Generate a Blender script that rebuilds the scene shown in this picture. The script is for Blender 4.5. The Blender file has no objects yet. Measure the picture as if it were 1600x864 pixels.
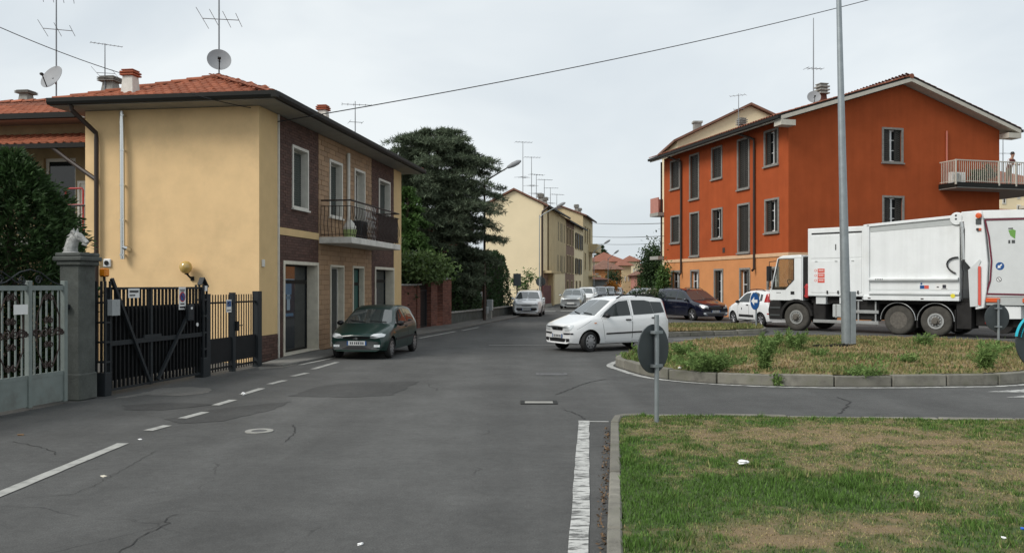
import bpy, bmesh, math, random
import numpy as np
from mathutils import Vector, Matrix
from mathutils.bvhtree import BVHTree

# ------------------------------------------------------------------ camera, sky, sun, exposure
F, HOR, EYE, CX = 1333.0, 445.0, 1.8, 800.0      # focal length and horizon in photo pixels, eye height
scene = bpy.context.scene
col = scene.collection
cam_data = bpy.data.cameras.new('camera')
cam_data.sensor_width = 36.0
cam_data.lens = F / 1600.0 * 36.0
cam_data.shift_y = (HOR - 432.0) / 1600.0
cam_data.clip_start = 0.1
cam_data.clip_end = 3000.0
cam = bpy.data.objects.new('camera', cam_data)
cam.location = (0, 0, EYE)
cam.rotation_euler = (math.radians(90), 0, 0)
col.objects.link(cam)
scene.camera = cam

SUN_AZ, SUN_EL = math.radians(238), math.radians(42)     # azimuth clockwise from +Y (north)
world = bpy.data.worlds.new('World')
scene.world = world
world.use_nodes = True
wn, wl = world.node_tree.nodes, world.node_tree.links
wn.clear()
w_out = wn.new('ShaderNodeOutputWorld')
w_bg = wn.new('ShaderNodeBackground')
w_bg.inputs['Strength'].default_value = 0.12
w_sky = wn.new('ShaderNodeTexSky')
w_sky.sky_type = 'NISHITA'
w_sky.sun_disc = False
w_sky.sun_elevation = SUN_EL
w_sky.sun_rotation = SUN_AZ
w_sky.air_density = 1.0
w_sky.dust_density = 3.0
w_tc = wn.new('ShaderNodeTexCoord')
w_map = wn.new('ShaderNodeMapping')
w_map.inputs['Scale'].default_value = (1.0, 1.0, 2.6)
w_noise = wn.new('ShaderNodeTexNoise')
w_noise.inputs['Scale'].default_value = 1.9
w_noise.inputs['Detail'].default_value = 5.0
w_noise.inputs['Roughness'].default_value = 0.5
w_noise.inputs['Distortion'].default_value = 0.4
w_ramp = wn.new('ShaderNodeValToRGB')
w_ramp.color_ramp.elements[0].position = 0.30
w_ramp.color_ramp.elements[0].color = (5.4, 6.0, 6.5, 1)
w_ramp.color_ramp.elements[1].position = 0.66
w_ramp.color_ramp.elements[1].color = (8.0, 8.4, 8.5, 1)
w_mix = wn.new('ShaderNodeMixRGB')
w_mix.inputs['Fac'].default_value = 0.87
wl.new(w_tc.outputs['Generated'], w_map.inputs['Vector'])
wl.new(w_map.outputs['Vector'], w_noise.inputs['Vector'])
wl.new(w_noise.outputs['Fac'], w_ramp.inputs['Fac'])
wl.new(w_sky.outputs['Color'], w_mix.inputs['Color1'])
wl.new(w_ramp.outputs['Color'], w_mix.inputs['Color2'])
wl.new(w_mix.outputs['Color'], w_bg.inputs['Color'])
wl.new(w_bg.outputs['Background'], w_out.inputs['Surface'])

sun_data = bpy.data.lights.new('sun', 'SUN')
sun_data.energy = 2.5
sun_data.angle = math.radians(25)
sun_data.color = (1.0, 0.965, 0.91)
sun = bpy.data.objects.new('sun', sun_data)
sun_dir = Vector((math.sin(SUN_AZ) * math.cos(SUN_EL), math.cos(SUN_AZ) * math.cos(SUN_EL), math.sin(SUN_EL)))
sun.rotation_euler = (-sun_dir).to_track_quat('-Z', 'Y').to_euler()
sun.location = (-20, -20, 40)
col.objects.link(sun)

scene.view_settings.view_transform = 'Standard'
scene.view_settings.look = 'None'
scene.view_settings.gamma = 1.0
scene.view_settings.exposure = 0.0
scene.view_settings.use_curve_mapping = False
scene.render.engine = 'CYCLES'

# ------------------------------------------------------------------ helpers
R = math.radians
rnd = random.Random(7)
rng = np.random.default_rng(11)

def lin(*c):
    """photo style 0-255 colour to linear albedo"""
    o = []
    for v in c:
        v /= 255.0
        o.append(v / 12.92 if v <= 0.04045 else ((v + 0.055) / 1.055) ** 2.4)
    return tuple(o) + (1.0,)

def G(px, py, z=0.0):
    Y = F * (EYE - z) / (py - HOR)
    return ((px - CX) * Y / F, Y)

def P(px, py, Y):
    return Vector(((px - CX) * Y / F, Y, EYE + (HOR - py) * Y / F))

class Frame:
    def __init__(s, X, Y, ang):
        s.X, s.Y, s.ang = X, Y, ang
        s.ex = (math.cos(ang), math.sin(ang)); s.ey = (-math.sin(ang), math.cos(ang))
        s.c = s.loc(0, 0)
    def loc(s, X, Y):
        dx, dy = X - s.X, Y - s.Y
        return (dx * s.ex[0] + dy * s.ex[1], dx * s.ey[0] + dy * s.ey[1])
    def wor(s, x, y, z=0.0):
        return Vector((s.X + x * s.ex[0] + y * s.ey[0], s.Y + x * s.ex[1] + y * s.ey[1], z))
    def ray(s, px, py):
        k = (px - CX) / F
        return (k * s.ex[0] + s.ex[1], k * s.ey[0] + s.ey[1], (HOR - py) / F)
    def hx(s, px, py, x0=0.0):          # meets plane x = x0, gives (y, z)
        a, b, d = s.ray(px, py); t = (x0 - s.c[0]) / a
        return (s.c[1] + t * b, EYE + t * d)
    def hy(s, px, py, y0=0.0):          # meets plane y = y0, gives (x, z)
        a, b, d = s.ray(px, py); t = (y0 - s.c[1]) / b
        return (s.c[0] + t * a, EYE + t * d)
    def hz(s, px, py, z0=0.0):
        return s.loc(*G(px, py, z0))

def tag(o, label=None, cat=None, group=None, kind=None):
    if label: o['label'] = label
    if cat: o['category'] = cat
    if group: o['group'] = group
    if kind: o['kind'] = kind
    return o

def thing(name, label, cat, loc=(0, 0, 0), rz=0.0, group=None):
    o = bpy.data.objects.new(name, None)
    o.empty_display_size = 0.2
    o.location = loc; o.rotation_euler = (0, 0, rz)
    col.objects.link(o)
    return tag(o, label, cat, group)

def fthing(name, label, cat, fr, group=None):
    return thing(name, label, cat, (fr.X, fr.Y, 0), fr.ang, group)

def link(name, me, m=None, parent=None, loc=None):
    o = bpy.data.objects.new(name, me)
    if m is not None and not me.materials: me.materials.append(m)
    if loc is not None: o.location = loc
    if parent is not None: o.parent = parent
    col.objects.link(o)
    return o

def copy_tree(o, parent=None):
    c = o.copy(); col.objects.link(c)
    c.parent = parent
    for ch in list(o.children): copy_tree(ch, c)
    return c

class MB:
    def __init__(s): s.v = []; s.f = []; s.m = []; s.cur = 0
    def add(s, vs, fs):
        b = len(s.v); s.v.extend([tuple(p) for p in vs])
        for f in fs: s.f.append(tuple(b + i for i in f)); s.m.append(s.cur)
        return s
    def box(s, x0, x1, y0, y1, z0, z1):
        if x0 > x1: x0, x1 = x1, x0
        if y0 > y1: y0, y1 = y1, y0
        if z0 > z1: z0, z1 = z1, z0
        vs = [(x0,y0,z0),(x1,y0,z0),(x1,y1,z0),(x0,y1,z0),(x0,y0,z1),(x1,y0,z1),(x1,y1,z1),(x0,y1,z1)]
        return s.add(vs, [(0,3,2,1),(4,5,6,7),(0,1,5,4),(1,2,6,5),(2,3,7,6),(3,0,4,7)])
    def bar(s, a, b, w, h=None, up=(0, 0, 1)):
        """box beam from a to b"""
        a, b = Vector(a), Vector(b); h = h or w
        d = (b - a).normalized(); u = Vector(up)
        if abs(d.dot(u)) > 0.98: u = Vector((0, 1, 0)) if abs(d.y) < .9 else Vector((1, 0, 0))
        x = d.cross(u).normalized() * (w / 2); z = x.cross(d).normalized() * (h / 2)
        vs = [a-x-z, a+x-z, a+x+z, a-x+z, b-x-z, b+x-z, b+x+z, b-x+z]
        return s.add(vs, [(0,1,2,3),(7,6,5,4),(0,4,5,1),(1,5,6,2),(2,6,7,3),(3,7,4,0)])
    def tube(s, pts, r, n=6, cap=True):
        pts = [Vector(p) for p in pts]; k = len(pts)
        rs = r if isinstance(r, (list, tuple)) else [r] * k
        vs = []; prev = None
        for i, p in enumerate(pts):
            d = (pts[min(i+1, k-1)] - pts[max(i-1, 0)])
            d = d.normalized() if d.length > 1e-9 else Vector((0, 0, 1))
            if prev is None:
                u = Vector((0, 0, 1)) if abs(d.z) < .9 else Vector((1, 0, 0))
                x = d.cross(u).normalized()
            else:
                x = (prev - d * prev.dot(d))
                x = x.normalized() if x.length > 1e-6 else d.orthogonal().normalized()
            prev = x; y = d.cross(x)
            for j in range(n):
                a = 2 * math.pi * j / n
                vs.append(p + (x * math.cos(a) + y * math.sin(a)) * rs[i])
        fs = []
        for i in range(k - 1):
            for j in range(n):
                fs.append((i*n+j, i*n+(j+1) % n, (i+1)*n+(j+1) % n, (i+1)*n+j))
        if cap: fs.append(tuple(range(n))[::-1]); fs.append(tuple((k-1)*n+j for j in range(n)))
        return s.add(vs, fs)
    def lathe(s, prof, n=24, origin=(0, 0, 0), axis='z', a0=0.0):
        vs = []; fs = []; k = len(prof); o = Vector(origin)
        for r, h in prof:
            for j in range(n):
                a = 2 * math.pi * j / n + a0; c, d = r * math.cos(a), r * math.sin(a)
                vs.append(o + (Vector((c, d, h)) if axis == 'z' else Vector((d, h, c)) if axis == 'y' else Vector((h, c, d))))
        for i in range(k - 1):
            for j in range(n):
                fs.append((i*n+j, i*n+(j+1) % n, (i+1)*n+(j+1) % n, (i+1)*n+j))
        fs.append(tuple(range(n))[::-1]); fs.append(tuple((k-1)*n+j for j in range(n)))
        return s.add(vs, fs)
    def prism(s, poly, a0, a1, axis='y'):
        """poly = [(p,q)] in the plane across axis, swept from a0 to a1"""
        def mk(p, q, a): return (p, a, q) if axis == 'y' else (a, p, q) if axis == 'x' else (p, q, a)
        n = len(poly)
        vs = [mk(p, q, a0) for p, q in poly] + [mk(p, q, a1) for p, q in poly]
        return s.add(vs, [tuple(range(n)), tuple(range(2*n-1, n-1, -1))] + [(i, n+i, n+(i+1) % n, (i+1) % n) for i in range(n)])
    def quad(s, a, b, c, d): return s.add([a, b, c, d], [(0, 1, 2, 3)])
    def poly(s, pts): return s.add(pts, [tuple(range(len(pts)))])
    def slab(s, pts, t):
        """planar polygon pts thickened by vector t"""
        t = Vector(t); n = len(pts); pts = [Vector(p) for p in pts]
        return s.add(pts + [p + t for p in pts], [tuple(range(n)), tuple(range(2*n-1, n-1, -1))] + [(i, n+i, n+(i+1) % n, (i+1) % n) for i in range(n)])
    def mesh(s, name, mats=None, smooth=False, bevel=0.0, seg=1, fix=True, ang=35):
        me = bpy.data.meshes.new(name)
        me.from_pydata(s.v, [], s.f)
        if any(s.m): me.polygons.foreach_set('material_index', s.m)
        if fix or bevel:
            bm = bmesh.new(); bm.from_mesh(me)
            if fix: bmesh.ops.recalc_face_normals(bm, faces=bm.faces)
            if bevel:
                es = [e for e in bm.edges if len(e.link_faces) == 2 and e.calc_face_angle(0) > 0.5]
                bmesh.ops.bevel(bm, geom=es, offset=bevel, segments=seg, affect='EDGES', profile=0.5, clamp_overlap=True)
            bm.to_mesh(me); bm.free()
        if smooth:
            me.polygons.foreach_set('use_smooth', [True] * len(me.polygons))
            me.set_sharp_from_angle(angle=R(ang))
        for m in (mats if isinstance(mats, (list, tuple)) else [mats] if mats else []): me.materials.append(m)
        me.update()
        return me
    def build(s, name, m, parent=None, **kw):
        if name in SPLIT:
            return s.build_pieces(name, m, parent, **kw)
        return link(name, s.mesh(name, m, **kw), None, parent)

def _pieces(s, name, m, parent=None, **kw):
    """every separate block becomes an object of its own"""
    root = list(range(len(s.v)))
    def find(i):
        while root[i] != i: root[i] = root[root[i]]; i = root[i]
        return i
    for f in s.f:
        for k in f[1:]: root[find(k)] = find(f[0])
    groups = {}
    for f, mi in zip(s.f, s.m): groups.setdefault(find(f[0]), []).append(f)
    out = None
    for fs in groups.values():
        ids = sorted({i for f in fs for i in f}); mp = {i: k for k, i in enumerate(ids)}; q = MB(); q.add([s.v[i] for i in ids], [tuple(mp[i] for i in f) for f in fs])
        o = link(name, q.mesh(name, m, **kw), None, parent); out = out or o
    return out
MB.build_pieces = _pieces
SPLIT = set('stile end_balcony dark_tank chassis_rail axle mud_flap cab_step front_fender mudguard side_guard rail upright rung locker_latch hinge sill_latch tank_strap warning_notice warning_notice_symbol warning_notice_ring notice_ring_face logo_text hinge_pin lower_sill clamp board slots face_slots terrace_slab foot_panel post wing_deck edge handrail locker_slot crossing'.split())

def np_mesh(name, verts, faces, mats, colors=None):
    """fast mesh from numpy; faces (N,k); colors (N,4) per face stored per vertex corner"""
    me = bpy.data.meshes.new(name)
    n, k = faces.shape
    me.vertices.add(len(verts)); me.vertices.foreach_set('co', verts.astype(np.float32).ravel())
    me.loops.add(n * k); me.loops.foreach_set('vertex_index', faces.astype(np.int32).ravel())
    me.polygons.add(n)
    me.polygons.foreach_set('loop_start', np.arange(0, n * k, k, dtype=np.int32))
    me.polygons.foreach_set('loop_total', np.full(n, k, dtype=np.int32))
    me.update(calc_edges=True)
    if colors is not None:
        ca = me.color_attributes.new('tint', 'FLOAT_COLOR', 'CORNER')
        ca.data.foreach_set('color', np.repeat(colors, k, axis=0).astype(np.float32).ravel())
    for m in (mats if isinstance(mats, (list, tuple)) else [mats]): me.materials.append(m)
    return me

_vn = rng.random((64, 64))
def vnoise(x, y, s=1.0, off=0):
    x = np.asarray(x) * s + off; y = np.asarray(y) * s + off * 1.7
    xi, yi = np.floor(x).astype(int), np.floor(y).astype(int)
    fx, fy = x - xi, y - yi
    fx = fx * fx * (3 - 2 * fx); fy = fy * fy * (3 - 2 * fy)
    g = lambda a, b: _vn[a % 64, b % 64]
    return (g(xi, yi) * (1-fx) + g(xi+1, yi) * fx) * (1-fy) + (g(xi, yi+1) * (1-fx) + g(xi+1, yi+1) * fx) * fy

# ------------------------------------------------------------------ materials
MT = {}
def mat(name, color, rough=0.7, var=0.0, vscale=3.0, vcol=None, bump=0.0, bscale=60.0, metal=0.0, spec=0.4, coat=0.0,
        island=0.0, rand=0.0, stain=0.0, stain_col=None, sscale=0.8,  attr=None, trans=0.0, space='Object', streak=0.0):
    if name in MT: return MT[name]
    m = bpy.data.materials.new(name); m.use_nodes = True
    nt = m.node_tree; N, L = nt.nodes, nt.links
    b = N['Principled BSDF']
    b.inputs['Roughness'].default_value = rough
    b.inputs['Metallic'].default_value = metal
    b.inputs['Specular IOR Level'].default_value = spec
    if coat:
        b.inputs['Coat Weight'].default_value = coat; b.inputs['Coat Roughness'].default_value = 0.04
    tc = N.new('ShaderNodeTexCoord'); vec = tc.outputs[space]
    if attr:
        at = N.new('ShaderNodeVertexColor'); at.layer_name = attr; c = at.outputs['Color']
    else:
        rgb = N.new('ShaderNodeRGB'); rgb.outputs[0].default_value = tuple(color[:3]) + (1,); c = rgb.outputs[0]
    def noise(sc, det=5.0, rg=0.6):
        n = N.new('ShaderNodeTexNoise'); n.inputs['Scale'].default_value = sc
        n.inputs['Detail'].default_value = det; n.inputs['Roughness'].default_value = rg
        L.new(vec, n.inputs['Vector']); return n
    def mixc(fac, a, bcol, mode='MIX'):
        x = N.new('ShaderNodeMixRGB'); x.blend_type = mode
        if isinstance(fac, float): x.inputs['Fac'].default_value = fac
        else: L.new(fac, x.inputs['Fac'])
        L.new(a, x.inputs['Color1'])
        if isinstance(bcol, tuple): x.inputs['Color2'].default_value = bcol
        else: L.new(bcol, x.inputs['Color2'])
        return x.outputs['Color']
    def scale(val, lo, hi, a=0.0, bb=1.0):
        r = N.new('ShaderNodeMapRange'); r.inputs['From Min'].default_value = a; r.inputs['From Max'].default_value = bb
        r.inputs['To Min'].default_value = lo; r.inputs['To Max'].default_value = hi
        L.new(val, r.inputs['Value']); return r.outputs['Result']
    def bright(a, fac):
        h = N.new('ShaderNodeHueSaturation'); L.new(a, h.inputs['Color']); L.new(fac, h.inputs['Value']); return h.outputs['Color']
    if var:
        n = noise(vscale)
        if vcol: c = mixc(scale(n.outputs['Fac'], 0, 1, .42, .64), c, tuple(vcol[:3]) + (1,))
        else: c = bright(c, scale(n.outputs['Fac'], 1 - var, 1 + var, .3, .7))
    if stain:
        n2 = noise(sscale, 6.0, 0.65)
        c = mixc(scale(n2.outputs['Fac'], 0, stain, .5, .72), c, tuple((stain_col or (.05, .045, .04))[:3]) + (1,))
    if streak:
        mp = N.new('ShaderNodeMapping'); mp.inputs['Scale'].default_value = (2.6, 2.6, .16); L.new(vec, mp.inputs['Vector'])
        ns = N.new('ShaderNodeTexNoise'); ns.inputs['Scale'].default_value = 1.3; ns.inputs['Detail'].default_value = 6; ns.inputs['Roughness'].default_value = .62
        L.new(mp.outputs['Vector'], ns.inputs['Vector']); c = bright(c, scale(ns.outputs['Fac'], 1 + streak*.5, 1 - streak, .38, .70))
    if island:
        g = N.new('ShaderNodeNewGeometry'); c = bright(c, scale(g.outputs['Random Per Island'], 1 - island, 1 + island))
    if rand:
        oi = N.new('ShaderNodeObjectInfo'); c = bright(c, scale(oi.outputs['Random'], 1 - rand, 1 + rand))
    L.new(c, b.inputs['Base Color'])
    if bump:
        nb = noise(bscale, 4.0); bp = N.new('ShaderNodeBump'); bp.inputs['Strength'].default_value = bump
        bp.inputs['Distance'].default_value = 0.02
        L.new(nb.outputs['Fac'], bp.inputs['Height']); L.new(bp.outputs['Normal'], b.inputs['Normal'])
    if trans:
        td = N.new('ShaderNodeBsdfTranslucent'); L.new(c, td.inputs['Color'])
        mx = N.new('ShaderNodeMixShader'); mx.inputs['Fac'].default_value = trans
        L.new(b.outputs[0], mx.inputs[1]); L.new(td.outputs[0], mx.inputs[2])
        L.new(mx.outputs[0], N['Material Output'].inputs['Surface'])
    m.diffuse_color = tuple(color[:3]) + (1,)
    MT[name] = m
    return m

def asphalt_material(name, base, crack=True):
    m = bpy.data.materials.new(name); m.use_nodes = True
    N, L = m.node_tree.nodes, m.node_tree.links
    b = N['Principled BSDF']; b.inputs['Roughness'].default_value = 0.88; b.inputs['Specular IOR Level'].default_value = 0.25
    tc = N.new('ShaderNodeTexCoord')
    def noise(sc, det, rg=0.6, dist=0.0):
        n = N.new('ShaderNodeTexNoise'); n.inputs['Scale'].default_value = sc; n.inputs['Detail'].default_value = det
        n.inputs['Roughness'].default_value = rg; n.inputs['Distortion'].default_value = dist
        L.new(tc.outputs['Object'], n.inputs['Vector']); return n.outputs['Fac']
    def rmp(v, a, c, lo, hi):
        r = N.new('ShaderNodeMapRange'); r.inputs['From Min'].default_value = a; r.inputs['From Max'].default_value = c
        r.inputs['To Min'].default_value = lo; r.inputs['To Max'].default_value = hi; L.new(v, r.inputs['Value']); return r.outputs['Result']
    def mul(a, c):
        x = N.new('ShaderNodeMath'); x.operation = 'MULTIPLY'; L.new(a, x.inputs[0]); L.new(c, x.inputs[1]); return x.outputs[0]
    v = mul(rmp(noise(0.16, 4, .55, .6), .32, .68, .82, 1.16), rmp(noise(1.3, 6, .65), .3, .7, .84, 1.16))
    v = mul(v, rmp(noise(11, 5, .7), .3, .7, .86, 1.14))
    v = mul(v, rmp(noise(70, 3, .8), .3, .7, .66, 1.38))
    mpr = N.new('ShaderNodeMapping'); mpr.inputs['Rotation'].default_value = (0, 0, math.radians(8.5)); mpr.inputs['Scale'].default_value = (.75, .035, 1)
    L.new(tc.outputs['Object'], mpr.inputs['Vector'])
    nl = N.new('ShaderNodeTexNoise'); nl.inputs['Scale'].default_value = 1.0; nl.inputs['Detail'].default_value = 4; L.new(mpr.outputs['Vector'], nl.inputs['Vector'])
    v = mul(v, rmp(nl.outputs['Fac'], .35, .65, .84, 1.14))
    vo = N.new('ShaderNodeTexVoronoi'); vo.inputs['Scale'].default_value = 130; L.new(tc.outputs['Object'], vo.inputs['Vector'])
    v = mul(v, rmp(vo.outputs['Distance'], 0.0, .12, 1.5, 1.0))
    if crack:
        vc = N.new('ShaderNodeTexVoronoi'); vc.feature = 'DISTANCE_TO_EDGE'; vc.inputs['Scale'].default_value = 0.32
        nn = N.new('ShaderNodeTexNoise'); nn.inputs['Scale'].default_value = 1.6; nn.inputs['Detail'].default_value = 6
        L.new(tc.outputs['Object'], nn.inputs['Vector'])
        mv = N.new('ShaderNodeMixRGB'); mv.inputs['Fac'].default_value = 0.28
        L.new(tc.outputs['Object'], mv.inputs['Color1']); L.new(nn.outputs['Color'], mv.inputs['Color2'])
        L.new(mv.outputs['Color'], vc.inputs['Vector'])
        line = rmp(vc.outputs['Distance'], .0008, .0026, 0.0, 1.0)
        mask = rmp(noise(.45, 3), .54, .60, 1.0, 0.0)
        mxm = N.new('ShaderNodeMath'); mxm.operation = 'MAXIMUM'; L.new(line, mxm.inputs[0]); L.new(mask, mxm.inputs[1])
        v = mul(v, rmp(mxm.outputs[0], 0, 1, .62, 1.0))
    h = N.new('ShaderNodeHueSaturation'); h.inputs['Color'].default_value = tuple(base) + (1,); L.new(v, h.inputs['Value'])
    L.new(h.outputs['Color'], b.inputs['Base Color'])
    bp = N.new('ShaderNodeBump'); bp.inputs['Strength'].default_value = 0.5; bp.inputs['Distance'].default_value = 0.008
    L.new(noise(140, 3), bp.inputs['Height']); L.new(bp.outputs['Normal'], b.inputs['Normal'])
    MT[name] = m
    return m

def paint_line_material():
    """worn road paint: chips open in it through real alpha-free colour mixing"""
    m = bpy.data.materials.new('road_paint'); m.use_nodes = True
    N, L = m.node_tree.nodes, m.node_tree.links
    b = N['Principled BSDF']; b.inputs['Roughness'].default_value = 0.75
    tc = N.new('ShaderNodeTexCoord')
    mp = N.new('ShaderNodeMapping'); mp.inputs['Scale'].default_value = (3.5, 12, 1); L.new(tc.outputs['Object'], mp.inputs['Vector'])
    n = N.new('ShaderNodeTexNoise'); n.inputs['Scale'].default_value = 1.5; n.inputs['Detail'].default_value = 7; n.inputs['Roughness'].default_value = .72
    L.new(mp.outputs['Vector'], n.inputs['Vector'])
    r = N.new('ShaderNodeValToRGB'); r.color_ramp.elements[0].position = .425; r.color_ramp.elements[0].color = (.095, .095, .09, 1)
    r.color_ramp.elements[1].position = .53; r.color_ramp.elements[1].color = (.50, .50, .475, 1)
    L.new(n.outputs['Fac'], r.inputs['Fac']); L.new(r.outputs['Color'], b.inputs['Base Color'])
    MT['road_paint'] = m
    return m

def clear_glass(name, tint=(.75, .82, .8), refl=0.12):
    m = bpy.data.materials.new(name); m.use_nodes = True
    N, L = m.node_tree.nodes, m.node_tree.links
    N.remove(N['Principled BSDF'])
    t = N.new('ShaderNodeBsdfTransparent'); t.inputs['Color'].default_value = tuple(tint) + (1,)
    g = N.new('ShaderNodeBsdfGlossy'); g.inputs['Roughness'].default_value = .02
    mx = N.new('ShaderNodeMixShader')
    mx.inputs['Fac'].default_value = refl
    L.new(t.outputs[0], mx.inputs[1]); L.new(g.outputs[0], mx.inputs[2])
    L.new(mx.outputs[0], N['Material Output'].inputs['Surface'])
    MT[name] = m
    return m

asphalt_material('asphalt', (.086, .086, .083))
asphalt_material('asphalt_old', (.063, .063, .061), crack=False)
asphalt_material('asphalt_pale', (.155, .15, .138), crack=False)
paint_line_material()
clear_glass('clear_glass', (.93, .95, .94))
clear_glass('car_glass', (.42, .46, .45))
mat('road_paint_old', (.36, .36, .335), .8, var=.15, vscale=8, stain=.75, stain_col=(.13, .13, .125), sscale=5)
mat('wing_plaster_shaded', (.30, .22, .12), .9, var=.15)  # wing wall plaster, deep shade under the canopy put into its brown
mat('concrete', (.30, .295, .27), .9, var=.22, vscale=5, bump=.4, bscale=50, stain=.55, stain_col=(.10, .10, .085), sscale=2.2)
mat('kerb', (.20, .19, .16), .92, var=.3, vscale=6, bump=.5, bscale=60, stain=.8, stain_col=(.09, .095, .06), sscale=3, rand=.18)
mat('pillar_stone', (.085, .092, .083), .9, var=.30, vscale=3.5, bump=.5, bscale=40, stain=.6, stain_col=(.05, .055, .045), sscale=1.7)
mat('beige_plaster', (.78, .55, .295), .9, spec=.12, var=.07, vscale=1.6, bump=.12, bscale=120, stain=.38, stain_col=(.50, .36, .20), sscale=.7)
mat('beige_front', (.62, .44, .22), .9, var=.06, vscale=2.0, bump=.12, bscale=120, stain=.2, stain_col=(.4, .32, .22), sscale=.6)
mat('dark_brick', (.086, .045, .034), .75, island=.28, bump=.25, bscale=70)
mat('dark_mortar', (.052, .030, .026), .95)
mat('tan_tile', (.31, .198, .112), .6, island=.16, bump=.15, bscale=50)
mat('tan_joint', (.20, .125, .07), .95)
mat('red_brick', (.15, .058, .040), .85, island=.35, bump=.35, bscale=60)
mat('mortar', (.17, .13, .11), .95)
mat('roof_tile', (.33, .105, .052), .85, var=.25, vscale=4, rand=.22, bump=.3, bscale=40, stain=.4, stain_col=(.10, .06, .045), sscale=2.5)
mat('roof_tile_mass', (.22, .080, .046), .85, island=.25, var=.2, vscale=1.5, bump=.3, bscale=40)
mat('roof_tile_old', (.17, .085, .058), .9, island=.25, var=.25, vscale=1.5)
mat('gutter', (.014, .014, .012), .6, spec=.2)
mat('brown_pipe', (.035, .022, .016), .5)
mat('soffit', (.50, .47, .40), .9, var=.1)
mat('soffit_grey', (.30, .29, .26), .9, var=.1)
mat('white_frame', (.62, .60, .54), .6, var=.08, vscale=8)
mat('cream_stone', (.60, .56, .46), .8, var=.12, vscale=5)
mat('white_paint', (.72, .72, .70), .55)
mat('dark_glass', (.014, .017, .018), .04, spec=.55)
mat('car_window', (.022, .028, .028), .03, spec=.6)
mat('windscreen', (.045, .055, .054), .03, spec=1.0, coat=.6)
mat('shop_glass', (.022, .028, .032), .05, spec=.6)
mat('blind_grey', (.062, .072, .064), .8, var=.12)
mat('green_door', (.03, .10, .085), .5)
mat('black_iron', (.010, .011, .012), .6, spec=.2)
mat('black_sheet', (.012, .013, .014), .6, spec=.2, var=.2, vscale=3)
mat('grey_iron', (.022, .026, .029), .55, spec=.25)
mat('rust_iron', (.035, .022, .018), .7)
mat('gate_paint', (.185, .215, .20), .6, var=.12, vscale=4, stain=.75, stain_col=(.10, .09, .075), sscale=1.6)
mat('galvanised', (.30, .33, .34), .45, metal=.6, var=.12, vscale=6)
mat('steel', (.62, .62, .60), .22, metal=1.0)
mat('sign_back', (.045, .055, .058), .55, var=.12, vscale=5)
mat('sign_blue', (.012, .075, .24), .4)
mat('sign_white', (.75, .75, .73), .5)
mat('sign_red', (.45, .02, .02), .45)
mat('orange_light', (.70, .22, .01), .3)
mat('amber_globe', (.50, .34, .10), .15, spec=.6, coat=.5)
mat('terracotta', (.32, .09, .045), .85, var=.2)
mat('white_plaster', (.62, .60, .55), .9, var=.12, vscale=6, stain=.4, stain_col=(.25, .22, .18), sscale=2)
mat('antenna', (.22, .23, .24), .5, metal=.6)
mat('dish', (.27, .28, .29), .6, var=.08)
mat('wire', (.03, .03, .03), .7)
mat('orange_wall', (.355, .078, .026), .9, spec=.1, var=.10, vscale=.9, bump=.12, bscale=90, stain=.45, stain_col=(.28, .062, .024), sscale=.5, streak=.07)
mat('peach_wall', (.58, .255, .105), .9, spec=.12, var=.07, vscale=1.2, bump=.12, bscale=90, stain=.25, stain_col=(.42, .17, .07), sscale=.4)
mat('cream_band', (.62, .40, .24), .9, var=.08)
mat('grey_stone', (.22, .21, .19), .85, var=.22, vscale=8)
mat('shutter', (.026, .023, .018), .6, var=.15)
mat('cream_wall', (.78, .665, .45), .9, spec=.12, var=.04, vscale=.6, stain=.15, stain_col=(.6, .5, .32), sscale=.25)
mat('tan_wall', (.50, .40, .235), .9, var=.08, vscale=1, stain=.3, stain_col=(.34, .27, .17), sscale=.3)
mat('brown_wall', (.22, .14, .10), .9, var=.12, vscale=1)
mat('yellow_wall', (.52, .43, .26), .9, var=.06)
mat('pink_wall', (.42, .19, .15), .9, var=.1)
mat('far_orange', (.56, .25, .10), .9, var=.06)
mat('grey_wall', (.23, .25, .255), .9, var=.12)
mat('red_fence', (.10, .022, .022), .7, var=.15)
mat('soil', (.18, .13, .07), .95, attr='tint', bump=.6, bscale=35)
mat('grass', (.08, .14, .03), .8, attr='tint', trans=.25, spec=.2)
mat('cedar', (.108, .138, .086), .75, island=.5, trans=.12, spec=.25)
mat('leaf_mid', (.070, .135, .034), .65, island=.40, trans=.22, spec=.3)
mat('leaf_dark', (.034, .062, .022), .65, island=.42, trans=.15, spec=.3)
mat('leaf_ivy', (.075, .12, .035), .6, island=.45, trans=.2, spec=.3)
mat('leaf_hedge', (.030, .066, .020), .6, island=.4, trans=.18, spec=.3)
mat('leaf_weed', (.150, .230, .070), .75, island=.35, trans=.25, spec=.2)
mat('leaf_autumn', (.46, .20, .03), .7, island=.3, trans=.2)
mat('leaf_dead', (.12, .075, .04), .8, island=.5)
mat('petal', (.72, .70, .66), .7, island=.15)
mat('bark', (.075, .055, .042), .95, var=.3, bump=.8, bscale=20)
mat('paper', (.80, .80, .79), .8)
mat('blue_plastic', (.03, .12, .55), .4)
mat('skin', (.45, .25, .17), .6)
mat('hair', (.02, .016, .014), .6)
mat('shirt_red', (.16, .05, .045), .85)
mat('shirt_white', (.62, .62, .63), .85)
mat('trousers', (.20, .18, .14), .85)
mat('tyre', (.018, .018, .018), .85, var=.2, vscale=10)
mat('tyre_dusty', (.062, .058, .050), .92, var=.3, vscale=6)
mat('hubcap', (.36, .36, .37), .35, metal=.7)
mat('rim_dark', (.10, .10, .105), .4, metal=.6)
mat('car_white', (.76, .77, .77), .30, coat=.8, spec=.4)
mat('car_green', (.003, .024, .019), .32, coat=.35)
mat('car_blue', (.005, .006, .017), .2, coat=1.0)
mat('car_silver', (.36, .38, .38), .3, coat=.7, metal=.55)
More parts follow.
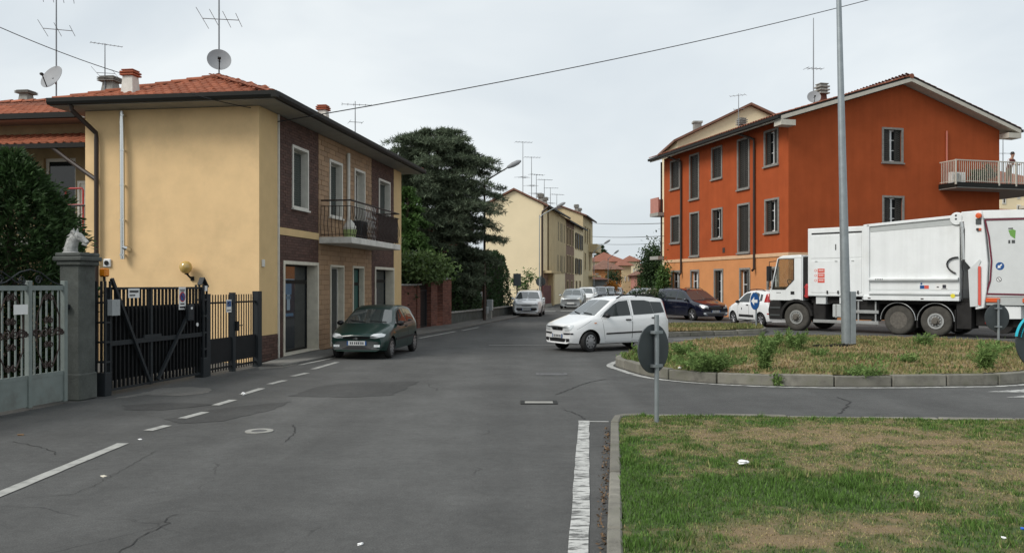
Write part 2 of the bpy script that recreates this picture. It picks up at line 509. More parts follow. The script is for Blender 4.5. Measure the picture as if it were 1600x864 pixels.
mat('car_dark', (.03, .035, .042), .25, coat=.9)
mat('car_grey', (.20, .22, .23), .3, coat=.8, metal=.4)
mat('black_trim', (.012, .012, .013), .5)
mat('grey_trim', (.06, .065, .065), .55)
mat('headlight', (.62, .65, .66), .06, spec=.8, coat=1.0)
mat('tail_light', (.38, .012, .012), .15, coat=1.0)
mat('amber_lens', (.65, .20, .01), .2, coat=.8)
mat('plate', (.66, .67, .66), .5)
mat('plate_ink', (.03, .03, .04), .6)
mat('seat', (.05, .055, .06), .8)
mat('truck_white', (.74, .76, .755), .38, coat=.4, var=.04, vscale=1.4, stain=.28, stain_col=(.50, .50, .46), sscale=.9, streak=.06)
mat('truck_grey', (.42, .44, .43), .5, var=.06)
mat('truck_light_grey', (.58, .60, .595), .45, var=.04)
mat('chassis', (.022, .021, .020), .8, var=.3, spec=.2)
mat('alu', (.52, .53, .52), .4, metal=.7, var=.1)
mat('stripe', (.13, .012, .03), .5)
mat('decal_red', (.62, .10, .07), .5)
mat('decal_green', (.13, .30, .06), .5)
mat('decal_yellow', (.72, .62, .05), .5)
mat('orange_red', (.62, .10, .025), .4)
mat('cyan_paint', (.02, .38, .48), .5)
mat('plastic_green', (.32, .40, .16), .6)
mat('red_metal', (.40, .03, .03), .5)
mat('grey_box', (.34, .36, .36), .6, var=.1)
mat('iron_cover', (.10, .10, .10), .7, var=.3, vscale=12)
# ------------------------------------------------------------------ ground, road, markings, islands
def sheet(name, pts, z, m, parent=None, t=0.0):
    mb = MB()
    if t: mb.slab([(x, y, z - t) for x, y in pts], (0, 0, t))
    else: mb.poly([(x, y, z) for x, y in pts])
    return mb.build(name, MT[m], parent)

gnd = sheet('ground', [(-900, -300), (900, -300), (900, 1800), (-900, 1800)], -0.06, 'grey_wall')
tag(gnd, kind='structure')
road = sheet('road', [(-60, -40), (90, -40), (90, 320), (-60, 320)], 0.0, 'asphalt')
tag(road, kind='structure')

def stripe(p, q, w, name='lane_marking', m='road_paint_old'):
    """painted line between two ground points"""
    p, q = Vector(p), Vector(q); d = (q - p).normalized(); n = Vector((-d.y, d.x)) * w / 2
    mb = MB(); k = max(1, int((q - p).length / .25)); rr = random.Random(int(p.x * 91 + p.y * 37))
    L_, R_ = [], []
    for i in range(k + 1):
        c = p.lerp(q, i / k)
        L_.append(c + n * (1 + rr.uniform(-.10, .06))); R_.append(c - n * (1 + rr.uniform(-.10, .06)))
    for i in range(k):
        mb.quad((L_[i].x, L_[i].y, .007), (R_[i].x, R_[i].y, .007), (R_[i+1].x, R_[i+1].y, .007), (L_[i+1].x, L_[i+1].y, .007))
    return mb.build(name, MT[m], road)

stripe(G(-60, 797), G(192, 693), .13)
for a, b in (((231, 673), (262, 665)), ((284, 654), (321, 644)), ((336, 633.5), (365, 625)), ((379, 616.5), (409, 607)),
             ((421, 600.5), (445, 594.5)), ((457, 588), (480, 583)), ((489, 577), (527, 566))):
    stripe(G(*a), G(*b), .13)
stripe(G(468, 570.5), G(518, 560), .10)
stripe(G(655, 528.5), G(712, 518), .14)
stripe(G(722, 516.5), G(748, 511.5), .12)
stripe(G(894, 864 + 240), G(912.5, 657.5), .145, m='road_paint')
stripe(G(921, 658.8), G(951, 659.2), .07)
# markings of the far crossing and beyond the islands
for x0, x1, y in ((845, 868, 486.5), (876, 896, 486), (904, 920, 485.5), (930, 946, 485)):
    a, b = G(x0, y), G(x1, y); stripe(a, b, .9, 'crossing_bar')
stripe(G(1052, 531), G(1200, 525.5), .12)
stripe(G(1200, 525.5), G(1600, 531), .12)
stripe(G(764, 539.5), G(868, 539), .10, 'give_way_line')
for pts in (((1541, 612.5), (1600, 608.5), (1612, 613.5)), ((1572, 621), (1640, 614.5), (1652, 621.5))):
    o = sheet('give_way_triangle', [G(*p) for p in pts], .007, 'road_paint', road)

def patch(pts, m, z=.004, name='asphalt_patch'):
    rr = random.Random(len(pts)*7+int(pts[0][0])); q = [Vector(G(*p)) for p in pts]; out = []
    for i in range(len(q)):
        a, b = q[i], q[(i+1) % len(q)]; k = max(1, int((b-a).length/.12)); out += [a.lerp(b, j/k) + Vector((rr.gauss(0, .018), rr.gauss(0, .018))) for j in range(k)]
    return sheet(name, [tuple(p) for p in out], z, m, road)
def crack(pts, w=.012):
    rr = random.Random(int(pts[0][0])); q = [Vector(G(*p)) for p in pts]; line = []
    for i in range(len(q)-1):
        k = max(2, int((q[i+1]-q[i]).length/.07)); line += [q[i].lerp(q[i+1], j/k) + Vector((rr.gauss(0, .014), rr.gauss(0, .014))) for j in range(k)]
    mb = MB()
    for i in range(len(line)-1):
        d = (line[i+1]-line[i]); n = Vector((-d.y, d.x)).normalized()*w*rr.uniform(.25, .6)
        mb.quad((*(line[i]+n), .0045), (*(line[i]-n), .0045), (*(line[i+1]-n*.9), .0045), (*(line[i+1]+n*.9), .0045))
    return mb.build('crack', MT['crack'], road)
mat('crack', (.028, .028, .027), .95)
crack([(186, 864), (215, 842), (255, 822), (268, 806), (290, 797)], .008); crack([(44, 777), (110, 773), (150, 757), (200, 730), (245, 703)], .006)
crack([(868, 617), (888, 609), (905, 602), (925, 596), (950, 592)], .03); crack([(1306, 620), (1330, 628), (1318, 640), (1310, 648)], .03); crack([(880, 640), (905, 648), (915, 657)], .02)
crack([(446, 690), (462, 676), (458, 662)], .014); crack([(18, 690), (60, 697), (95, 712)], .012)
patch([(452, 619), (500, 603), (560, 597.5), (655, 596), (612, 618), (540, 620.5)], 'asphalt_old')
patch([(258, 655), (330, 640), (455, 627), (424, 641), (345, 658), (280, 662)], 'asphalt_old')
patch([(190, 633), (270, 629), (340, 632), (250, 641), (196, 640)], 'asphalt_old')
patch([(172, 624), (255, 606), (300, 604.5), (328, 607), (331, 611), (316, 615.5), (280, 618.5), (228, 617)], 'asphalt_pale')
patch([(405, 571), (470, 565), (462, 570), (440, 574), (402, 578)], 'asphalt_pale', .003)

# gutter strip along the fence foot, raised pavement at the shop front and further up the street
pv = MB(); pv.slab([(*G(404, 572), 0), (*G(442, 572.5), 0), (*G(521, 558), 0), (*G(530, 549), 0), (*G(497, 549.5), 0), (*G(444, 560), 0)], (0, 0, .05))
tag(pv.build('pavement', MT['asphalt_pale'], bevel=.01), kind='structure')
pv2 = MB(); pv2.slab([(*G(628, 523), 0), (*G(652, 524.5), 0), (*G(728, 512), 0), (*G(803, 497), 0), (*G(830, 489), 0), (*G(806, 487), 0), (*G(703, 508.5), 0), (*G(630, 517.5), 0)], (0, 0, .06))
tag(pv2.build('pavement', MT['asphalt_pale'], bevel=.01), kind='structure')

def cover(name, label, c, kind, w=.6, l=.45, ang=0.0):
    t = thing(name, label, 'manhole cover', (c[0], c[1], 0), ang)
    mb = MB()
    if kind == 'round':
        mb.lathe([(w/2, .002), (w/2, .012), (w/2-.075, .012), (w/2-.075, .003)], 28); mb.build('frame', MT['concrete'], t)
        m2 = MB(); m2.lathe([(w/2-.08, .004), (w/2-.08, .010)], 24); m2.build('lid', MT['iron_cover'], t)
    else:
        for a in ((-w/2, w/2, -l/2, -l/2+.06), (-w/2, w/2, l/2-.06, l/2), (-w/2, -w/2+.06, -l/2+.06, l/2-.06), (w/2-.06, w/2, -l/2+.06, l/2-.06)):
            mb.box(*a, .002, .012)
        mb.build('frame', MT['gutter' if kind == 'pale' else 'iron_cover'], t)
        m2 = MB(); m2.box(-w/2+.065, w/2-.065, -l/2+.065, l/2-.065, .002, .009); m2.build('lid', MT['iron_cover' if kind != 'pale' else 'concrete'], t)
    return t
cover('manhole_cover', 'round pale cover set in the asphalt beside the dashed line', G(405, 674), 'round', .34)
cover('manhole_cover', 'rectangular pale drain cover in the middle of the road', G(842, 629), 'pale', .56, .36)
cover('manhole_cover', 'sunken drain cover farther up the road by the roundabout tip', G(862, 585), 'square', .62, .42)

# ---- islands
def smooth_loop(pts, k=6):
    """closed Catmull-Rom loop"""
    n = len(pts); out = []
    for i in range(n):
        p0, p1, p2, p3 = (Vector(pts[(i + j) % n]) for j in (-1, 0, 1, 2))
        for s in range(k):
            t = s / k
            out.append(0.5 * ((2*p1) + (-p0+p2)*t + (2*p0-5*p1+4*p2-p3)*t*t + (-p0+3*p1-3*p2+p3)*t**3))
    return out

def resample(loop, step):
    n = len(loop); seg = [(loop[(i+1) % n] - loop[i]).length for i in range(n)]; tot = sum(seg); m = max(8, round(tot / step))
    out = []; i = 0; acc = 0.0
    for j in range(m):
        d = tot * j / m
        while acc + seg[i] < d: acc += seg[i]; i += 1
        out.append(loop[i].lerp(loop[(i+1) % n], (d - acc) / seg[i]))
    return out

def inset(loop, d):
    n = len(loop); area = sum(loop[i].x * loop[(i+1) % n].y - loop[(i+1) % n].x * loop[i].y for i in range(n))
    s = 1 if area > 0 else -1; out = []
    for i in range(n):
        t = (loop[(i+1) % n] - loop[i-1]).normalized(); out.append(loop[i] + Vector((-t.y, t.x)) * d * s)
    return out

def kerbed(name, loop, width, height, parent, step, top_in=.0, open_range=None):
    """single kerb stones set round a loop, each a piece of its own"""
    rs = resample(loop, step); n = len(rs); rr = random.Random(len(loop))
    fine = resample(loop, step / 4)
    fin = inset(fine, width); m = len(fine)
    for i in range(n):
        mb = MB(); ids = [round(i * m / n + q * m / n / 3) for q in range(4)]
        top = height + rr.uniform(-.012, .012); g = .012
        o = [fine[k % m] for k in ids]; q = [fin[k % m] for k in ids]
        for a in (o, q):
            d = (a[1] - a[0]).normalized() * g; e = (a[3] - a[2]).normalized() * g
            a[0] = a[0] + d; a[3] = a[3] - e
        for k in range(3):
            b = [(o[k].x, o[k].y, 0), (o[k+1].x, o[k+1].y, 0), (q[k+1].x, q[k+1].y, 0), (q[k].x, q[k].y, 0)]
            mb.add(b + [(x, y, top) for x, y, _ in b], [(0,1,2,3), (4,5,6,7), (0,1,5,4), (2,3,7,6)] + ([(0,3,7,4)] if k == 0 else []) + ([(1,2,6,5)] if k == 2 else []))
        bm_me = mb.mesh('kerb_stone', MT['kerb'], bevel=.014)
        link('kerb_stone', bm_me, None, parent)

def inside(px, py, loop):
    res = np.zeros(px.shape, bool); n = len(loop)
    for i in range(n):
        x1, y1 = loop[i]; x2, y2 = loop[i-1]
        c = ((y1 > py) != (y2 > py)) & (px < (x2 - x1) * (py - y1) / (y2 - y1 + 1e-12) + x1)
        res ^= c
    return res

def soil_sheet(name, loop, zf, colf, parent, cell=.06):
    xs = [p[0] for p in loop]; ys = [p[1] for p in loop]
    nx = int((max(xs)-min(xs))/cell)+2; ny = int((max(ys)-min(ys))/cell)+2
    gx, gy = np.meshgrid(min(xs)-cell/2+cell*np.arange(nx), min(ys)-cell/2+cell*np.arange(ny))
    idx = np.arange(nx*ny).reshape(ny, nx)
    q = np.stack([idx[:-1, :-1], idx[:-1, 1:], idx[1:, 1:], idx[1:, :-1]], -1).reshape(-1, 4)
    cx, cy = gx.ravel()[q].mean(1), gy.ravel()[q].mean(1)
    ok = inside(cx, cy, loop); q = q[ok]
    v = np.stack([gx.ravel(), gy.ravel(), zf(gx.ravel(), gy.ravel())], -1)
    me = np_mesh(name, v, q, MT['soil'], colf(cx[ok], cy[ok]))
    me.polygons.foreach_set('use_smooth', [True] * len(me.polygons))
    return link(name, me, None, parent)

def blades(name, label, loop, zf, dens, colf, hf, seed, wid=.006):
    r = np.random.default_rng(seed)
    xs = [p[0] for p in loop]; ys = [p[1] for p in loop]
    n = int((max(xs)-min(xs))*(max(ys)-min(ys))*dens)
    x = r.uniform(min(xs), max(xs), n); y = r.uniform(min(ys), max(ys), n)
    ok = inside(x, y, loop); x, y = x[ok], y[ok]
    h, keep = hf(x, y, r); x, y, h = x[keep], y[keep], h[keep]; n = len(x)
    z = zf(x, y); a = r.uniform(0, 2*np.pi, n); ln = r.uniform(.1, .9, n) * h
    b = a + r.normal(0, .6, n) + np.pi/2; w = wid * (.7 + r.random(n) * .8) * (1 + y / 16)
    c0 = np.stack([x - np.cos(b)*w, y - np.sin(b)*w, z - .004], -1); c1 = np.stack([x + np.cos(b)*w, y + np.sin(b)*w, z - .004], -1)
    tip = np.stack([x + np.cos(a)*ln, y + np.sin(a)*ln, z + h], -1)
    v = np.concatenate([c0, c1, tip]); i = np.arange(n); f = np.stack([i, i+n, i+2*n], -1)
    o = link(name, np_mesh(name, v, f, MT['grass'], colf(x, y, r)), None)
    return tag(o, label, 'grass', kind='stuff')

def mixcol(t, a, b):
    t = np.clip(t, 0, 1)[:, None]; c = np.array(a)[None] * (1-t) + np.array(b)[None] * t
    return np.concatenate([c, np.ones((len(t), 1))], 1)

# foreground island
fk = [Vector(p) for p in (G(948, 864+330), G(948, 864), G(953, 740), G(954.5, 664), G(961, 657.5), G(980, 655.8), G(1100, 656.0), G(1300, 659.5), G(1600, 663.5))]
fk += [Vector((10.5, 11.0)), Vector((10.9, 10.0)), Vector((10.9, 3.0)), Vector((10.2, 2.6)), Vector((1.0, 2.6))]
fin_ = []
for i in range(len(fk)):
    a, b = fk[i], fk[(i+1) % len(fk)]; k = max(1, int((b-a).length / .5))
    fin_ += [a.lerp(b, j/k) for j in range(k)]
isl = thing('grass_island', None, None); tag(isl, kind='structure')
kerbed('kerb', fin_, .105, .082, isl, .95)
f_loop = [tuple(p) for p in inset(resample(fin_, .3), .10)]
DRY = [(1330, 688, 1.5, .75, 1.0), (1500, 712, 1.4, .7, .9), (1180, 690, .8, .45, .7), (1290, 842, .75, .32, 1.1), (1420, 820, .55, .22, .9), (1560, 752, .8, .4, .6),
       (1040, 772, .25, .28, .75), (1100, 700, .35, .30, .4), (1190, 862, .5, .2, .9), (1030, 845, .2, .2, .6)]
GRN = [(1200, 775, .9, .42, .9), (1345, 800, .5, .25, .8), (985, 760, .26, 2.2, 1.3), (1560, 850, .5, .35, .8), (1120, 820, .5, .25, .7), (1280, 657, 5.0, .14, .9)]
def fdry(x, y):
    d = .31 + .40 * (vnoise(x, y, 1.1, 3) - .5) + .70 * (vnoise(x, y, 3.6, 9) - .5) + .75 * (vnoise(x, y, 10, 5) - .5) + .45 * (vnoise(x, y, 26, 7) - .5)
    for px, py, sx, sy, k in DRY:
        c = G(px, py); d = d + .55 * k * np.exp(-((x-c[0])/sx)**2 - ((y-c[1])/sy)**2)
    for px, py, sx, sy, k in GRN:
        c = G(px, py); d = d - .65 * k * np.exp(-((x-c[0])/sx)**2 - ((y-c[1])/sy)**2)
    return d
f_z = lambda x, y: .056 + .018 * vnoise(x, y, .9) + .010 * vnoise(x, y, 6, 2)
soil_sheet('soil', f_loop, f_z, lambda x, y: mixcol(1.1 * fdry(x, y) - .12, (.052, .082, .022), (.190, .138, .076)), isl)
def f_h(x, y, r):
    d = fdry(x, y); h = np.clip(.024 - .013 * d, .007, .030) * (.5 + r.random(len(x)))
    h = h*(1 + 1.3*np.clip((vnoise(x, y, 5.2, 31)-.66)*6, 0, 1)*(d < .45))
    keep = r.random(len(x)) < np.clip(1.05 - .30 * d, .45, 1)
    return h, keep
def f_col(x, y, r):
    d = fdry(x, y) + r.normal(0, .22, len(x)); c = mixcol(d * 1.1 - .16, (.092, .172, .036), (.360, .285, .150)); c[:, :3] *= (.45 + 1.1 * r.random(len(x)))[:, None]
    return c
v_loop = [(x, y) for x, y in f_loop]
blades('grass', 'patchy green and straw grass of the near island in the foreground', v_loop, f_z, 3400, f_col, f_h, 3, .0034)

# roundabout
rb = [G(948, 570), G(966, 579), G(1002, 589.5), G(1060, 597), G(1140, 602.5), G(1240, 606), G(1350, 607), G(1470, 606), G(1600, 602.5),
      (11.6, 16.9), (13.6, 19.6), (14.2, 22.4), (13.4, 25.2), (11.2, 26.7), (8.8, 27.0), (6.7, 26.0), (5.1, 24.4), (3.9, 22.8), (2.95, 21.3)]
rb_loop = smooth_loop(rb, 8)
ra = thing('roundabout_island', None, None); tag(ra, kind='structure')
kl = inset(resample(rb_loop, .2), .20)
kerbed('kerb', kl, .16, .20, ra, 1.02)
# painted edge line round the kerb, on the road
out_, in_ = resample(rb_loop, .25), inset(resample(rb_loop, .25), .15)
mb = MB(); n_ = len(out_)
for i in range(n_):
    a, b, c, d = out_[i], out_[(i+1) % n_], in_[(i+1) % n_], in_[i]
    mb.quad((*a, .007), (*b, .007), (*c, .007), (*d, .007))
mb.build('edge_line', MT['road_paint'], road)
r_loop = [tuple(p) for p in inset(kl, .14)]
RC = (8.4, 21.0)
def r_z(x, y):
    d = np.sqrt(((x-RC[0])/6)**2 + ((y-RC[1])/6)**2)
    return .18 + .16 * np.clip(1-d, 0, 1) + .03 * vnoise(x, y, .8, 4) + .012 * vnoise(x, y, 5, 8)
RG = [(1110, 567, .8, .5), (1195, 556, .5, .5), (1355, 590, .5, .5), (1360, 562, .8, .5), (1540, 565, .5, .6), (1000, 558, .7, 1.0), (1240, 538, .9, 1.0), (1480, 545, .9, .6)]
def rdry(x, y):
    d = .60 + .6 * (vnoise(x, y, .9, 6) - .5) + .7 * (vnoise(x, y, 3, 1) - .5)
    for px, py, sx, sy in RG:
        c = G(px, py, .2); d = d - .6 * np.exp(-((x-c[0])/sx)**2 - ((y-c[1])/sy)**2)
    return d
soil_sheet('soil', r_loop, r_z, lambda x, y: mixcol(rdry(x, y), (.085, .10, .032), (.265, .185, .10)), ra, .1)
def r_h(x, y, r):
    d = rdry(x, y); return np.clip(.085 - .05 * d, .02, .09) * (.4 + r.random(len(x))), r.random(len(x)) < np.clip(1.0 - .55*d, .25, 1)
def r_col(x, y, r):
    c = mixcol(rdry(x, y) + r.normal(0, .22, len(x)), (.100, .165, .042), (.345, .250, .135)); c[:, :3] *= (.7 + .6 * r.random(len(x)))[:, None]; return c
blades('grass', 'dry brown grass on the raised roundabout island', r_loop, r_z, 420, r_col, r_h, 5, .009)

# splitter island beyond
sp = [G(1040, 527), G(1120, 524), G(1192, 521.5), G(1198, 518.5), G(1190, 514.5), G(1120, 513.2), G(1048, 514.5), G(1010, 520)]
sp_loop = [Vector(p) for p in sp]
sd = []
for i in range(len(sp_loop)):
    a, b = sp_loop[i], sp_loop[(i+1) % len(sp_loop)]; k = max(1, int((b-a).length / .5)); sd += [a.lerp(b, j/k) for j in range(k)]
si = thing('splitter_island', None, None); tag(si, kind='structure')
kerbed('kerb', sd, .16, .17, si, 1.1)
s_loop = [tuple(p) for p in inset(resample(sd, .4), .13)]
s_z = lambda x, y: .16 + .05 * vnoise(x, y, .7, 2)
s_d = lambda x, y: .55 + .8 * (vnoise(x, y, .9, 12) - .5)
soil_sheet('soil', s_loop, s_z, lambda x, y: mixcol(s_d(x, y), (.10, .115, .035), (.25, .18, .095)), si, .15)
blades('grass', 'dry grass on the narrow splitter island behind the white hatchback', s_loop, s_z, 260,
       lambda x, y, r: mixcol(s_d(x, y) + r.normal(0, .2, len(x)), (.11, .16, .045), (.33, .245, .13)),
       lambda x, y, r: (.10 * (.4 + r.random(len(x))), r.random(len(x)) < .9), 8, .012)

# dead leaves blown against the near kerb
lm = []; lf = []
for i in range(210):
    t = rnd.random() ** .8; base = Vector(G(946, 864)).lerp(Vector(G(953, 672)), t)
    x, y = base.x - abs(rnd.gauss(0, .03)) - .01, base.y + rnd.uniform(-.2, .2); s = rnd.uniform(.008, .022); a = rnd.uniform(0, 6.3); tz = rnd.uniform(-.015, .02)
    k = len(lm); ca, sa = math.cos(a), math.sin(a)
    lm += [(x-s*ca, y-s*sa, .009), (x+s*.5*sa, y-s*.5*ca, .014+abs(tz)), (x+s*ca, y+s*sa, .012+abs(tz)), (x-s*.5*sa, y+s*.5*ca, .010)]; lf.append((k, k+1, k+2, k+3))
o = link('leaf_litter', np_mesh('leaf_litter', np.array(lm), np.array(lf), MT['leaf_dead']), None)
tag(o, 'brown dead leaves blown against the near kerb', 'leaves', kind='stuff')
# ------------------------------------------------------------------ building helpers
def wall(mb, axis, const, a0, a1, z0, z1, holes=(), inward=1.0, depth=.18):
    """one wall face in plane axis = const with real openings and reveals"""
    holes = [h for h in holes if h[0] < a1 and h[1] > a0 and h[2] < z1 and h[3] > z0]
    holes = [(max(a0, h[0]), min(a1, h[1]), max(z0, h[2]), min(z1, h[3])) for h in holes]
    A = sorted({a0, a1, *[h[0] for h in holes], *[h[1] for h in holes]}); Z = sorted({z0, z1, *[h[2] for h in holes], *[h[3] for h in holes]})
    pt = (lambda a, z, d=0.0: (const + d, a, z)) if axis == 'x' else (lambda a, z, d=0.0: (a, const + d, z))
    for i in range(len(A)-1):
        for j in range(len(Z)-1):
            ca, cz = (A[i]+A[i+1])/2, (Z[j]+Z[j+1])/2
            if any(h[0] < ca < h[1] and h[2] < cz < h[3] for h in holes): continue
            mb.quad(pt(A[i], Z[j]), pt(A[i+1], Z[j]), pt(A[i+1], Z[j+1]), pt(A[i], Z[j+1]))
    d = inward * depth
    for h in holes:
        for (p, q) in (((h[0], h[2]), (h[1], h[2])), ((h[1], h[2]), (h[1], h[3])), ((h[1], h[3]), (h[0], h[3])), ((h[0], h[3]), (h[0], h[2]))):
            mb.quad(pt(*p), pt(*q), pt(*q, d), pt(*p, d))

def bx(mb, axis, const, d0, d1, a0, a1, z0, z1):
    if axis == 'x': mb.box(const+d0, const+d1, a0, a1, z0, z1)
    else: mb.box(a0, a1, const+d0, const+d1, z0, z1)

def frame_box(mb, axis, const, d0, d1, a0, a1, z0, z1, w, sill=None):
    s = w if sill is None else sill
    bx(mb, axis, const, d0, d1, a0, a0+w, z0, z1); bx(mb, axis, const, d0, d1, a1-w, a1, z0, z1)
    bx(mb, axis, const, d0, d1, a0+w, a1-w, z1-w, z1)
    if s: bx(mb, axis, const, d0, d1, a0+w, a1-w, z0, z0+s)

def bricks(name, parent, m, axis, const, out, a0, a1, z0, z1, bw, bh, gap, proud, holes=(), jitter=.003, seed=1, bond=.5):
    """joined brick facing: every brick a small block standing proud of its joints"""
    rr = random.Random(seed); mb = MB(); rows = int(round((z1-z0)/(bh+gap)))
    rh = (z1-z0)/rows
    for j in range(rows):
        za, zb = z0+j*rh+gap/2, z0+(j+1)*rh-gap/2
        x = a0 - (bond*(bw+gap) if j % 2 else 0)
        while x < a1:
            xa, xb = max(a0, x), min(a1, x+bw); x += bw+gap
            segs = [(xa, xb)]
            for h in holes:
                if h[2] < (za+zb)/2 < h[3]:
                    ns = []
                    for s, e in segs:
                        if e <= h[0] or s >= h[1]: ns.append((s, e))
                        else:
                            if s < h[0]: ns.append((s, h[0]))
                            if e > h[1]: ns.append((h[1], e))
                    segs = ns
            for s, e in segs:
                if e - s < .015: continue
                p = out*(proud + rr.uniform(-jitter, jitter))
                pt = (lambda a, z, d: (const+d, a, z)) if axis == 'x' else (lambda a, z, d: (a, const+d, z))
                vs = [pt(s, za, 0), pt(e, za, 0), pt(e, zb, 0), pt(s, zb, 0), pt(s, za, p), pt(e, za, p), pt(e, zb, p), pt(s, zb, p)]
                mb.add(vs, [(4,5,6,7), (0,1,5,4), (1,2,6,5), (2,3,7,6), (3,0,4,7)])
    o = mb.build(name, MT[m], parent, fix=False)
    return tag(o, kind='stuff')

def tile_mesh(w=.22, l=.40, h=.045):
    mb = MB(); n = 6
    for end, y in ((0, 0.0), (1, l)):
        pass
    vs = []; k = 8
    for y, s, dz in ((0.0, 1.0, .016), (l, .92, 0.0)):
        for i in range(k+1):
            t = i / k; x = (t-.5)*w*s
            z = h*math.sin(min(1, t/.62)*math.pi)*s if t < .62 else -.012*math.sin((t-.62)/.38*math.pi)
            vs.append((x, y, z+dz))
    for y, s, dz in ((0.0, 1.0, 0.0),):
        for i in range(k+1): vs.append((vs[i][0], 0.0, vs[i][2]-.02))
    fs = [(i, i+1, k+2+i, k+1+i) for i in range(k)] + [(2*(k+1)+i, 2*(k+1)+i+1, i+1, i) for i in range(k)]
    mb.add(vs, fs)
    return mb.mesh('roof_tile', MT['roof_tile'], smooth=True, fix=False, ang=50)
TILE = tile_mesh()

def tiles(parent, origin, along, up, width, length, clip=None, single=True, pitch=.215, exposure=.345, seed=2, limit=9999, m='roof_tile_mass'):
    """tile courses on a slope; origin at the eave, unit vectors along the eave and up the slope (local to parent)"""
    o, a, u = Vector(origin), Vector(along).normalized(), Vector(up).normalized(); nrm = a.cross(u)
    rr = random.Random(seed); nx, ny = int(width/pitch), int(length/exposure)+1; cnt = 0
    pos = []
    for j in range(ny):
        for i in range(nx):
            s, t = (i+.5)*pitch, j*exposure
            if clip and not clip(s, t): continue
            pos.append((s, t))
    mass = MB(); tv = [v.co.copy() for v in TILE.vertices]; tf = [tuple(p.vertices) for p in TILE.polygons]
    for s, t in pos:
        p = o + a*s + u*(t+rr.uniform(-.012, .012)) + nrm*(.012+rr.uniform(0, .008))
        wob = rr.uniform(-.02, .02)
        M = Matrix(((a.x, u.x, nrm.x, p.x), (a.y, u.y, nrm.y, p.y), (a.z, u.z, nrm.z, p.z), (0, 0, 0, 1))) @ Matrix.Rotation(wob, 4, 'Z')
        if single and cnt < limit:
            ob = link('roof_tile', TILE, None, parent); ob.matrix_local = M; cnt += 1
        else: mass.add([M @ v for v in tv], tf)
    if mass.v:
        ob = link('tile_courses', mass.mesh('tile_courses', MT[m], smooth=True, fix=False, ang=50), None, parent); tag(ob, kind='stuff')
    return cnt

def ridge_caps(parent, p, q, r=.11, m='roof_tile', step=.36):
    p, q = Vector(p), Vector(q); d = (q-p).normalized(); n = max(1, int((q-p).length/step)); x = d.cross(Vector((0, 0, 1))).normalized(); z = x.cross(d)
    for i in range(n):
        a = p.lerp(q, i/n); b = p.lerp(q, (i+1.12)/n); mb = MB(); vs = []
        for c, rr_, dz in ((a, r*1.06, .018), (b, r*.92, 0.0)):
            for k in range(7):
                t = math.pi*k/6; vs.append(c + x*rr_*math.cos(t) + z*(rr_*.75*math.sin(t)+dz))
        for k in range(7):
            t = math.pi*k/6; vs.append(a + x*r*.9*math.cos(t) + z*(r*.55*math.sin(t)))
        mb.add(vs, [(k, k+1, 8+k, 7+k) for k in range(6)] + [(14+k, 15+k, k+1, k) for k in range(6)])
        link('ridge_tile', mb.mesh('ridge_tile', MT[m], smooth=True, fix=False), None, parent)

def chimney(parent, base, w, h, style='white'):
    """plastered tapered stack with a tile cap"""
    x, y, z = base; mb = MB(); t = w*.36; b = w*.5
    mb.add([(x-b,y-b,z-.3),(x+b,y-b,z-.3),(x+b,y+b,z-.3),(x-b,y+b,z-.3),(x-t,y-t,z+h),(x+t,y-t,z+h),(x+t,y+t,z+h),(x-t,y+t,z+h)], [(0,1,5,4),(1,2,6,5),(2,3,7,6),(3,0,4,7),(4,5,6,7)])
    st = mb.build('chimney', MT['white_plaster' if style == 'white' else 'red_brick' if style == 'brick' else 'concrete'], parent, bevel=.01)
    cm = MB(); c = w*.5 if style == 'white' else w*.62
    for k in range(2 if style == 'white' else 3):
        zz = z+h+k*h*(.15 if style == 'white' else .28); hh = h*(.10 if style == 'white' else .13)
        cm.box(x-c, x+c, y-c, y+c, zz, zz+hh); cm.box(x-c*.7, x+c*.7, y-c*.7, y+c*.7, zz+hh, zz+hh*1.5 if style == 'white' else z+h+(k+1)*h*.28)
    cm.box(x-c*.85, x+c*.85, y-c*.85, y+c*.85, z+h*(1.30 if style == 'white' else 1.84), z+h*(1.37 if style == 'white' else 1.92))
    cm.build('cap', MT['terracotta' if style == 'white' else 'concrete'], st, bevel=.008)
    return st

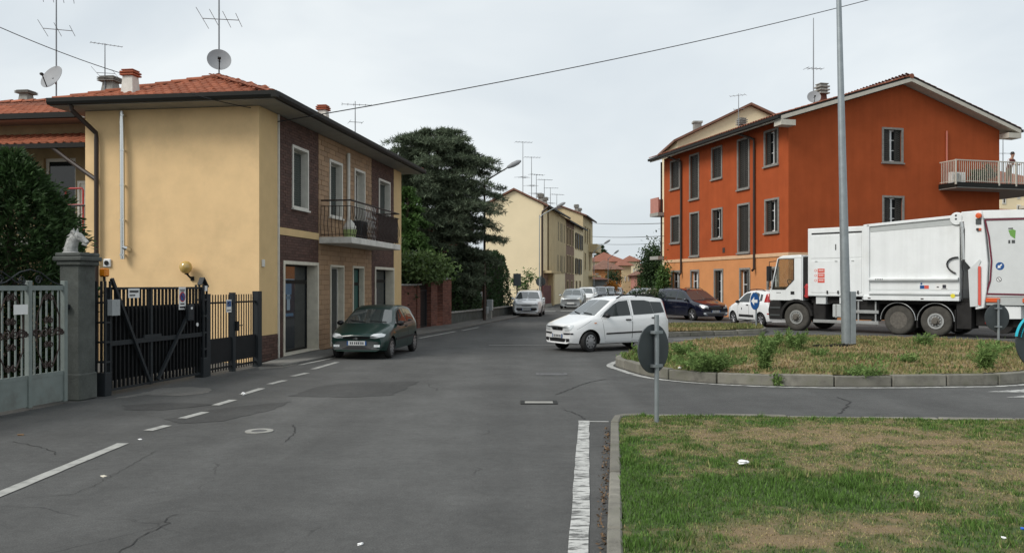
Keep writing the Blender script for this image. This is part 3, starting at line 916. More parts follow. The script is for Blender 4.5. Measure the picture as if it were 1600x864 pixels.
def antenna(label, base, height, yagis, dish=None, mast=.016, group='roof aerials'):
    """yagis = [(height, length of boom, azimuth, n, element length)]"""
    t = thing('roof_aerial', label, 'aerial', base, 0, group)
    mb = MB(); mb.tube([(0, 0, -.3), (0, 0, height*.6), (0, 0, height)], [mast, mast, mast*.7], 6); mb.build('mast', MT['antenna'], t)
    for hh, lb, az, n, le in yagis:
        d = Vector((math.cos(az), math.sin(az), .0)); e = Vector((-d.y, d.x, 0)); m2 = MB()
        c = Vector((0, 0, hh)); m2.tube([c - d*lb*.45, c + d*lb*.55], mast*.55, 5)
        for i in range(n):
            p = c + d*lb*(-.45 + i/(max(1, n-1)))
            L_ = le*(1-.35*i/max(1, n-1)); m2.tube([p - e*L_/2, p + e*L_/2], mast*.38, 4)
        m2.build('yagi', MT['antenna'], t)
    if dish:
        hh, rad, az, tilt = dish; m3 = MB(); prof = [(0.001, 0), (rad*.4, .03*rad), (rad*.75, .11*rad), (rad, .2*rad), (rad, .23*rad), (rad*.75, .14*rad), (rad*.4, .06*rad), (0.001, .03*rad)]
        m3.lathe(prof, 28); me = m3.mesh('dish', MT['dish'], smooth=True)
        o = link('dish', me, None, t); d = Vector((math.cos(az)*math.cos(tilt), math.sin(az)*math.cos(tilt), math.sin(tilt)))
        o.rotation_euler = d.to_track_quat('Z', 'Y').to_euler(); o.location = Vector((0, 0, hh)) + d*.1
        m4 = MB(); m4.tube([(0, -rad*.95, .2*rad), (0, -rad*.35, .95*rad)], .016, 5); m4.box(-.04, .04, -rad*.42, -rad*.28, .88*rad, 1.08*rad)
        link('feed_arm', m4.mesh('feed_arm', MT['gutter']), None, o)
        m5 = MB(); m5.tube([(0, 0, hh-.1), Vector((0, 0, hh)) + d*.12], .03, 6); m5.build('bracket', MT['antenna'], t)
    return t

# ------------------------------------------------------------------ beige corner house
HF = Frame(-5.823, 19.65, math.atan2(-.15, 1.0))
HL, HW, HT = 11.83, 4.38, 5.92       # length up the street, width of the gable side, wall height
house = fthing('corner_house', 'two storey beige corner house with brick street front and red tiled hip roof', 'house', HF)
hv = lambda px, py=445: HF.hx(px, py, 0.0)[0]
def hrect(x0, x1, yt, yb, side=0):
    """opening on the street front from photo pixels; yt, yb read at x0"""
    return (hv(x0), hv(x1), HF.hx(x0, yb)[1], HF.hx(x0, yt)[1])
V1, V2, V3, V4 = hv(435), hv(497), hv(580), hv(615)
W1 = hrect(457, 479.5, 230, 322); W2 = hrect(515, 533, 252, 336); WD = hrect(554, 568.5, 266, 378); W4 = hrect(592, 608, 281.5, 351)
WD = (WD[0], WD[1], 3.0, WD[3])
S1 = hrect(443.5, 495, 411.5, 557.5); S2 = hrect(516, 535.5, 416.5, 548); S3 = hrect(551, 567, 418, 540); S4 = hrect(586, 614, 420, 520)
S1 = (S1[0], S1[1], .07, S1[3]); S2 = (S2[0], S2[1], .10, S2[3]); S3 = (S3[0], S3[1], .10, S3[3]); S4 = (S4[0], S4[1], .12, S4[3])
up = [W1, W2, WD, W4]; dn = [S1, S2, S3, S4]
mb = MB()                                                   # gable side toward the camera, and the unseen back sides
wall(mb, 'y', 0.0, -HW, 0.0, .0, HT)
mb.quad((-HW, 0, 0), (-HW, HL, 0), (-HW, HL, HT), (-HW, 0, HT)); mb.quad((-HW, HL, 0), (0, HL, 0), (0, HL, HT), (-HW, HL, HT))
mb.build('wall', MT['beige_plaster'], house, fix=False)
for q_ in ((0.0, V1, .62), (V4, HL, 0.0)): mb = MB(); wall(mb, 'x', 0.0, q_[0], q_[1], q_[2], HT, (), -1); mb.build('front_strip', MT['beige_front'], house, fix=False)
band = (3.02, 3.20)
for a, b in ((V1, V2), (V3, V4)): mb = MB(); bx(mb, 'x', 0, 0, .03, a, b, *band); mb.build('string_course', MT['beige_front'], house)
for a, b in ((V1, V2), (V3, V4)): mb = MB(); wall(mb, 'x', 0.0, a, b, 0.0, HT, [h for h in up+dn if a < h[0] < b], -1, .25); mb.build('mortar_bed', MT['dark_mortar'], house, fix=False)
mb = MB(); wall(mb, 'x', 0.0, 0.0, V1, 0.0, .62, (), -1); mb.build('plinth_bed', MT['dark_mortar'], house, fix=False)
mb = MB(); wall(mb, 'x', 0.0, V2, V3, 0.0, HT, [h for h in up+dn if V2 < h[0] < V3], -1, .25)
mb.build('tile_bed', MT['tan_joint'], house, fix=False)
def grow(h, w): return (h[0]-w, h[1]+w, h[2]-w, h[3]+w)
for a, b in ((V1, V2), (V3, V4)):
    hs = [grow(h, .02) for h in up+dn if a < h[0] < b]
    bricks('brick_facing', house, 'dark_brick', 'x', 0.0, 1, a+.01, b-.01, 0.02, band[0]-.01, .25, .062, .010, .012, hs, seed=3)
    bricks('brick_facing', house, 'dark_brick', 'x', 0.0, 1, a+.01, b-.01, band[1]+.01, HT-.01, .25, .062, .010, .012, hs, seed=4)
bricks('brick_plinth', house, 'dark_brick', 'x', 0.0, 1, .0, V1-.02, .02, .61, .25, .062, .010, .012, seed=5)
hs = [grow(h, .02) for h in up+dn if V2 < h[0] < V3]
bricks('tile_facing', house, 'tan_tile', 'x', 0.0, 1, V2+.01, V3-.01, .02, HT-.01, .42, .125, .012, .014, hs, jitter=.004, seed=6)
# edging strip and downpipe between plaster and brick
mb = MB(); mb.box(.0, .035, V1-.05, V1+.0, .0, HT); mb.build('edge_strip', MT['white_frame'], house)
mb = MB(); v5 = hv(541.5); mb.tube([(.06, v5, HT-.2), (.06, v5, 3.2)], .055, 8); mb.build('white_downpipe', MT['white_frame'], house, smooth=True)

def window(h, m_glass, fw=.07, depth=.22, surround=.06, blind=False, mullion=False, parent=None, name='window', sill=True, m_frame='white_frame', axis='x', const=0.0, out=1, trans=None):
    """opening filled with frame and pane; a stone surround stands proud of the wall"""
    p = parent or house
    mb = MB(); frame_box(mb, axis, const, -out*.02, out*.035, h[0]-surround, h[1]+surround, h[2]-surround, h[3]+surround, surround+.012, surround+.012 if sill else 0)
    if sill: bx(mb, axis, const, -out*.02, out*.075, h[0]-surround-.03, h[1]+surround+.03, h[2]-surround-.03, h[2]-surround+.015)
    bx(mb, axis, const, -out*depth, -out*.02, h[0]+.0, h[0]+.018, h[2], h[3]); bx(mb, axis, const, -out*depth, -out*.02, h[1]-.018, h[1], h[2], h[3]); bx(mb, axis, const, -out*depth, -out*.02, h[0]+.018, h[1]-.018, h[3]-.018, h[3])
    s = mb.build(name, MT[m_frame], p)
    d = -out*depth
    m2 = MB(); frame_box(m2, axis, const, d-.02, d+.03, h[0]+.005, h[1]-.005, h[2]+.005, h[3]-.005, fw)
    if mullion: c = (h[0]+h[1])/2; bx(m2, axis, const, d-.02, d+.03, c-.03, c+.03, h[2]+fw, h[3]-fw)
    if trans: bx(m2, axis, const, d-.02, d+.03, h[0]+fw, h[1]-fw, trans-.05, trans+.05)
    m2.build('frame', MT['white_frame' if not trans else 'gutter'], s)
    m3 = MB(); bx(m3, axis, const, d-.012, d+.004, h[0]+fw, h[1]-fw, h[2]+fw, h[3]-fw); m3.build('pane', MT[m_glass], s)
    if blind:
        n = 0; k = int((h[3]-h[2]-.1)/.06); m4 = MB()
        for i in range(k):
            z = h[2]+.05+i*(h[3]-h[2]-.1)/k; bx(m4, axis, const, d+.04, d+.065, h[0]+.02, h[1]-.02, z, z+.052)
        m4.build('roller_shutter', MT['blind_grey'], s)
    return s
window(W1, 'dark_glass', blind=True); window(W2, 'dark_glass', blind=True); window(W4, 'dark_glass', blind=True)
wd = window(WD, 'dark_glass', mullion=True, sill=False, name='balcony_door')
w = window(S1, 'shop_glass', fw=.05, depth=.30, surround=.07, sill=False, name='shop_window', m_frame='cream_stone', trans=S1[3]-.45)
window(S2, 'shop_glass', fw=.05, depth=.17, surround=.05, sill=False, name='shop_door', m_frame='cream_stone')
d3 = window(S3, 'green_door', fw=.05, depth=.15, surround=.05, sill=False, name='green_door', m_frame='cream_stone', trans=S3[3]-.5)
window(S4, 'shop_glass', fw=.05, depth=.30, surround=.07, sill=True, name='shop_window', m_frame='cream_stone', trans=S4[3]-.4)
# doorstep of the big shop window and the posters hung behind its glass
mb = MB(); mb.box(-.3, .06, S1[0]-.07, S1[1]+.07, .04, .075); mb.build('doorstep', MT['cream_stone'], house, bevel=.01)
c = (S1[0]+S1[1])/2
def poster(y0, y1, z0, z1, bands, label):
    t = thing('poster', label, 'poster', HF.wor(-.275, (y0+y1)/2, z0), HF.ang); hw = (y1-y0)/2
    mb = MB(); mb.box(-.003, .003, -hw, hw, 0, z1-z0); mb.build('sheet', MT['poster_dark'], t)
    for (a, b, za, zb, mm) in bands:
        m2 = MB(); m2.box(.003, .005, -hw+a*2*hw, -hw+b*2*hw, za*(z1-z0), zb*(z1-z0)); m2.build('print', MT[mm], t)
mat('poster_dark', (.012, .018, .03), .4); mat('poster_blue', (.07, .14, .22), .5); mat('poster_pale', (.22, .30, .36), .5); mat('poster_grey', (.20, .20, .19), .6)
ww = S1[1]-S1[0]
poster(S1[0]+.24*ww, S1[0]+.60*ww, .95, 1.95, [(.0, 1, .94, 1., 'poster_pale'), (.25, .75, .60, .88, 'poster_blue'), (.38, .62, .20, .60, 'poster_pale'), (.30, .70, .48, .56, 'poster_blue'), (.1, .9, .04, .12, 'poster_blue')],
       'dark blue poster hanging behind the big shop window')
ww = S4[1]-S4[0]
poster(S4[0]+.1*ww, S4[0]+.55*ww, 1.0, 1.75, [(.1, .9, .1, .9, 'poster_grey'), (.3, .6, .2, .7, 'poster_dark')], 'grey portrait poster behind the far shop window')
# house number, light switch box and small fittings
mb = MB(); a = HF.hx(410.5, 417); mb.box(0, .03, a[0]-.07, a[0]+.07, a[1], a[1]+.17); mb.build('number_plate', MT['white_frame'], house, bevel=.008)

# balcony
ov = .95
b0 = hv(498); b1 = HF.hx(626, 389, ov)[0]; zt = HF.hx(553, 370.5, ov)[1]; zb_ = HF.hx(553, 380.5, ov)[1]
mb = MB(); mb.slab([(0, b0, zb_), (ov, b0, zb_), (ov, b1, zb_), (0, b1, zb_)], (0, 0, zt-zb_))
bal = mb.build('balcony', MT['white_plaster'], house, bevel=.015)
mb = MB(); hr = 1.0
rails = []
for z, r in ((zt+hr, .024), (zt+hr-.16, .012), (zt+.07, .012)):
    mb.tube([(.05, b0+.04, z), (ov-.05, b0+.04, z), (ov-.05, b1-.04, z), (.05, b1-.04, z)], r, 6)
mb.build('handrail', MT['rust_iron'], bal)
def belly(p, d, k=.10):
    """one bulged railing bar"""
    p, d = Vector(p), Vector(d); pts = []
    for i in range(7):
        t = i/6; pts.append(p + Vector((0, 0, .02+(hr-.16)*t)) + d*(k*math.sin(math.pi*min(1, t*1.25))**2 if t < .8 else 0))
    return pts
bars = []
n = 8
for i in range(n+1): bars.append(((.05+(ov-.10)*i/n, b0+.04, zt), (0, -1, 0)))
n = int((b1-b0)/.14)
for i in range(1, n): bars.append(((ov-.05, b0+.04+(b1-b0-.08)*i/n, zt), (1, 0, 0)))
for i in range(1, 8): bars.append(((.05+(ov-.10)*i/8, b1-.04, zt), (0, 1, 0)))
bm0 = {}
for p, d in bars:
    if d not in bm0:
        q = MB(); q.tube(belly((0, 0, 0), d, .07), .009, 4); bm0[d] = q.mesh('railing_bar', MT['rust_iron'])
    link('railing_bar', bm0[d], None, bal, p)
# reed screen tied inside the far half of the railing
mb = MB(); y0, y1 = b0+(b1-b0)*.55, b1-.06; k = 60
for i in range(k):
    y = y0+(y1-y0)*i/k; mb.box(ov-.085, ov-.075, y, y+(y1-y0)/k*.8, zt+.05, zt+hr-.18+rnd.uniform(-.02, .02))
o = mb.build('reed_screen', MT['rust_iron'], bal, fix=False); tag(o, kind='stuff')
# lattice gate leaning on the balcony, air conditioner box and plant tub
t = thing('garden_trellis', 'pale diamond lattice trellis standing on the balcony by the door', 'lattice', HF.wor(.30, WD[0]+.1, zt), HF.ang)
mb = MB(); lw, lh = 1.1, 1.15
for i in range(-6, 8):
    for s in (1, -1):
        x0 = i*.16; pts = [(0, x0, 0), (0, x0+s*lh*.55, lh)]
        a, b = Vector(pts[0]), Vector(pts[1])
        def clip(a, b):
            if a.y > b.y: a, b = b, a
            if b.y < 0 or a.y > lw: return None
            if a.y < 0: a = a.lerp(b, -a.y/(b.y-a.y))
            if b.y > lw: b = a.lerp(b, (lw-a.y)/(b.y-a.y))
            return a, b
        r_ = clip(a, b)
        if r_ and (r_[1]-r_[0]).length > .05: mb.bar(r_[0], r_[1], .014, .010, up=(1, 0, 0))
mb.build('lattice', MT['white_paint'], t)
t = thing('air_conditioner', 'dark air conditioner box standing on the house balcony', 'air conditioner', HF.wor(.28, hv(548), zt), HF.ang)
mb = MB(); mb.box(-.15, .15, -.3, .3, .04, .62); mb.build('case', MT['grey_iron'], t, bevel=.02)
mb = MB(); mb.lathe([(.2, .152), (.2, .162), (.17, .162)], 18, (0, 0, .33), 'x'); mb.build('fan_grille', MT['black_iron'], t)
t = thing('plant_tub', 'yellow green tub with cloth covered plant on the balcony corner', 'plant tub', HF.wor(.62, b0+.75, zt), HF.ang)
mb = MB(); mb.lathe([(.15, 0), (.19, .22), (.20, .24), (.17, .24)], 16); mb.build('tub', MT['plastic_green'], t, smooth=True)
mb = MB(); mb.lathe([(.17, .2), (.19, .30), (.13, .42), (.04, .52), (.01, .54)], 14); mb.build('cloth', MT['white_frame'], t, smooth=True)

# eaves, gutters and roof
ov_ = .62; E0 = 5.93
rf = thing('roof', None, None); rf.parent = house
mb = MB()
u0, u1, v0, v1 = -HW-.46, ov_, -ov_, HL+ov_
mb.slab([(u0, v0, E0), (u1, v0, E0), (u1, v1, E0), (u0, v1, E0)], (0, 0, .06)); mb.build('soffit', MT['soffit_grey'], rf)
mb = MB(); ez = E0+.005; g = .10
for a, b in (((u0, v0), (u1, v0)), ((u1, v0), (u1, v1)), ((u1, v1), (u0, v1))):
    a, b = Vector((*a, ez+.07)), Vector((*b, ez+.07)); d = (b-a).normalized(); nn = Vector((d.y, -d.x, 0))
    prof = [(-.0, .10), (.0, -.06), (.10, -.06), (.13, .0), (.13, .09), (.115, .09), (.11, .01), (.09, -.04), (.02, -.04), (.02, .10)]
    pa = [a - d*.10*0 + nn*p + Vector((0, 0, q)) for p, q in prof]; pb = [b + nn*p + Vector((0, 0, q)) for p, q in prof]
    k = len(prof); mb.add(pa+pb, [(i, (i+1) % k, k+(i+1) % k, k+i) for i in range(k)] + [tuple(range(k)), tuple(range(2*k-1, k-1, -1))])
for p in ((u1, v0), (u1, v1)): mb.box(p[0]-.0, p[0]+.13, p[1]-(.13 if p[1] < 0 else 0), p[1]+(0 if p[1] < 0 else .13), ez+.01, ez+.155)
mb.build('gutter', MT['gutter'], rf)
zr = 7.12; um = (u0+u1)/2; hw2 = (u1-u0)/2; rise = zr-(E0+.10)
A, B = Vector((um, v0+hw2, zr)), Vector((um, v1-hw2, zr)); ze = E0+.10
c00, c10, c11, c01 = Vector((u0, v0, ze)), Vector((u1, v0, ze)), Vector((u1, v1, ze)), Vector((u0, v1, ze))
mb = MB(); mb.poly([c00, c10, A]); mb.poly([c10, c11, B, A]); mb.poly([c11, c01, B]); mb.poly([c01, c00, A, B]); mb.build('roof_deck', MT['roof_tile_old'], rf)
sl = math.hypot(hw2, rise); upv = Vector((0, hw2, rise)).normalized()
n1 = tiles(rf, c00, (1, 0, 0), upv, u1-u0, sl, lambda s, t: t*hw2/sl < min(s, (u1-u0)-s)+.05, seed=1)
upr = Vector((-hw2, 0, rise)).normalized()
tiles(rf, c10, (0, 1, 0), upr, v1-v0, sl, lambda s, t: t*hw2/sl < min(s, (v1-v0)-s)+.05, single=False, seed=2)
ridge_caps(rf, c00 + Vector((.05, .05, .03)), A + Vector((0, 0, .03))); ridge_caps(rf, c10 + Vector((-.05, .05, .03)), A + Vector((0, 0, .03)))
ridge_caps(rf, A + Vector((0, 0, .04)), B + Vector((0, 0, .04)), m='roof_tile_mass'); ridge_caps(rf, c11 + Vector((0, 0, .03)), B + Vector((0, 0, .03)), m='roof_tile_mass')
# left wing behind, with its own roof, canopy and balcony
wl_ = -13.0; wv = 1.35; wr = 3.35
mb = MB(); wall(mb, 'y', wv, wl_, -HW, 2.9, HT, [(-6.5, -5.6, 2.95, 5.05)], 1, .2); wall(mb, 'y', wv+.1, wl_, -HW, 0, 2.9); mb.build('wing_wall', MT['wing_plaster_shaded'], house, fix=False)
mb = MB(); mb.slab([(wl_, wv-.72, E0-.02), (-HW-ov_*.0, wv-.72, E0-.02), (-HW, wv+.3, E0-.02), (wl_, wv+.3, E0-.02)], (0, 0, .05)); mb.build('wing_soffit', MT['soffit_grey'], rf)
mb = MB(); mb.box(wl_, -HW-ov_-.02, wv-.85, wv-.72, E0-.02, E0+.11); mb.build('wing_gutter', MT['gutter'], rf)
we, wz = Vector((wl_, wv-.72, E0+.08)), zr-.12; wrv = wv+wr-1.05; hw3 = wrv-(wv-.72)
mb = MB(); mb.poly([we, (um, wv-.72, E0+.08), (um, wrv, wz), (wl_, wrv, wz)]); mb.poly([(wl_, wrv, wz), (um, wrv, wz), (um, wrv+3, E0+.3), (wl_, wrv+3, E0+.3)]); mb.build('wing_deck', MT['roof_tile_old'], rf)
sl3 = math.hypot(hw3, wz-we.z); uw = Vector((0, hw3, wz-we.z)).normalized()
lim = 300-n1-0
s_right = (u0-wl_)
def wclip(s, t):
    # stop where the wing runs under the hip slope of the main roof
    u = wl_+s; v = wv-.72+t*hw3/sl3
    zmain = ze + rise/hw2*min(u-u0, v-v0) if (u > u0 and v > v0) else -1
    return we.z+t*(wz-we.z)/sl3 > zmain - .02
# near the frame edge outwards: tiles that can be seen come first
tiles(rf, Vector((-9.9, wv-.72, we.z)), (1, 0, 0), uw, um+9.9, sl3, lambda s, t: wclip(s-9.9-wl_, t), seed=3, limit=170)
tiles(rf, we, (1, 0, 0), uw, -9.9-wl_, sl3, None, single=False, seed=4)
ridge_caps(rf, (um-.2, wrv, wz+.04), (-9.6, wrv, wz+.04))
# canopy over the wing balcony
cz0, cz1, cv0 = 5.14, 5.58, .12
mb = MB(); mb.slab([(wl_, cv0, cz0-.02), (-HW-.02, cv0, cz0-.02), (-HW-.02, wv, cz1-.02), (wl_, wv, cz1-.02)], (0, 0, .05)); cp = mb.build('canopy', MT['soffit_grey'], house)
cu = Vector((0, wv-cv0, cz1-cz0)).normalized()
tiles(cp, (-9.6, cv0, cz0+.04), (1, 0, 0), cu, 9.6-HW-.05, math.hypot(wv-cv0, cz1-cz0), None, seed=5, limit=300)
mb = MB(); mb.box(wl_, -HW-.02, cv0-.12, cv0, cz0-.06, cz0+.05); mb.build('canopy_gutter', MT['gutter'], cp)
# wing balcony floor, rail and window
mb = MB(); mb.box(wl_, -HW-.03, .3, wv, 2.78, 2.95); mb.build('wing_balcony', MT['concrete'], house)
mb = MB(); mb.tube([(wl_, .34, 3.72), (-HW-.05, .34, 3.72)], .022, 6); mb.tube([(wl_, .34, 3.05), (-HW-.05, .34, 3.05)], .015, 5); wb = mb.build('wing_railing', MT['grey_iron'], house)
q = MB(); q.tube([(0, 0, 0), (0, 0, .68)], .009, 4); qm = q.mesh('railing_bar', MT['grey_iron'])
u = -HW-.12
while u > -9.0: link('railing_bar', qm, None, wb, (u, .34, 3.05)); u -= .13
mb = MB(); frame_box(mb, 'y', wv+.12, -.03, .03, -6.5, -5.6, 2.95, 5.05, .08); s = mb.build('wing_window', MT['white_frame'], house)
mb = MB(); bx(mb, 'y', wv+.13, -.01, .01, -6.42, -5.68, 3.03, 4.97); mb.build('pane', MT['dark_glass'], s)
mb = MB(); mb.box(-5.25, -4.75, wv-.35, wv-.30, 2.95, 4.35); frame_box(mb, 'y', wv-.36, -.02, .0, -5.28, -4.72, 2.95, 4.40, .06); mb.build('white_shutter', MT['white_frame'], house)

# pipes on the side wall
def pipe(pts, r, m, name, parent, n=8): mb = MB(); mb.tube(pts, r, n); return mb.build(name, MT[m], parent, smooth=True)
ud = HF.hy(151, 445, -.08)[0]
pipe([(ud-.28, -ov_+.02, E0+.02), (ud-.28, -ov_+.04, E0-.10), (ud, -.10, E0-.55), (ud, -.09, E0-.7), (ud, -.09, .0)], .055, 'brown_pipe', 'downpipe', house)
pipe([(-HW-.9, cv0-.06, cz0-.05), (-HW-.5, cv0-.04, cz0-.35), (ud-.02, -.09, cz0-.85)], .05, 'brown_pipe', 'branch_pipe', house)
uf, ztop = HF.hy(190.5, 174, -.12); zlow = HF.hy(193, 405, -.12)[1]
fl = pipe([(uf, -.12, ztop), (uf+.02, -.12, zlow)], .055, 'steel', 'flue_pipe', house, 12)
for zz in np.linspace(zlow+.1, ztop-.1, 5):
    mb = MB(); mb.lathe([(.064, -.02), (.064, .02)], 12, (uf+.01, -.12, zz)); mb.box(uf-.01, uf+.03, -.07, 0, zz-.012, zz+.012); mb.build('collar', MT['steel'], fl)
mb = MB(); mb.tube([(uf+.02, -.12, zlow+.28), (uf+.10, -.11, zlow+.26), (uf+.12, .0, zlow+.22)], .06, 8); mb.build('elbow', MT['steel'], fl, smooth=True)
a = HF.hy(168.5, 411, -.0); mb = MB(); mb.box(a[0]-.10, a[0]+.10, -.05, 0, a[1]-.10, a[1]+.10); vt = mb.build('wall_vent', MT['white_paint'], house, bevel=.02)
mb = MB(); mb.lathe([(.055, -.07), (.055, -.05), (.03, -.05)], 14, (a[0], 0, a[1]), 'y'); mb.build('vent_hole', MT['black_iron'], vt)
a = HF.hy(291, 419, -.18)
t = thing('globe_lamp', 'amber glass globe lamp on the beige side wall', 'wall lamp', HF.wor(a[0], 0, a[1]), HF.ang)
mb = MB(); mb.lathe([(.001, -.15), (.07, -.135), (.12, -.085), (.146, 0), (.12, .085), (.07, .13), (.001, .15)], 20, (0, -.2, .02)); mb.build('globe', MT['amber_globe'], t, smooth=True)
mb = MB(); mb.tube([(.06, 0, -.24), (.06, -.1, -.22), (.02, -.2, -.13)], .022, 8); mb.lathe([(.045, 0), (.045, .03)], 12, (.02, -.2, -.145)); mb.box(.02, .10, -.03, 0, -.29, -.19); mb.build('bracket', MT['black_iron'], t)

# chimneys on this house
q = HF.hy(204, 150, v0+.85); chimney(rf, (q[0], v0+.85, ze+rise/hw2*.85), .36, .40, 'white')
q = HF.hx(505, 188, um+.6); chimney(rf, (um+.6, q[0], zr-.1), .38, .44, 'white')
q = HF.hy(173, 130, 4.6); chimney(rf, (q[0], 4.6, q[1]-.14), .44, .16, 'slab')
q = HF.hy(41, 150, 4.2); chimney(rf, (q[0], 4.2, q[1]-.05), .36, .10, 'slab')
# aerials on this house
q = HF.hy(88, 130, wrv); antenna('tall aerial with a grey dish on the left wing roof', HF.wor(q[0], wrv, zr), 3.4, [(1.98, .75, R(20), 3, 1.7), (2.9, .8, R(25), 4, 1.2)], (.52, .37, R(-112), R(25)), .02)
q = HF.hy(164, 118, 4.4); antenna('thin aerial with a small comb above the grey slab chimney', HF.wor(q[0], 4.4, zr), 1.75, [(.88, .5, R(15), 2, 1.5), (1.72, .85, R(35), 9, .22)])
q = HF.hx(353, 118, um); antenna('tall aerial behind the pale dish on the hip roof top', HF.wor(um, A.y+.05, zr), 3.0, [(1.55, .9, R(10), 4, 1.8), (2.2, .9, R(15), 5, 1.0)], (.42, .30, R(-70), R(18)), .02)
q = HF.hx(555, 205, um); antenna('small aerial toward the far end of the hip roof', HF.wor(um, q[0], zr-.05), 1.75, [(1.62, 1.1, R(12), 6, .5), (.95, .5, R(20), 2, .8)], None, .02)
# ------------------------------------------------------------------ gates and fence along the left edge of the road
FF = Frame(-6.60, 13.95, math.atan2(-.2, 1.0))
fy = lambda px: FF.hx(px, 445, 0.0)[0]
def ith(name, label, cat, y=0.0, group=None): return thing(name, label, cat, FF.wor(0, y), FF.ang, group)

# yard floor behind is the road sheet; stone gate pillar with horse head
p0, p1 = fy(122), fy(145); pw = .32
t = ith('gate_pillar', 'dark weathered stone gate pillar carrying a horse head', 'pillar', (p0+p1)/2)
hl = (p1-p0)/2+.02
mb = MB(); mb.box(-pw, .04, -hl, hl, .0, 2.12); mb.build('shaft', MT['pillar_stone'], t, bevel=.02)
mb = MB(); mb.box(-pw-.02, .06, -hl-.02, hl+.02, .0, .42); mb.build('base', MT['pillar_stone'], t, bevel=.02)
mb = MB(); mb.box(-pw-.03, .09, -hl-.03, hl+.03, 2.10, 2.17); mb.box(-pw-.08, .12, -hl-.06, hl+.06, 2.17, 2.24); mb.box(-pw-.05, .09, -hl-.04, hl+.04, 2.24, 2.30); mb.build('cap', MT['pillar_stone'], t, bevel=.015)
mb = MB(); mb.box(-.24, -.12, -hl-.09, -hl, 1.42, 1.50); mb.box(-.21, -.15, -hl-.12, -hl-.09, 1.44, 1.52); mb.build('latch_box', MT['grey_iron'], t, bevel=.01)

def horse_head(loc, rz):
    o = thing('horse_head', 'weathered white horse head bust on top of the gate pillar', 'statue', loc, rz)
    # spine of neck and head: (x, z, half height, half width); x forward
    sp_ = [(-.085, .0, .085, .075), (-.080, .06, .082, .068), (-.062, .12, .075, .056), (-.035, .175, .068, .050), (.0, .215, .062, .048)]
    hd = [(.0, .225, .055, .045), (.035, .215, .052, .048), (.07, .192, .045, .042), (.105, .165, .036, .033), (.135, .143, .032, .030), (.155, .128, .024, .024)]
    mb = MB(); n = 14
    def loft(seq, ax):
        vs = []
        for i, (x, z, a, b) in enumerate(seq):
            j, k = max(0, i-1), min(len(seq)-1, i+1); d = Vector((seq[k][0]-seq[j][0], 0, seq[k][1]-seq[j][1])).normalized(); nn = Vector((-d.z, 0, d.x))
            for q in range(n):
                t_ = 2*math.pi*q/n; vs.append(Vector((x, 0, z)) + nn*a*math.cos(t_) + Vector((0, 1, 0))*b*math.sin(t_))
        fs = [(i*n+q, i*n+(q+1) % n, (i+1)*n+(q+1) % n, (i+1)*n+q) for i in range(len(seq)-1) for q in range(n)]
        fs += [tuple(range(n))[::-1], tuple((len(seq)-1)*n+q for q in range(n))]
        mb.add(vs, fs)
    loft(sp_, 0); loft(hd, 0)
    mb.lathe([(.085, 0), (.095, .012), (.080, .03)], 16, (-.08, 0, -.01))
    mb.tube([(.10, -.012, .12), (.14, -.012, .100), (.155, -.01, .098)], [.022, .016, .010], 6)      # lower jaw
    for s in (1, -1):
        mb.tube([(-.005, s*.022, .26), (-.015, s*.030, .30), (-.012, s*.032, .325)], [.016, .012, .003], 6)   # ears
        mb.tube([(.040, s*.040, .225), (.052, s*.046, .222), (.062, s*.040, .214)], [.006, .010, .006], 5)     # eye ridge
        mb.tube([(.148, s*.020, .140), (.158, s*.024, .134)], [.008, .004], 5)
    mb.build('bust', MT['horse_stone'], o, smooth=True, ang=60)
    mm = MB(); rr = random.Random(4)
    for i in range(16):
        f = i/15; x = -.02-.105*math.sin(f*1.4); z = .265-.25*f
        mm.tube([(x+.03, rr.uniform(-.012, .012), z), (x-.035, rr.uniform(-.02, .02), z+.022), (x-.075, rr.uniform(-.03, .03), z-.012+rr.uniform(-.02, .02))], [.018, .015, .003], 5)
    mm.build('mane', MT['horse_stone'], o, smooth=True, ang=60)
    o.scale = (1.32, 1.32, 1.2)
mat('horse_stone', (.36, .36, .345), .9, var=.4, vscale=18, stain=.8, stain_col=(.07, .07, .065), sscale=11, bump=.6, bscale=50)
hp = FF.wor(-.16, (p0+p1)/2, 2.30); horse_head(hp, R(-14))

# pale green double gate
w_end = fy(104.5)
t = ith('pale_gate', 'pale green painted steel gate with scrollwork and solid rusty foot panel', 'gate', w_end)
ys = [0.0, -.72, -1.44, -2.16, -2.88, -3.60]
Lg = -ys[-1]
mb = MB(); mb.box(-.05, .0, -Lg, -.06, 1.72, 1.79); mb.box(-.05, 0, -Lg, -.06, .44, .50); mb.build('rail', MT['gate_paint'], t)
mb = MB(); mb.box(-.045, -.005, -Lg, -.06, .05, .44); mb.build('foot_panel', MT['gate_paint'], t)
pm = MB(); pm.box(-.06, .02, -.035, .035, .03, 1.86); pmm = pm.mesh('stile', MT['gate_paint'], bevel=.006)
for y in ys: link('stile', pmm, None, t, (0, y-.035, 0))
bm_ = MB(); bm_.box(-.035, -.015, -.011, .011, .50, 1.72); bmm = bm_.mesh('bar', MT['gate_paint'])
for i in range(5):
    for k in range(1, 6):
        link('bar', bmm, None, t, (0, ys[i]-.035-(.72*k/6), 0))
def scroll(c, r, turns=1.6, s=1, a0=0.0, flat='x'):
    pts = []
    for i in range(15):
        f = i/14; a = a0+s*f*turns*2*math.pi; rr_ = r*(1-.75*f); pts.append((c[0], c[1]+rr_*math.cos(a), c[2]+rr_*math.sin(a)))
    return pts
sm = MB()
for dz, rr_ in ((1.10, .075), (1.28, .05), (.92, .05), (1.62, .055), (.62, .055)):
    for s in (1, -1): sm.tube(scroll((.006, s*rr_*1.05, dz), rr_, 1.5, s, math.pi/2 if s > 0 else math.pi/2), .011, 5)
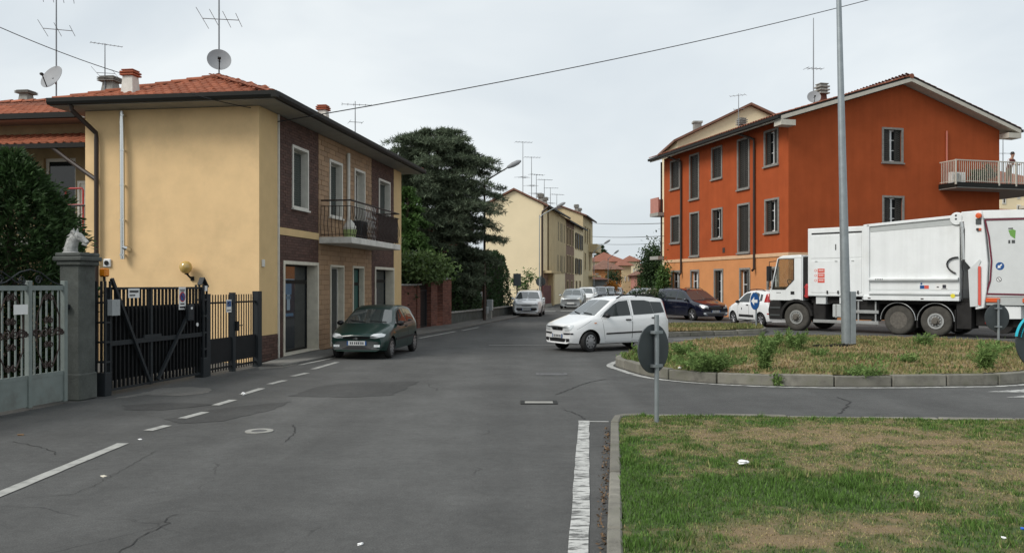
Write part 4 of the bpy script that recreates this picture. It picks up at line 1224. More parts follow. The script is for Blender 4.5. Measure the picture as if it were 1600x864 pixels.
for s in (1, -1):
    sm.tube(scroll((.006, s*.20, 1.10), .07, 1.5, s), .012, 5); sm.tube(scroll((.006, s*.27, 1.10), .05, 1.5, -s), .012, 5)
    sm.tube([(.006, s*.10, 1.62), (.006, s*.22, 1.35), (.006, s*.24, 1.10), (.006, s*.22, .85), (.006, s*.10, .62)], .010, 5)
scm = sm.mesh('scrollwork', MT['rust_iron'])
for i in range(5): link('scrollwork', scm, None, t, (0, ys[i]-.395, 0))
tm = MB()
for i in range(1, 5):
    y = ys[i]; tm.tube([(-.02, y+.66, 1.79), (-.02, y+.45, 1.84), (-.02, y+.2, 1.98), (-.02, y, 2.02), (-.02, y-.2, 1.98), (-.02, y-.45, 1.84), (-.02, y-.66, 1.79)], .010, 5)
    for s in (1, -1): tm.tube(scroll((-.02, y+s*.16, 1.87), .07, 1.6, s), .009, 5)
tm.build('crest', MT['grey_iron'], t)
mb = MB(); a = fy(31)-w_end; mb.box(.012, .018, a-.13, a+.13, 1.38, 1.52); mb.build('notice', MT['sign_white'], t)

# black sliding gate with diagonal braces
g0, g1 = fy(160), fy(321)
t = ith('black_gate', 'black steel double gate with diagonal braces and sheet backing', 'gate', g0)
Lb = g1-g0; gm = fy(235)-g0; ht = 1.76
mb = MB()
for y in (.10, gm, Lb-.10): mb.box(-.03, .03, y-.03, y+.03, .05, ht)
mb.build('stile', MT['grey_iron'], t)
mb = MB(); mb.box(-.02, .02, .10, Lb-.1, ht-.04, ht); mb.box(-.02, .02, .1, Lb-.1, .06, .10); mb.box(.022, .05, .1, Lb-.1, .80, .88); mb.box(.022, .055, gm-.25, gm+.25, .86, .93); mb.build('rail', MT['grey_iron'], t)
mb = MB(); mb.box(-.045, -.032, .10, Lb-.1, .22, ht-.32); mb.build('backing_sheet', MT['black_sheet'], t)
bm_ = MB(); bm_.box(-.018, .018, -.016, .016, .08, ht-.02); bmm = bm_.mesh('bar', MT['black_iron'])
n = int((Lb-.3)/.105)
for i in range(1, n):
    y = .10+(Lb-.2)*i/n
    if abs(y-gm) > .04: link('bar', bmm, None, t, (0, y, 0))
mb = MB(); mb.bar((.065, .14, 1.90), (.065, gm-.12, .12), .05, .05); mb.build('brace', MT['grey_iron'], t)
mb = MB(); mb.bar((.065, Lb-.55, 1.42), (.065, gm+.12, .12), .05, .05); mb.build('brace', MT['grey_iron'], t)
def gate_sign(t, px, py, w, h, parts, z=None, x=.035, y_off=0.0):
    y, zz = FF.hx(px, py, x); y -= y_off
    mb = MB(); mb.box(x, x+.006, y-w/2, y+w/2, zz-h/2, zz+h/2); o = mb.build('sign_plate', MT['sign_white'], t)
    for kind, a, b, c, d, mm in parts:
        m2 = MB()
        if kind == 'box': m2.box(x+.006, x+.009, y-w/2+a*w, y-w/2+b*w, zz-h/2+c*h, zz-h/2+d*h)
        elif kind == 'disc': m2.lathe([(d*w, x+.006), (d*w, x+.010)], 22, (0, y-w/2+a*w, zz-h/2+b*h), 'x')
        elif kind == 'slash': r_ = d*w; cy, cz = y-w/2+a*w, zz-h/2+b*h; m2.bar((x+.013, cy-r_*.7, cz+r_*.7), (x+.013, cy+r_*.7, cz-r_*.7), .02*w/.2, .004)
        m2.build('print', MT[mm], o)
NOPARK = [('disc', .5, .56, 0, .42, 'sign_red'), ('disc', .5, .56, 0, .33, 'sign_blue'), ('slash', .5, .56, 0, .36, 'sign_red'), ('box', .12, .88, .86, .90, 'plate_ink'), ('box', .2, .8, .79, .83, 'plate_ink'),
          ('box', .2, .8, .22, .28, 'plate_ink'), ('box', .1, .9, .06, .14, 'plate_ink')]
# discs need slightly different depths so they do not share a plane
def gate_sign_fix(parts): return parts
gate_sign(t, 284.5, 466, .22, .42, [NOPARK[0], ('disc2', 0, 0, 0, 0, '')][:1] + NOPARK[2:], y_off=g0)
y, zz = FF.hx(284.5, 466, .035); y -= g0
m2 = MB(); m2.lathe([(.072, .046), (.072, .049)], 22, (0, y, zz+.025), 'x'); m2.build('sign_disc', MT['sign_blue'], t)
m2 = MB(); m2.bar((.051, y-.05, zz+.025+.05), (.051, y+.05, zz+.025-.05), .018, .004); m2.build('sign_slash', MT['sign_red'], t)
gate_sign(t, 209, 458, .30, .16, [('box', .1, .9, .55, .80, 'grey_trim'), ('box', .1, .6, .2, .35, 'grey_trim')], y_off=g0)
mb = MB(); y, zz = FF.hx(298, 488, .12); y -= g0; mb.box(.06, .14, y-.09, y+.09, zz-.16, zz+.14); mb.build('mail_box', MT['grey_iron'], t, bevel=.015)
mb = MB(); mb.box(.141, .145, y-.03, y+.03, zz+.06, zz+.10); mb.build('mail_slot', MT['sign_white'], t)
mb = MB(); y, zz = FF.hx(308, 507, .05); y -= g0; mb.lathe([(.035, .05), (.035, .06), (.02, .06)], 14, (0, y, zz), 'x'); mb.build('lock_rose', MT['sign_white'], t)
# lattice gate posts
def lattice_post(y, label, top):
    o = ith('lattice_post', label, 'gate post', y)
    mb = MB()
    for dx in (-.10, .06):
        for dy in (-.06, .06): mb.box(dx-.015, dx+.015, dy-.015, dy+.015, 0, top)
    mb.build('upright', MT['grey_iron'], o)
    m2 = MB()
    for k in range(5):
        z = .55+k*.32
        if z < top-.05: m2.box(-.085, .045, -.075, -.045, z-.015, z+.015); m2.box(.045, .075, -.045, .045, z-.015, z+.015); m2.box(-.085, .045, .045, .075, z-.015, z+.015)
    m2.build('rung', MT['grey_iron'], o)
    m3 = MB(); m3.box(-.12, .08, -.08, .08, 0, .38); m3.build('foot_box', MT['grey_iron'], o, bevel=.008)
    return o
o = lattice_post(fy(163), 'dark lattice gate post beside the stone pillar, orange beacon on top', 1.86)
mb = MB(); mb.lathe([(.02, 1.86), (.02, 1.93), (.055, 1.93), (.055, 2.04), (.05, 2.05)], 12); mb.build('beacon_base', MT['black_iron'], o)
mb = MB(); mb.box(-.06, .06, -.06, .06, 1.93, 2.07); mb.build('beacon', MT['orange_light'], o, bevel=.02)
mb = MB(); mb.box(.07, .16, -.02, .18, 1.30, 1.56); mb.box(.16, .165, .08, .13, 1.46, 1.52); mb.build('control_box', MT['grey_box'], o, bevel=.01)
o = lattice_post(fy(316), 'dark lattice gate post with a pointed cap between the gates', 1.80)
mb = MB(); mb.bar((0.0, -.09, 1.80), (0.0, 0.0, 1.94), .10, .02); mb.bar((0.0, .0, 1.94), (0.0, .16, 1.76), .10, .02); mb.build('pointed_cap', MT['grey_iron'], o)
mb = MB(); mb.box(.06, .08, -.03, .05, 1.68, 1.78); mb.build('tag_plate', MT['sign_white'], o)

# slim fence with a pedestrian gate up to the house
s0, s1 = fy(323.5), fy(403)
t = ith('slim_fence', 'slim black railing fence with solid foot beside the beige wall', 'fence', s0)
Ls = s1-s0; sh = 1.62; md = fy(363)-s0
mb = MB(); mb.box(-.05, .05, -.06, .05, 0, sh); mb.build('post', MT['grey_iron'], t)
mb = MB(); mb.box(-.05, .05, md-.05, md+.05, 0, sh+.02); mb.build('post', MT['grey_iron'], t)
mb = MB(); mb.box(-.07, .07, Ls-.12, Ls+.05, 0, sh+.04); mb.build('post', MT['grey_iron'], t)
mb = MB(); mb.box(-.02, .02, .05, Ls-.12, sh-.20, sh-.165); mb.box(-.02, .02, .05, Ls-.12, .10, .135); mb.build('rail', MT['black_iron'], t)
mb = MB(); mb.box(-.012, .012, .06, md-.06, .22, .72); mb.box(-.012, .012, md+.06, Ls-.13, .22, .72); mb.build('foot_panel', MT['black_sheet'], t)
bm_ = MB(); bm_.box(-.009, .009, -.009, .009, .05, sh-.02); bmm = bm_.mesh('bar', MT['black_iron'])
n = int(Ls/.098)
for i in range(1, n):
    y = Ls*i/n
    if abs(y-md) > .07 and y < Ls-.14: link('bar', bmm, None, t, (0, y, 0))
mb = MB(); mb.box(.05, .09, md+.02, md+.10, .84, 1.04); mb.tube([(.07, md+.10, .95), (.11, md+.13, .95), (.11, md+.22, .95)], .012, 6); mb.build('lock', MT['black_iron'], t)
gate_sign(t, 357.5, 478, .19, .26, [('box', .08, .92, .45, .9, 'sign_blue'), ('box', .2, .5, .55, .8, 'sign_white'), ('box', .1, .9, .12, .2, 'grey_trim')], x=.025, y_off=s0)

# red folding frame on the wing balcony
t = thing('folding_frame', 'red tubular folding frame leaning on the wing balcony rail', 'folding frame', HF.wor(-4.95, .46, 2.95), HF.ang)
mb = MB(); mb.tube([(-.22, -.1, 0), (-.24, -.04, 1.15), (-.2, -.03, 1.2), (.18, -.03, 1.2), (.22, -.04, 1.15), (.26, -.1, 0)], .022, 8); mb.tube([(-.2, -.05, .8), (.22, -.05, .8)], .015, 6); mb.build('tube_frame', MT['red_metal'], t, smooth=True)

# ------------------------------------------------------------------ brick wall and iron gate past the house
BF = Frame(-4.42, 31.6, math.atan2(-.236, 1.0))
by = lambda px, py=445: BF.hx(px, py, 0.0)[0]
def brick_block(label, y0, y1, x0, x1, h, cat='wall', cap=True, name='brick_pier'):
    t = thing(name, label, cat, BF.wor(0, y0), BF.ang)
    mb = MB(); mb.box(x0+.012, x1-.012, .012, y1-y0-.012, 0, h-.01); mb.build('core', MT['mortar'], t)
    bricks('brick_facing', t, 'red_brick', 'x', x1-.013, 1, .0, y1-y0, 0, h, .24, .058, .012, .013, seed=int(y0*7), bond=.5)
    bricks('brick_facing', t, 'red_brick', 'y', .013, -1, x0, x1, 0, h, .24, .058, .012, .013, seed=int(y0*9), bond=.5)
    if cap: mb = MB(); mb.box(x0-.05, x1+.05, -.05, y1-y0+.05, h, h+.07); mb.build('coping', MT['concrete'], t, bevel=.012)
    return t
hz_ = lambda px, py: BF.hx(px, py, 0.0)[1]
y_a, y_b, y_c, y_d, y_e, y_f, y_g = by(630), by(655), by(671.5), by(681), by(690), by(703.5), by(804)
brick_block('low red brick wall joining the beige house', .3, y_b-.35, -.25, .0, hz_(640, 446.5), name='brick_wall')
brick_block('red brick pier on the house side of the small iron gate', y_b-.35, y_b, -.4, .05, hz_(655, 446), name='brick_pier')
brick_block('broad red brick pier on the far side of the small iron gate', y_c, y_d+.02, -.45, .06, hz_(676, 438))
brick_block('tall red brick pillar where the low garden wall starts', y_e, y_f, -.45, .06, hz_(697, 437))
t = thing('garden_gate', 'small dark iron gate with spiky crest between brick piers', 'gate', BF.wor(0, y_b), BF.ang)
gl = y_c-y_b; mb = MB(); mb.box(-.18, -.14, .04, gl-.04, .08, 1.55); mb.build('sheet', MT['black_sheet'], t)
mb = MB(); frame_box(mb, 'x', -.16, -.03, .04, .03, gl-.03, .06, 1.60, .06); mb.build('frame', MT['grey_iron'], t)
mb = MB()
for i in range(9):
    f = i/8; y = .06+(gl-.12)*f; mb.tube([(-.15, y, 1.58), (-.15, y+(.5-f)*.08, 1.58+.18+.20*math.sin(f*math.pi)*(.6+.4*(i % 2)))], [.02, .006], 4)
mb.tube([(-.15, .04, 1.68), (-.15, gl*.3, 1.84), (-.15, gl*.5, 1.80), (-.15, gl*.7, 1.84), (-.15, gl-.04, 1.68)], .016, 5)
mb.build('crest', MT['rust_iron'], t)
mb = MB(); mb.box(-.13, -.10, .16, .28, .85, 1.45); mb.build('letter_plate', MT['white_frame'], t)
t = thing('garden_wall', 'long low rendered garden wall under the cedar and hedge', 'wall', BF.wor(0, y_f), BF.ang)
lw_h = .50
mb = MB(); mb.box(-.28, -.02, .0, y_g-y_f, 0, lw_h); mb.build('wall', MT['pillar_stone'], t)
cs = MB(); cs.box(-.34, .04, .006, .99, lw_h+.002, lw_h+.07); csm = cs.mesh('coping_stone', MT['concrete'], bevel=.01)
for i in range(int(y_g-y_f)): link('coping_stone', csm, None, t, (0, i*1.0, 0))
# brick post in the hedge and cabinets by the lamp post
q = BF.wor(-.35, by(763), 0)
t = thing('hedge_post', 'thin red brick post with a notice behind the grey cabinets', 'post', q, BF.ang)
mb = MB(); mb.box(-.16, .16, -.2, .2, 0, 1.72); mb.build('core', MT['mortar'], t); bricks('brick_facing', t, 'red_brick', 'x', .16, 1, -.2, .2, 0, 1.72, .2, .058, .012, .013, seed=31); bricks('brick_facing', t, 'red_brick', 'y', -.2, -1, -.16, .16, 0, 1.72, .2, .058, .012, .013, seed=32)
mb = MB(); mb.box(-.08, .09, -.235, -.225, 1.05, 1.45); mb.build('notice', MT['sign_white'], t)
def cabinet(px, py, w, h, label):
    X, Y = G(px, py); t = thing('utility_cabinet', label, 'cabinet', (X, Y, .06), BF.ang)
    mb = MB(); mb.box(-w/2, w/2, -.12, .12, .42*h, h); mb.build('case', MT['grey_box'], t, bevel=.015)
    mb = MB(); mb.box(-w/2+.05, w/2-.05, -.08, .08, 0, .42*h); mb.build('pedestal', MT['concrete'], t)
    mb = MB(); mb.box(-w/2+.03, w/2-.03, -.128, -.121, .47*h, h-.05); mb.build('door', MT['grey_box'], t)
cabinet(765.5, 499.5, .30, .98, 'narrow grey utility cabinet next to the dark lamp post')
cabinet(759.8, 499.8, .20, .62, 'small low grey utility cabinet squeezed against the lamp post')
# ------------------------------------------------------------------ orange apartment house on the right
OY = 42.0; OX = (1232-CX)/F*OY
OF = Frame(OX, OY, math.atan(.27))
orange = fthing('orange_house', 'three storey orange apartment house with stone window frames and peach ground floor', 'house', OF)
oy = lambda px: OF.hx(px, 445, 0.0)[0]
OLn = oy(1037.5); OW = OF.hy(1561.5, 445, 0.0)[0]; OT = 10.0; ZB0, ZB1 = 3.22, 3.40
rows = {2: [(1048.5, 1061.5, 255, 297), (1078.5, 1091.5, 244, 312.5), (1113, 1127.5, 233, 279), (1153.5, 1170, 220, 296), (1195.5, 1215, 206, 259)],
        1: [(1049, 1061.5, 339.5, 380.5), (1079, 1091.5, 333.5, 401.5), (1113.5, 1128, 327.5, 372.5), (1154, 1170.5, 319.5, 395), (1196.5, 1216, 312, 363)],
        0: [(1050, 1061.5, 426, 452), (1080, 1091.5, 424.5, 452), (1117, 1129, 422, 466), (1157, 1171, 420, 480), (1200, 1216, 417, 470)]}
def orect(x0, x1, yt, yb):
    xm = (x0+x1)/2; return (oy(x0), oy(x1), OF.hx(xm, yb)[1], OF.hx(xm, yt)[1])
holes = []
def zavg(r, i): return r
for r in rows:
    for q in rows[r]:
        h = orect(*q); holes.append((r, (min(h[0], h[1]), max(h[0], h[1]), h[2], h[3])))
# even out the storeys so that lintels line up along the wall
tops = {r: np.mean([h[3] for rr_, h in holes if rr_ == r]) for r in rows}
hh = []
for i, (r, h) in enumerate(holes):
    k = [2, 1, 0].index(r)*5; tall = (i - k) in (1, 3)
    z1 = tops[r]; z0 = {2: (7.92, 7.02)[tall], 1: (4.50, 3.58)[tall], 0: (.12 if i-k == 3 else .75)}[r]
    z1 = {0: 2.62, 1: 6.10, 2: 9.62}[r]
    hh.append((r, i-k, (h[0], h[1], z0, z1)))
TOP2, TOP1 = 9.72, 6.25
hl = [h for _, _, h in hh]
gx0, gz0 = OF.hy(1379, 257); gx1, gz1 = OF.hy(1410, 205)
ghole = [(gx0+.05, gx1-.05, 8.08, TOP2), (gx0+.07, gx1, 4.6, TOP1)]
mb = MB(); wall(mb, 'x', 0.0, 0.0, OLn, ZB1, OT, hl, 1, .22); wall(mb, 'y', 0.0, 0.0, OW, ZB1, OT, ghole, 1, .22)
rz_ = OF.hy(1408, 128, 0.0); RX, RZ = OW*.525, OT+2.05
mb.poly([(0, 0, OT), (OW, 0, OT), (RX, 0, RZ)])
mb.quad((0, OLn, 0), (OW, OLn, 0), (OW, OLn, OT), (0, OLn, OT)); mb.quad((OW, 0, 0), (OW, OLn, 0), (OW, OLn, OT), (OW, 0, OT)); mb.poly([(0, OLn, OT), (OW, OLn, OT), (RX, OLn, RZ)])
mb.build('wall', MT['orange_wall'], orange, fix=False)
mb = MB(); wall(mb, 'x', 0.0, 0.0, OLn, 0.0, ZB0, hl, 1, .22); wall(mb, 'y', 0.0, 0.0, OW, 0.0, ZB0, [], 1, .22); mb.build('ground_floor_wall', MT['peach_wall'], orange, fix=False)
mb = MB(); mb.box(-.045, .0, -.045, OLn, ZB0, ZB1); mb.box(.0, OW, -.045, 0, ZB0, ZB1); mb.build('string_course', MT['cream_band'], orange)

def shutter_leaf(mb, axis, const, d, a0, a1, z0, z1):
    """louvred leaf: frame and slats"""
    w = min(.07, (a1-a0)*.2); frame_box(mb, axis, const, d-.02, d+.02, a0, a1, z0, z1, w)
    k = max(6, int((z1-z0)/.11))
    for i in range(k):
        z = z0+w+(z1-z0-2*w)*i/k; bx(mb, axis, const, d-.012, d+.012, a0+w, a1-w, z+.006, z+(z1-z0-2*w)/k*.86)
def stone_window(h, axis, const, out, state, name='window', parent=None, sill=True):
    parent = parent or orange; sw = .095
    mb = MB(); frame_box(mb, axis, const, -out*.04, out*.035, h[0]-sw, h[1]+sw, h[2]-sw, h[3]+sw, sw+.01)
    if sill: bx(mb, axis, const, -out*.03, out*.10, h[0]-sw-.04, h[1]+sw+.04, h[2]-sw-.03, h[2]-sw+.04)
    s = mb.build(name, MT['grey_stone'], parent)
    d = -out*.19; c = (h[0]+h[1])/2
    m2 = MB(); frame_box(m2, axis, const, d-.03, d+.03, h[0]+.01, h[1]-.01, h[2]+.01, h[3]-.01, .07); bx(m2, axis, const, d-.03, d+.03, c-.045, c+.045, h[2]+.08, h[3]-.08)
    for f in (.36, .68): bx(m2, axis, const, d-.015, d+.025, h[0]+.08, c-.045, h[2]+f*(h[3]-h[2])-.018, h[2]+f*(h[3]-h[2])+.018); bx(m2, axis, const, d-.015, d+.025, c+.045, h[1]-.08, h[2]+f*(h[3]-h[2])-.018, h[2]+f*(h[3]-h[2])+.018)
    m2.build('frame', MT['white_paint'], s)
    m3 = MB(); bx(m3, axis, const, d-.01, d+.006, h[0]+.08, h[1]-.08, h[2]+.08, h[3]-.08); m3.build('pane', MT['dark_glass'], s)
    ds = -out*.09
    spans = {'shut': [(h[0]+.01, c-.004), (c+.004, h[1]-.01)], 'half': [(h[0]+.01, c-.12)], 'half2': [(c+.12, h[1]-.01)], 'ajar': [(h[0]+.01, h[0]+.36*(h[1]-h[0])), (h[0]+.66*(h[1]-h[0]), h[1]-.01)], 'open': []}[state]
    for a, b in spans: m4 = MB(); shutter_leaf(m4, axis, const, ds, a, b, h[2]+.01, h[3]-.01); m4.build('shutter', MT['shutter'], s)
states = {(2, 4): 'ajar', (1, 4): 'ajar', (1, 2): 'ajar', (0, 0): 'open', (0, 1): 'open', (0, 2): 'half2', (0, 3): 'half', (0, 4): 'open'}
for r, i, h in hh: stone_window(h, 'x', 0.0, -1, states.get((r, i), 'shut'), 'door' if (r, i) == (0, 3) else 'window', sill=(r, i) != (0, 3))
for h in ghole: stone_window(h, 'y', 0.0, -1, 'ajar')
# small vent by the middle window
mb = MB(); a = OF.hx(1131, 391, 0); mb.box(-.02, 0, a[0]-.12, a[0]+.12, a[1]-.14, a[1]+.14); mb.build('wall_vent', MT['brown_pipe'], orange)
# downpipes
for px, pyb in ((1066, 427), (1180.5, 420)):
    a = oy(px); zb = OF.hx(px, pyb)[1]
    pipe([(-.75, a+.9, OT+.02), (-.60, a+.8, OT-.14), (-.10, a, OT-.55), (-.09, a, OT-.8), (-.09, a, zb+.3), (-.12, a-.04, zb), (-.26, a-.10, zb-.1)], .065, 'brown_pipe', 'downpipe', orange)
# roof
orf = thing('roof', None, None); orf.parent = orange
oe, og = .80, .62; y0, y1 = -og, OLn+.42; mR = (RZ-OT)/RX; mR2 = (RZ-OT)/(OW-RX)
zl, zr2 = OT-oe*mR, OT-oe*mR2
def tslab(mb, p, q, dz0, dz1):
    """inclined slab between eave p=(x,z) and ridge q=(x,z) along y0..y1"""
    mb.add([(p[0], y0, p[1]+dz0), (q[0], y0, q[1]+dz0), (q[0], y1, q[1]+dz0), (p[0], y1, p[1]+dz0), (p[0], y0, p[1]+dz1), (q[0], y0, q[1]+dz1), (q[0], y1, q[1]+dz1), (p[0], y1, p[1]+dz1)], [(0,3,2,1),(4,5,6,7),(0,1,5,4),(1,2,6,5),(2,3,7,6),(3,0,4,7)])
mb = MB(); tslab(mb, (-oe, zl), (RX, RZ), .03, .22); tslab(mb, (OW+oe, zr2), (RX, RZ), .03, .22)
mb.box(-oe, .0, y0, .0, zl-.22, zl+.05); mb.box(OW, OW+oe, y0, 0, zr2-.22, zr2+.05)
mb.build('soffit', MT['soffit'], orf)
mb = MB(); tslab(mb, (-oe-.05, zl-.02), (RX, RZ), .225, .30); tslab(mb, (OW+oe+.05, zr2-.02), (RX, RZ), .225, .30); mb.build('roof_deck', MT['gutter'], orf)
sl_ = math.hypot(RX+oe, RZ-zl); tiles(orf, (-oe-.08, y1, zl+.29), (0, -1, 0), (RX+oe, 0, RZ-zl), y1-y0, sl_, None, single=False, seed=21, pitch=.25, exposure=.38)
tiles(orf, (OW+oe+.08, y0, zr2+.29), (0, 1, 0), (RX-OW-oe, 0, RZ-zr2), y1-y0, math.hypot(OW+oe-RX, RZ-zr2), None, single=False, seed=22, pitch=.25, exposure=.38)
mb = MB(); mb.tube([(RX, y0-.03, RZ+.30), (RX, y1, RZ+.30)], .13, 8); mb.build('ridge_tiles', MT['roof_tile_mass'], orf, smooth=True)
mb = MB(); mb.box(-oe-.17, -oe-.03, y0, y1, zl+.10, zl+.24); mb.build('gutter', MT['gutter'], orf); mb = MB(); mb.box(OW+oe+.03, OW+oe+.17, y0, y1, zr2+.10, zr2+.24); mb.build('gutter', MT['gutter'], orf)
q = OF.hx(1335, 120, RX*.62); chimney(orf, (RX*.62, 3.2, OT+RX*.62*mR+.2), .48, .62, 'brick')
q = OF.hx(1172, 185, RX*.25); chimney(orf, (RX*.3, q[0]+1.5, OT+RX*.3*mR+.15), .42, .42, 'slab')
q = OF.hx(1262, 140, RX*.35); antenna('tall leaning aerial with a grey dish on the orange house roof', OF.wor(RX*.35, q[0]-.5, OT+RX*.35*mR+.2), 4.6, [(2.0, .9, R(10), 5, .6)], (.45, .34, R(-100), R(20)), .028)
q = OF.hx(1178, 160, RX*.3); antenna('small twin aerial beside the slab chimney of the orange house', OF.wor(RX*.3-.4, q[0]+1.0, OT+RX*.3*mR+.2), 2.1, [(2.0, .9, R(150), 5, .6), (1.2, .6, R(-20), 3, .5)], None, .024)
# balcony on the gable
bx0, bzr = OF.hy(1467, 255, 0.0); bd = 1.25
bx1 = OW+3.2; bz = OF.hy(1493, 293, -bd)[1]; bzt = bz+.28; brl = OF.hy(1493, 249.5, -bd)[1]
mb = MB(); mb.slab([(bx0, -bd, bz), (bx1, -bd, bz), (bx1, 0, bz), (bx0, 0, bz)], (0, 0, .20)); ob = mb.build('balcony', MT['soffit_grey'], orange)
mb = MB(); mb.box(bx0-.02, bx1, -bd-.03, -bd, bz+.05, bzt); mb.box(bx0-.03, bx0, -bd-.03, -.002, bz+.05, bzt); mb.build('edge', MT['gutter'], ob)
mb = MB(); mb.box(OW, bx1, 0, 6, bz, bz+.2); mb.build('terrace_slab', MT['soffit_grey'], ob)
mb = MB(); rh = brl-bzt
for p, q in (((bx0+.02, -.05, brl), (bx0+.02, -bd+.03, brl)), ((bx0+.02, -bd+.03, brl), (bx1, -bd+.03, brl))): mb.bar(p, q, .05, .05)
for p, q in (((bx0+.02, -.05, bzt+.08), (bx0+.02, -bd+.03, bzt+.08)), ((bx0+.02, -bd+.03, bzt+.08), (bx1, -bd+.03, bzt+.08))): mb.bar(p, q, .03, .03)
mb.build('handrail', MT['rail_cream'] if 'rail_cream' in MT else mat('rail_cream', (.50, .47, .40), .6), ob)
q = MB(); q.box(-.012, .012, -.012, .012, 0, rh-.03); qm = q.mesh('railing_bar', MT['rail_cream'])
k = int((bx1-bx0)/.125)
for i in range(1, k): link('railing_bar', qm, None, ob, (bx0+.02+(bx1-bx0)*i/k, -bd+.03, bzt+.02))
for i in range(1, 10): link('railing_bar', qm, None, ob, (bx0+.02, -.05-(bd-.08)*i/10, bzt+.02))
q = MB(); q.box(-.035, .035, -.035, .035, -.12, rh+.02); qm = q.mesh('railing_post', MT['rail_cream'])
for px in (1493, 1560.5, 1587): link('railing_post', qm, None, ob, (OF.hy(px, 270, -bd)[0], -bd-.02, bzt))
t = thing('air_conditioner', 'white air conditioner unit on the orange house balcony', 'air conditioner', OF.wor(OF.hy(1496, 275, -.5)[0], -.45, bzt-.08), OF.ang)
mb = MB(); mb.box(-.42, .42, -.16, .16, .04, .68); mb.build('case', MT['white_paint'], t, bevel=.02); mb = MB(); mb.lathe([(.26, -.175), (.26, -.162), (.22, -.162)], 20, (-.12, 0, .36), 'y'); mb.build('fan_grille', MT['grey_box'], t)
a = OF.hy(1479.5, 205, -.06); pipe([(a[0], -.06, a[1]), (a[0], -.06, bzt)], .045, 'pink_pipe' if mat('pink_pipe', (.50, .16, .11), .6) else '', 'vent_pipe', orange)
# side balconies seen edge on at the street end
mb = MB()
for z0 in (6.3, 3.45):
    mb.box(-.42, .6, OLn, OLn+1.3, z0, z0+.22)
sb = mb.build('end_balcony', MT['soffit_grey'], orange); mb = MB(); mb.box(-.40, -.34, OLn+.02, OLn+1.26, 6.52, 7.5); mb.box(-.34, .5, OLn+1.2, OLn+1.26, 6.52, 7.5); mb.build('end_balcony_screen', MT['pink_wall'], sb)
pipe([(-.12, OLn+.14, OT-.2), (-.12, OLn+.14, 0)], .06, 'brown_pipe', 'corner_downpipe', orange)
# creamy gable rising behind
cgy = 60.0; cgp = lambda px, py: P(px, py, cgy)
t = thing('cream_gable_house', 'cream gable with a grey chimney showing behind the orange roof', 'house', (cgp(1140, 445).x, cgy, 0))
gp = [cgp(1058, 221), cgp(1172, 166), cgp(1290, 221)]; gx = [p.x-cgp(1140, 445).x for p in gp]
mb = MB(); mb.prism([(gx[0], 0), (gx[2], 0), (gx[2], gp[2].z), (gx[1], gp[1].z), (gx[0], gp[0].z)], 0.0, 6.0, 'y'); mb.build('wall', MT['cream_wall'], t)
mb = MB()
for k in (0, 2): mb.slab([(gx[1], -.35, gp[1].z+.03), (gx[k]+(-.3 if k == 0 else .3), -.35, gp[k].z-.10), (gx[k]+(-.3 if k == 0 else .3), 6.3, gp[k].z-.10), (gx[1], 6.3, gp[1].z+.03)], (0, 0, .16))
mb.build('roof', MT['roof_tile_old'], t)
q = cgp(1092, 208); cq = q.x-cgp(1140, 445).x
mb = MB(); mb.box(cq-.26, cq+.26, .3, .8, q.z-.6, cgp(1092, 191).z); mb.box(cq-.33, cq+.33, .23, .87, cgp(1092, 191).z, cgp(1092, 188).z); mb.build('chimney', MT['concrete'], t)

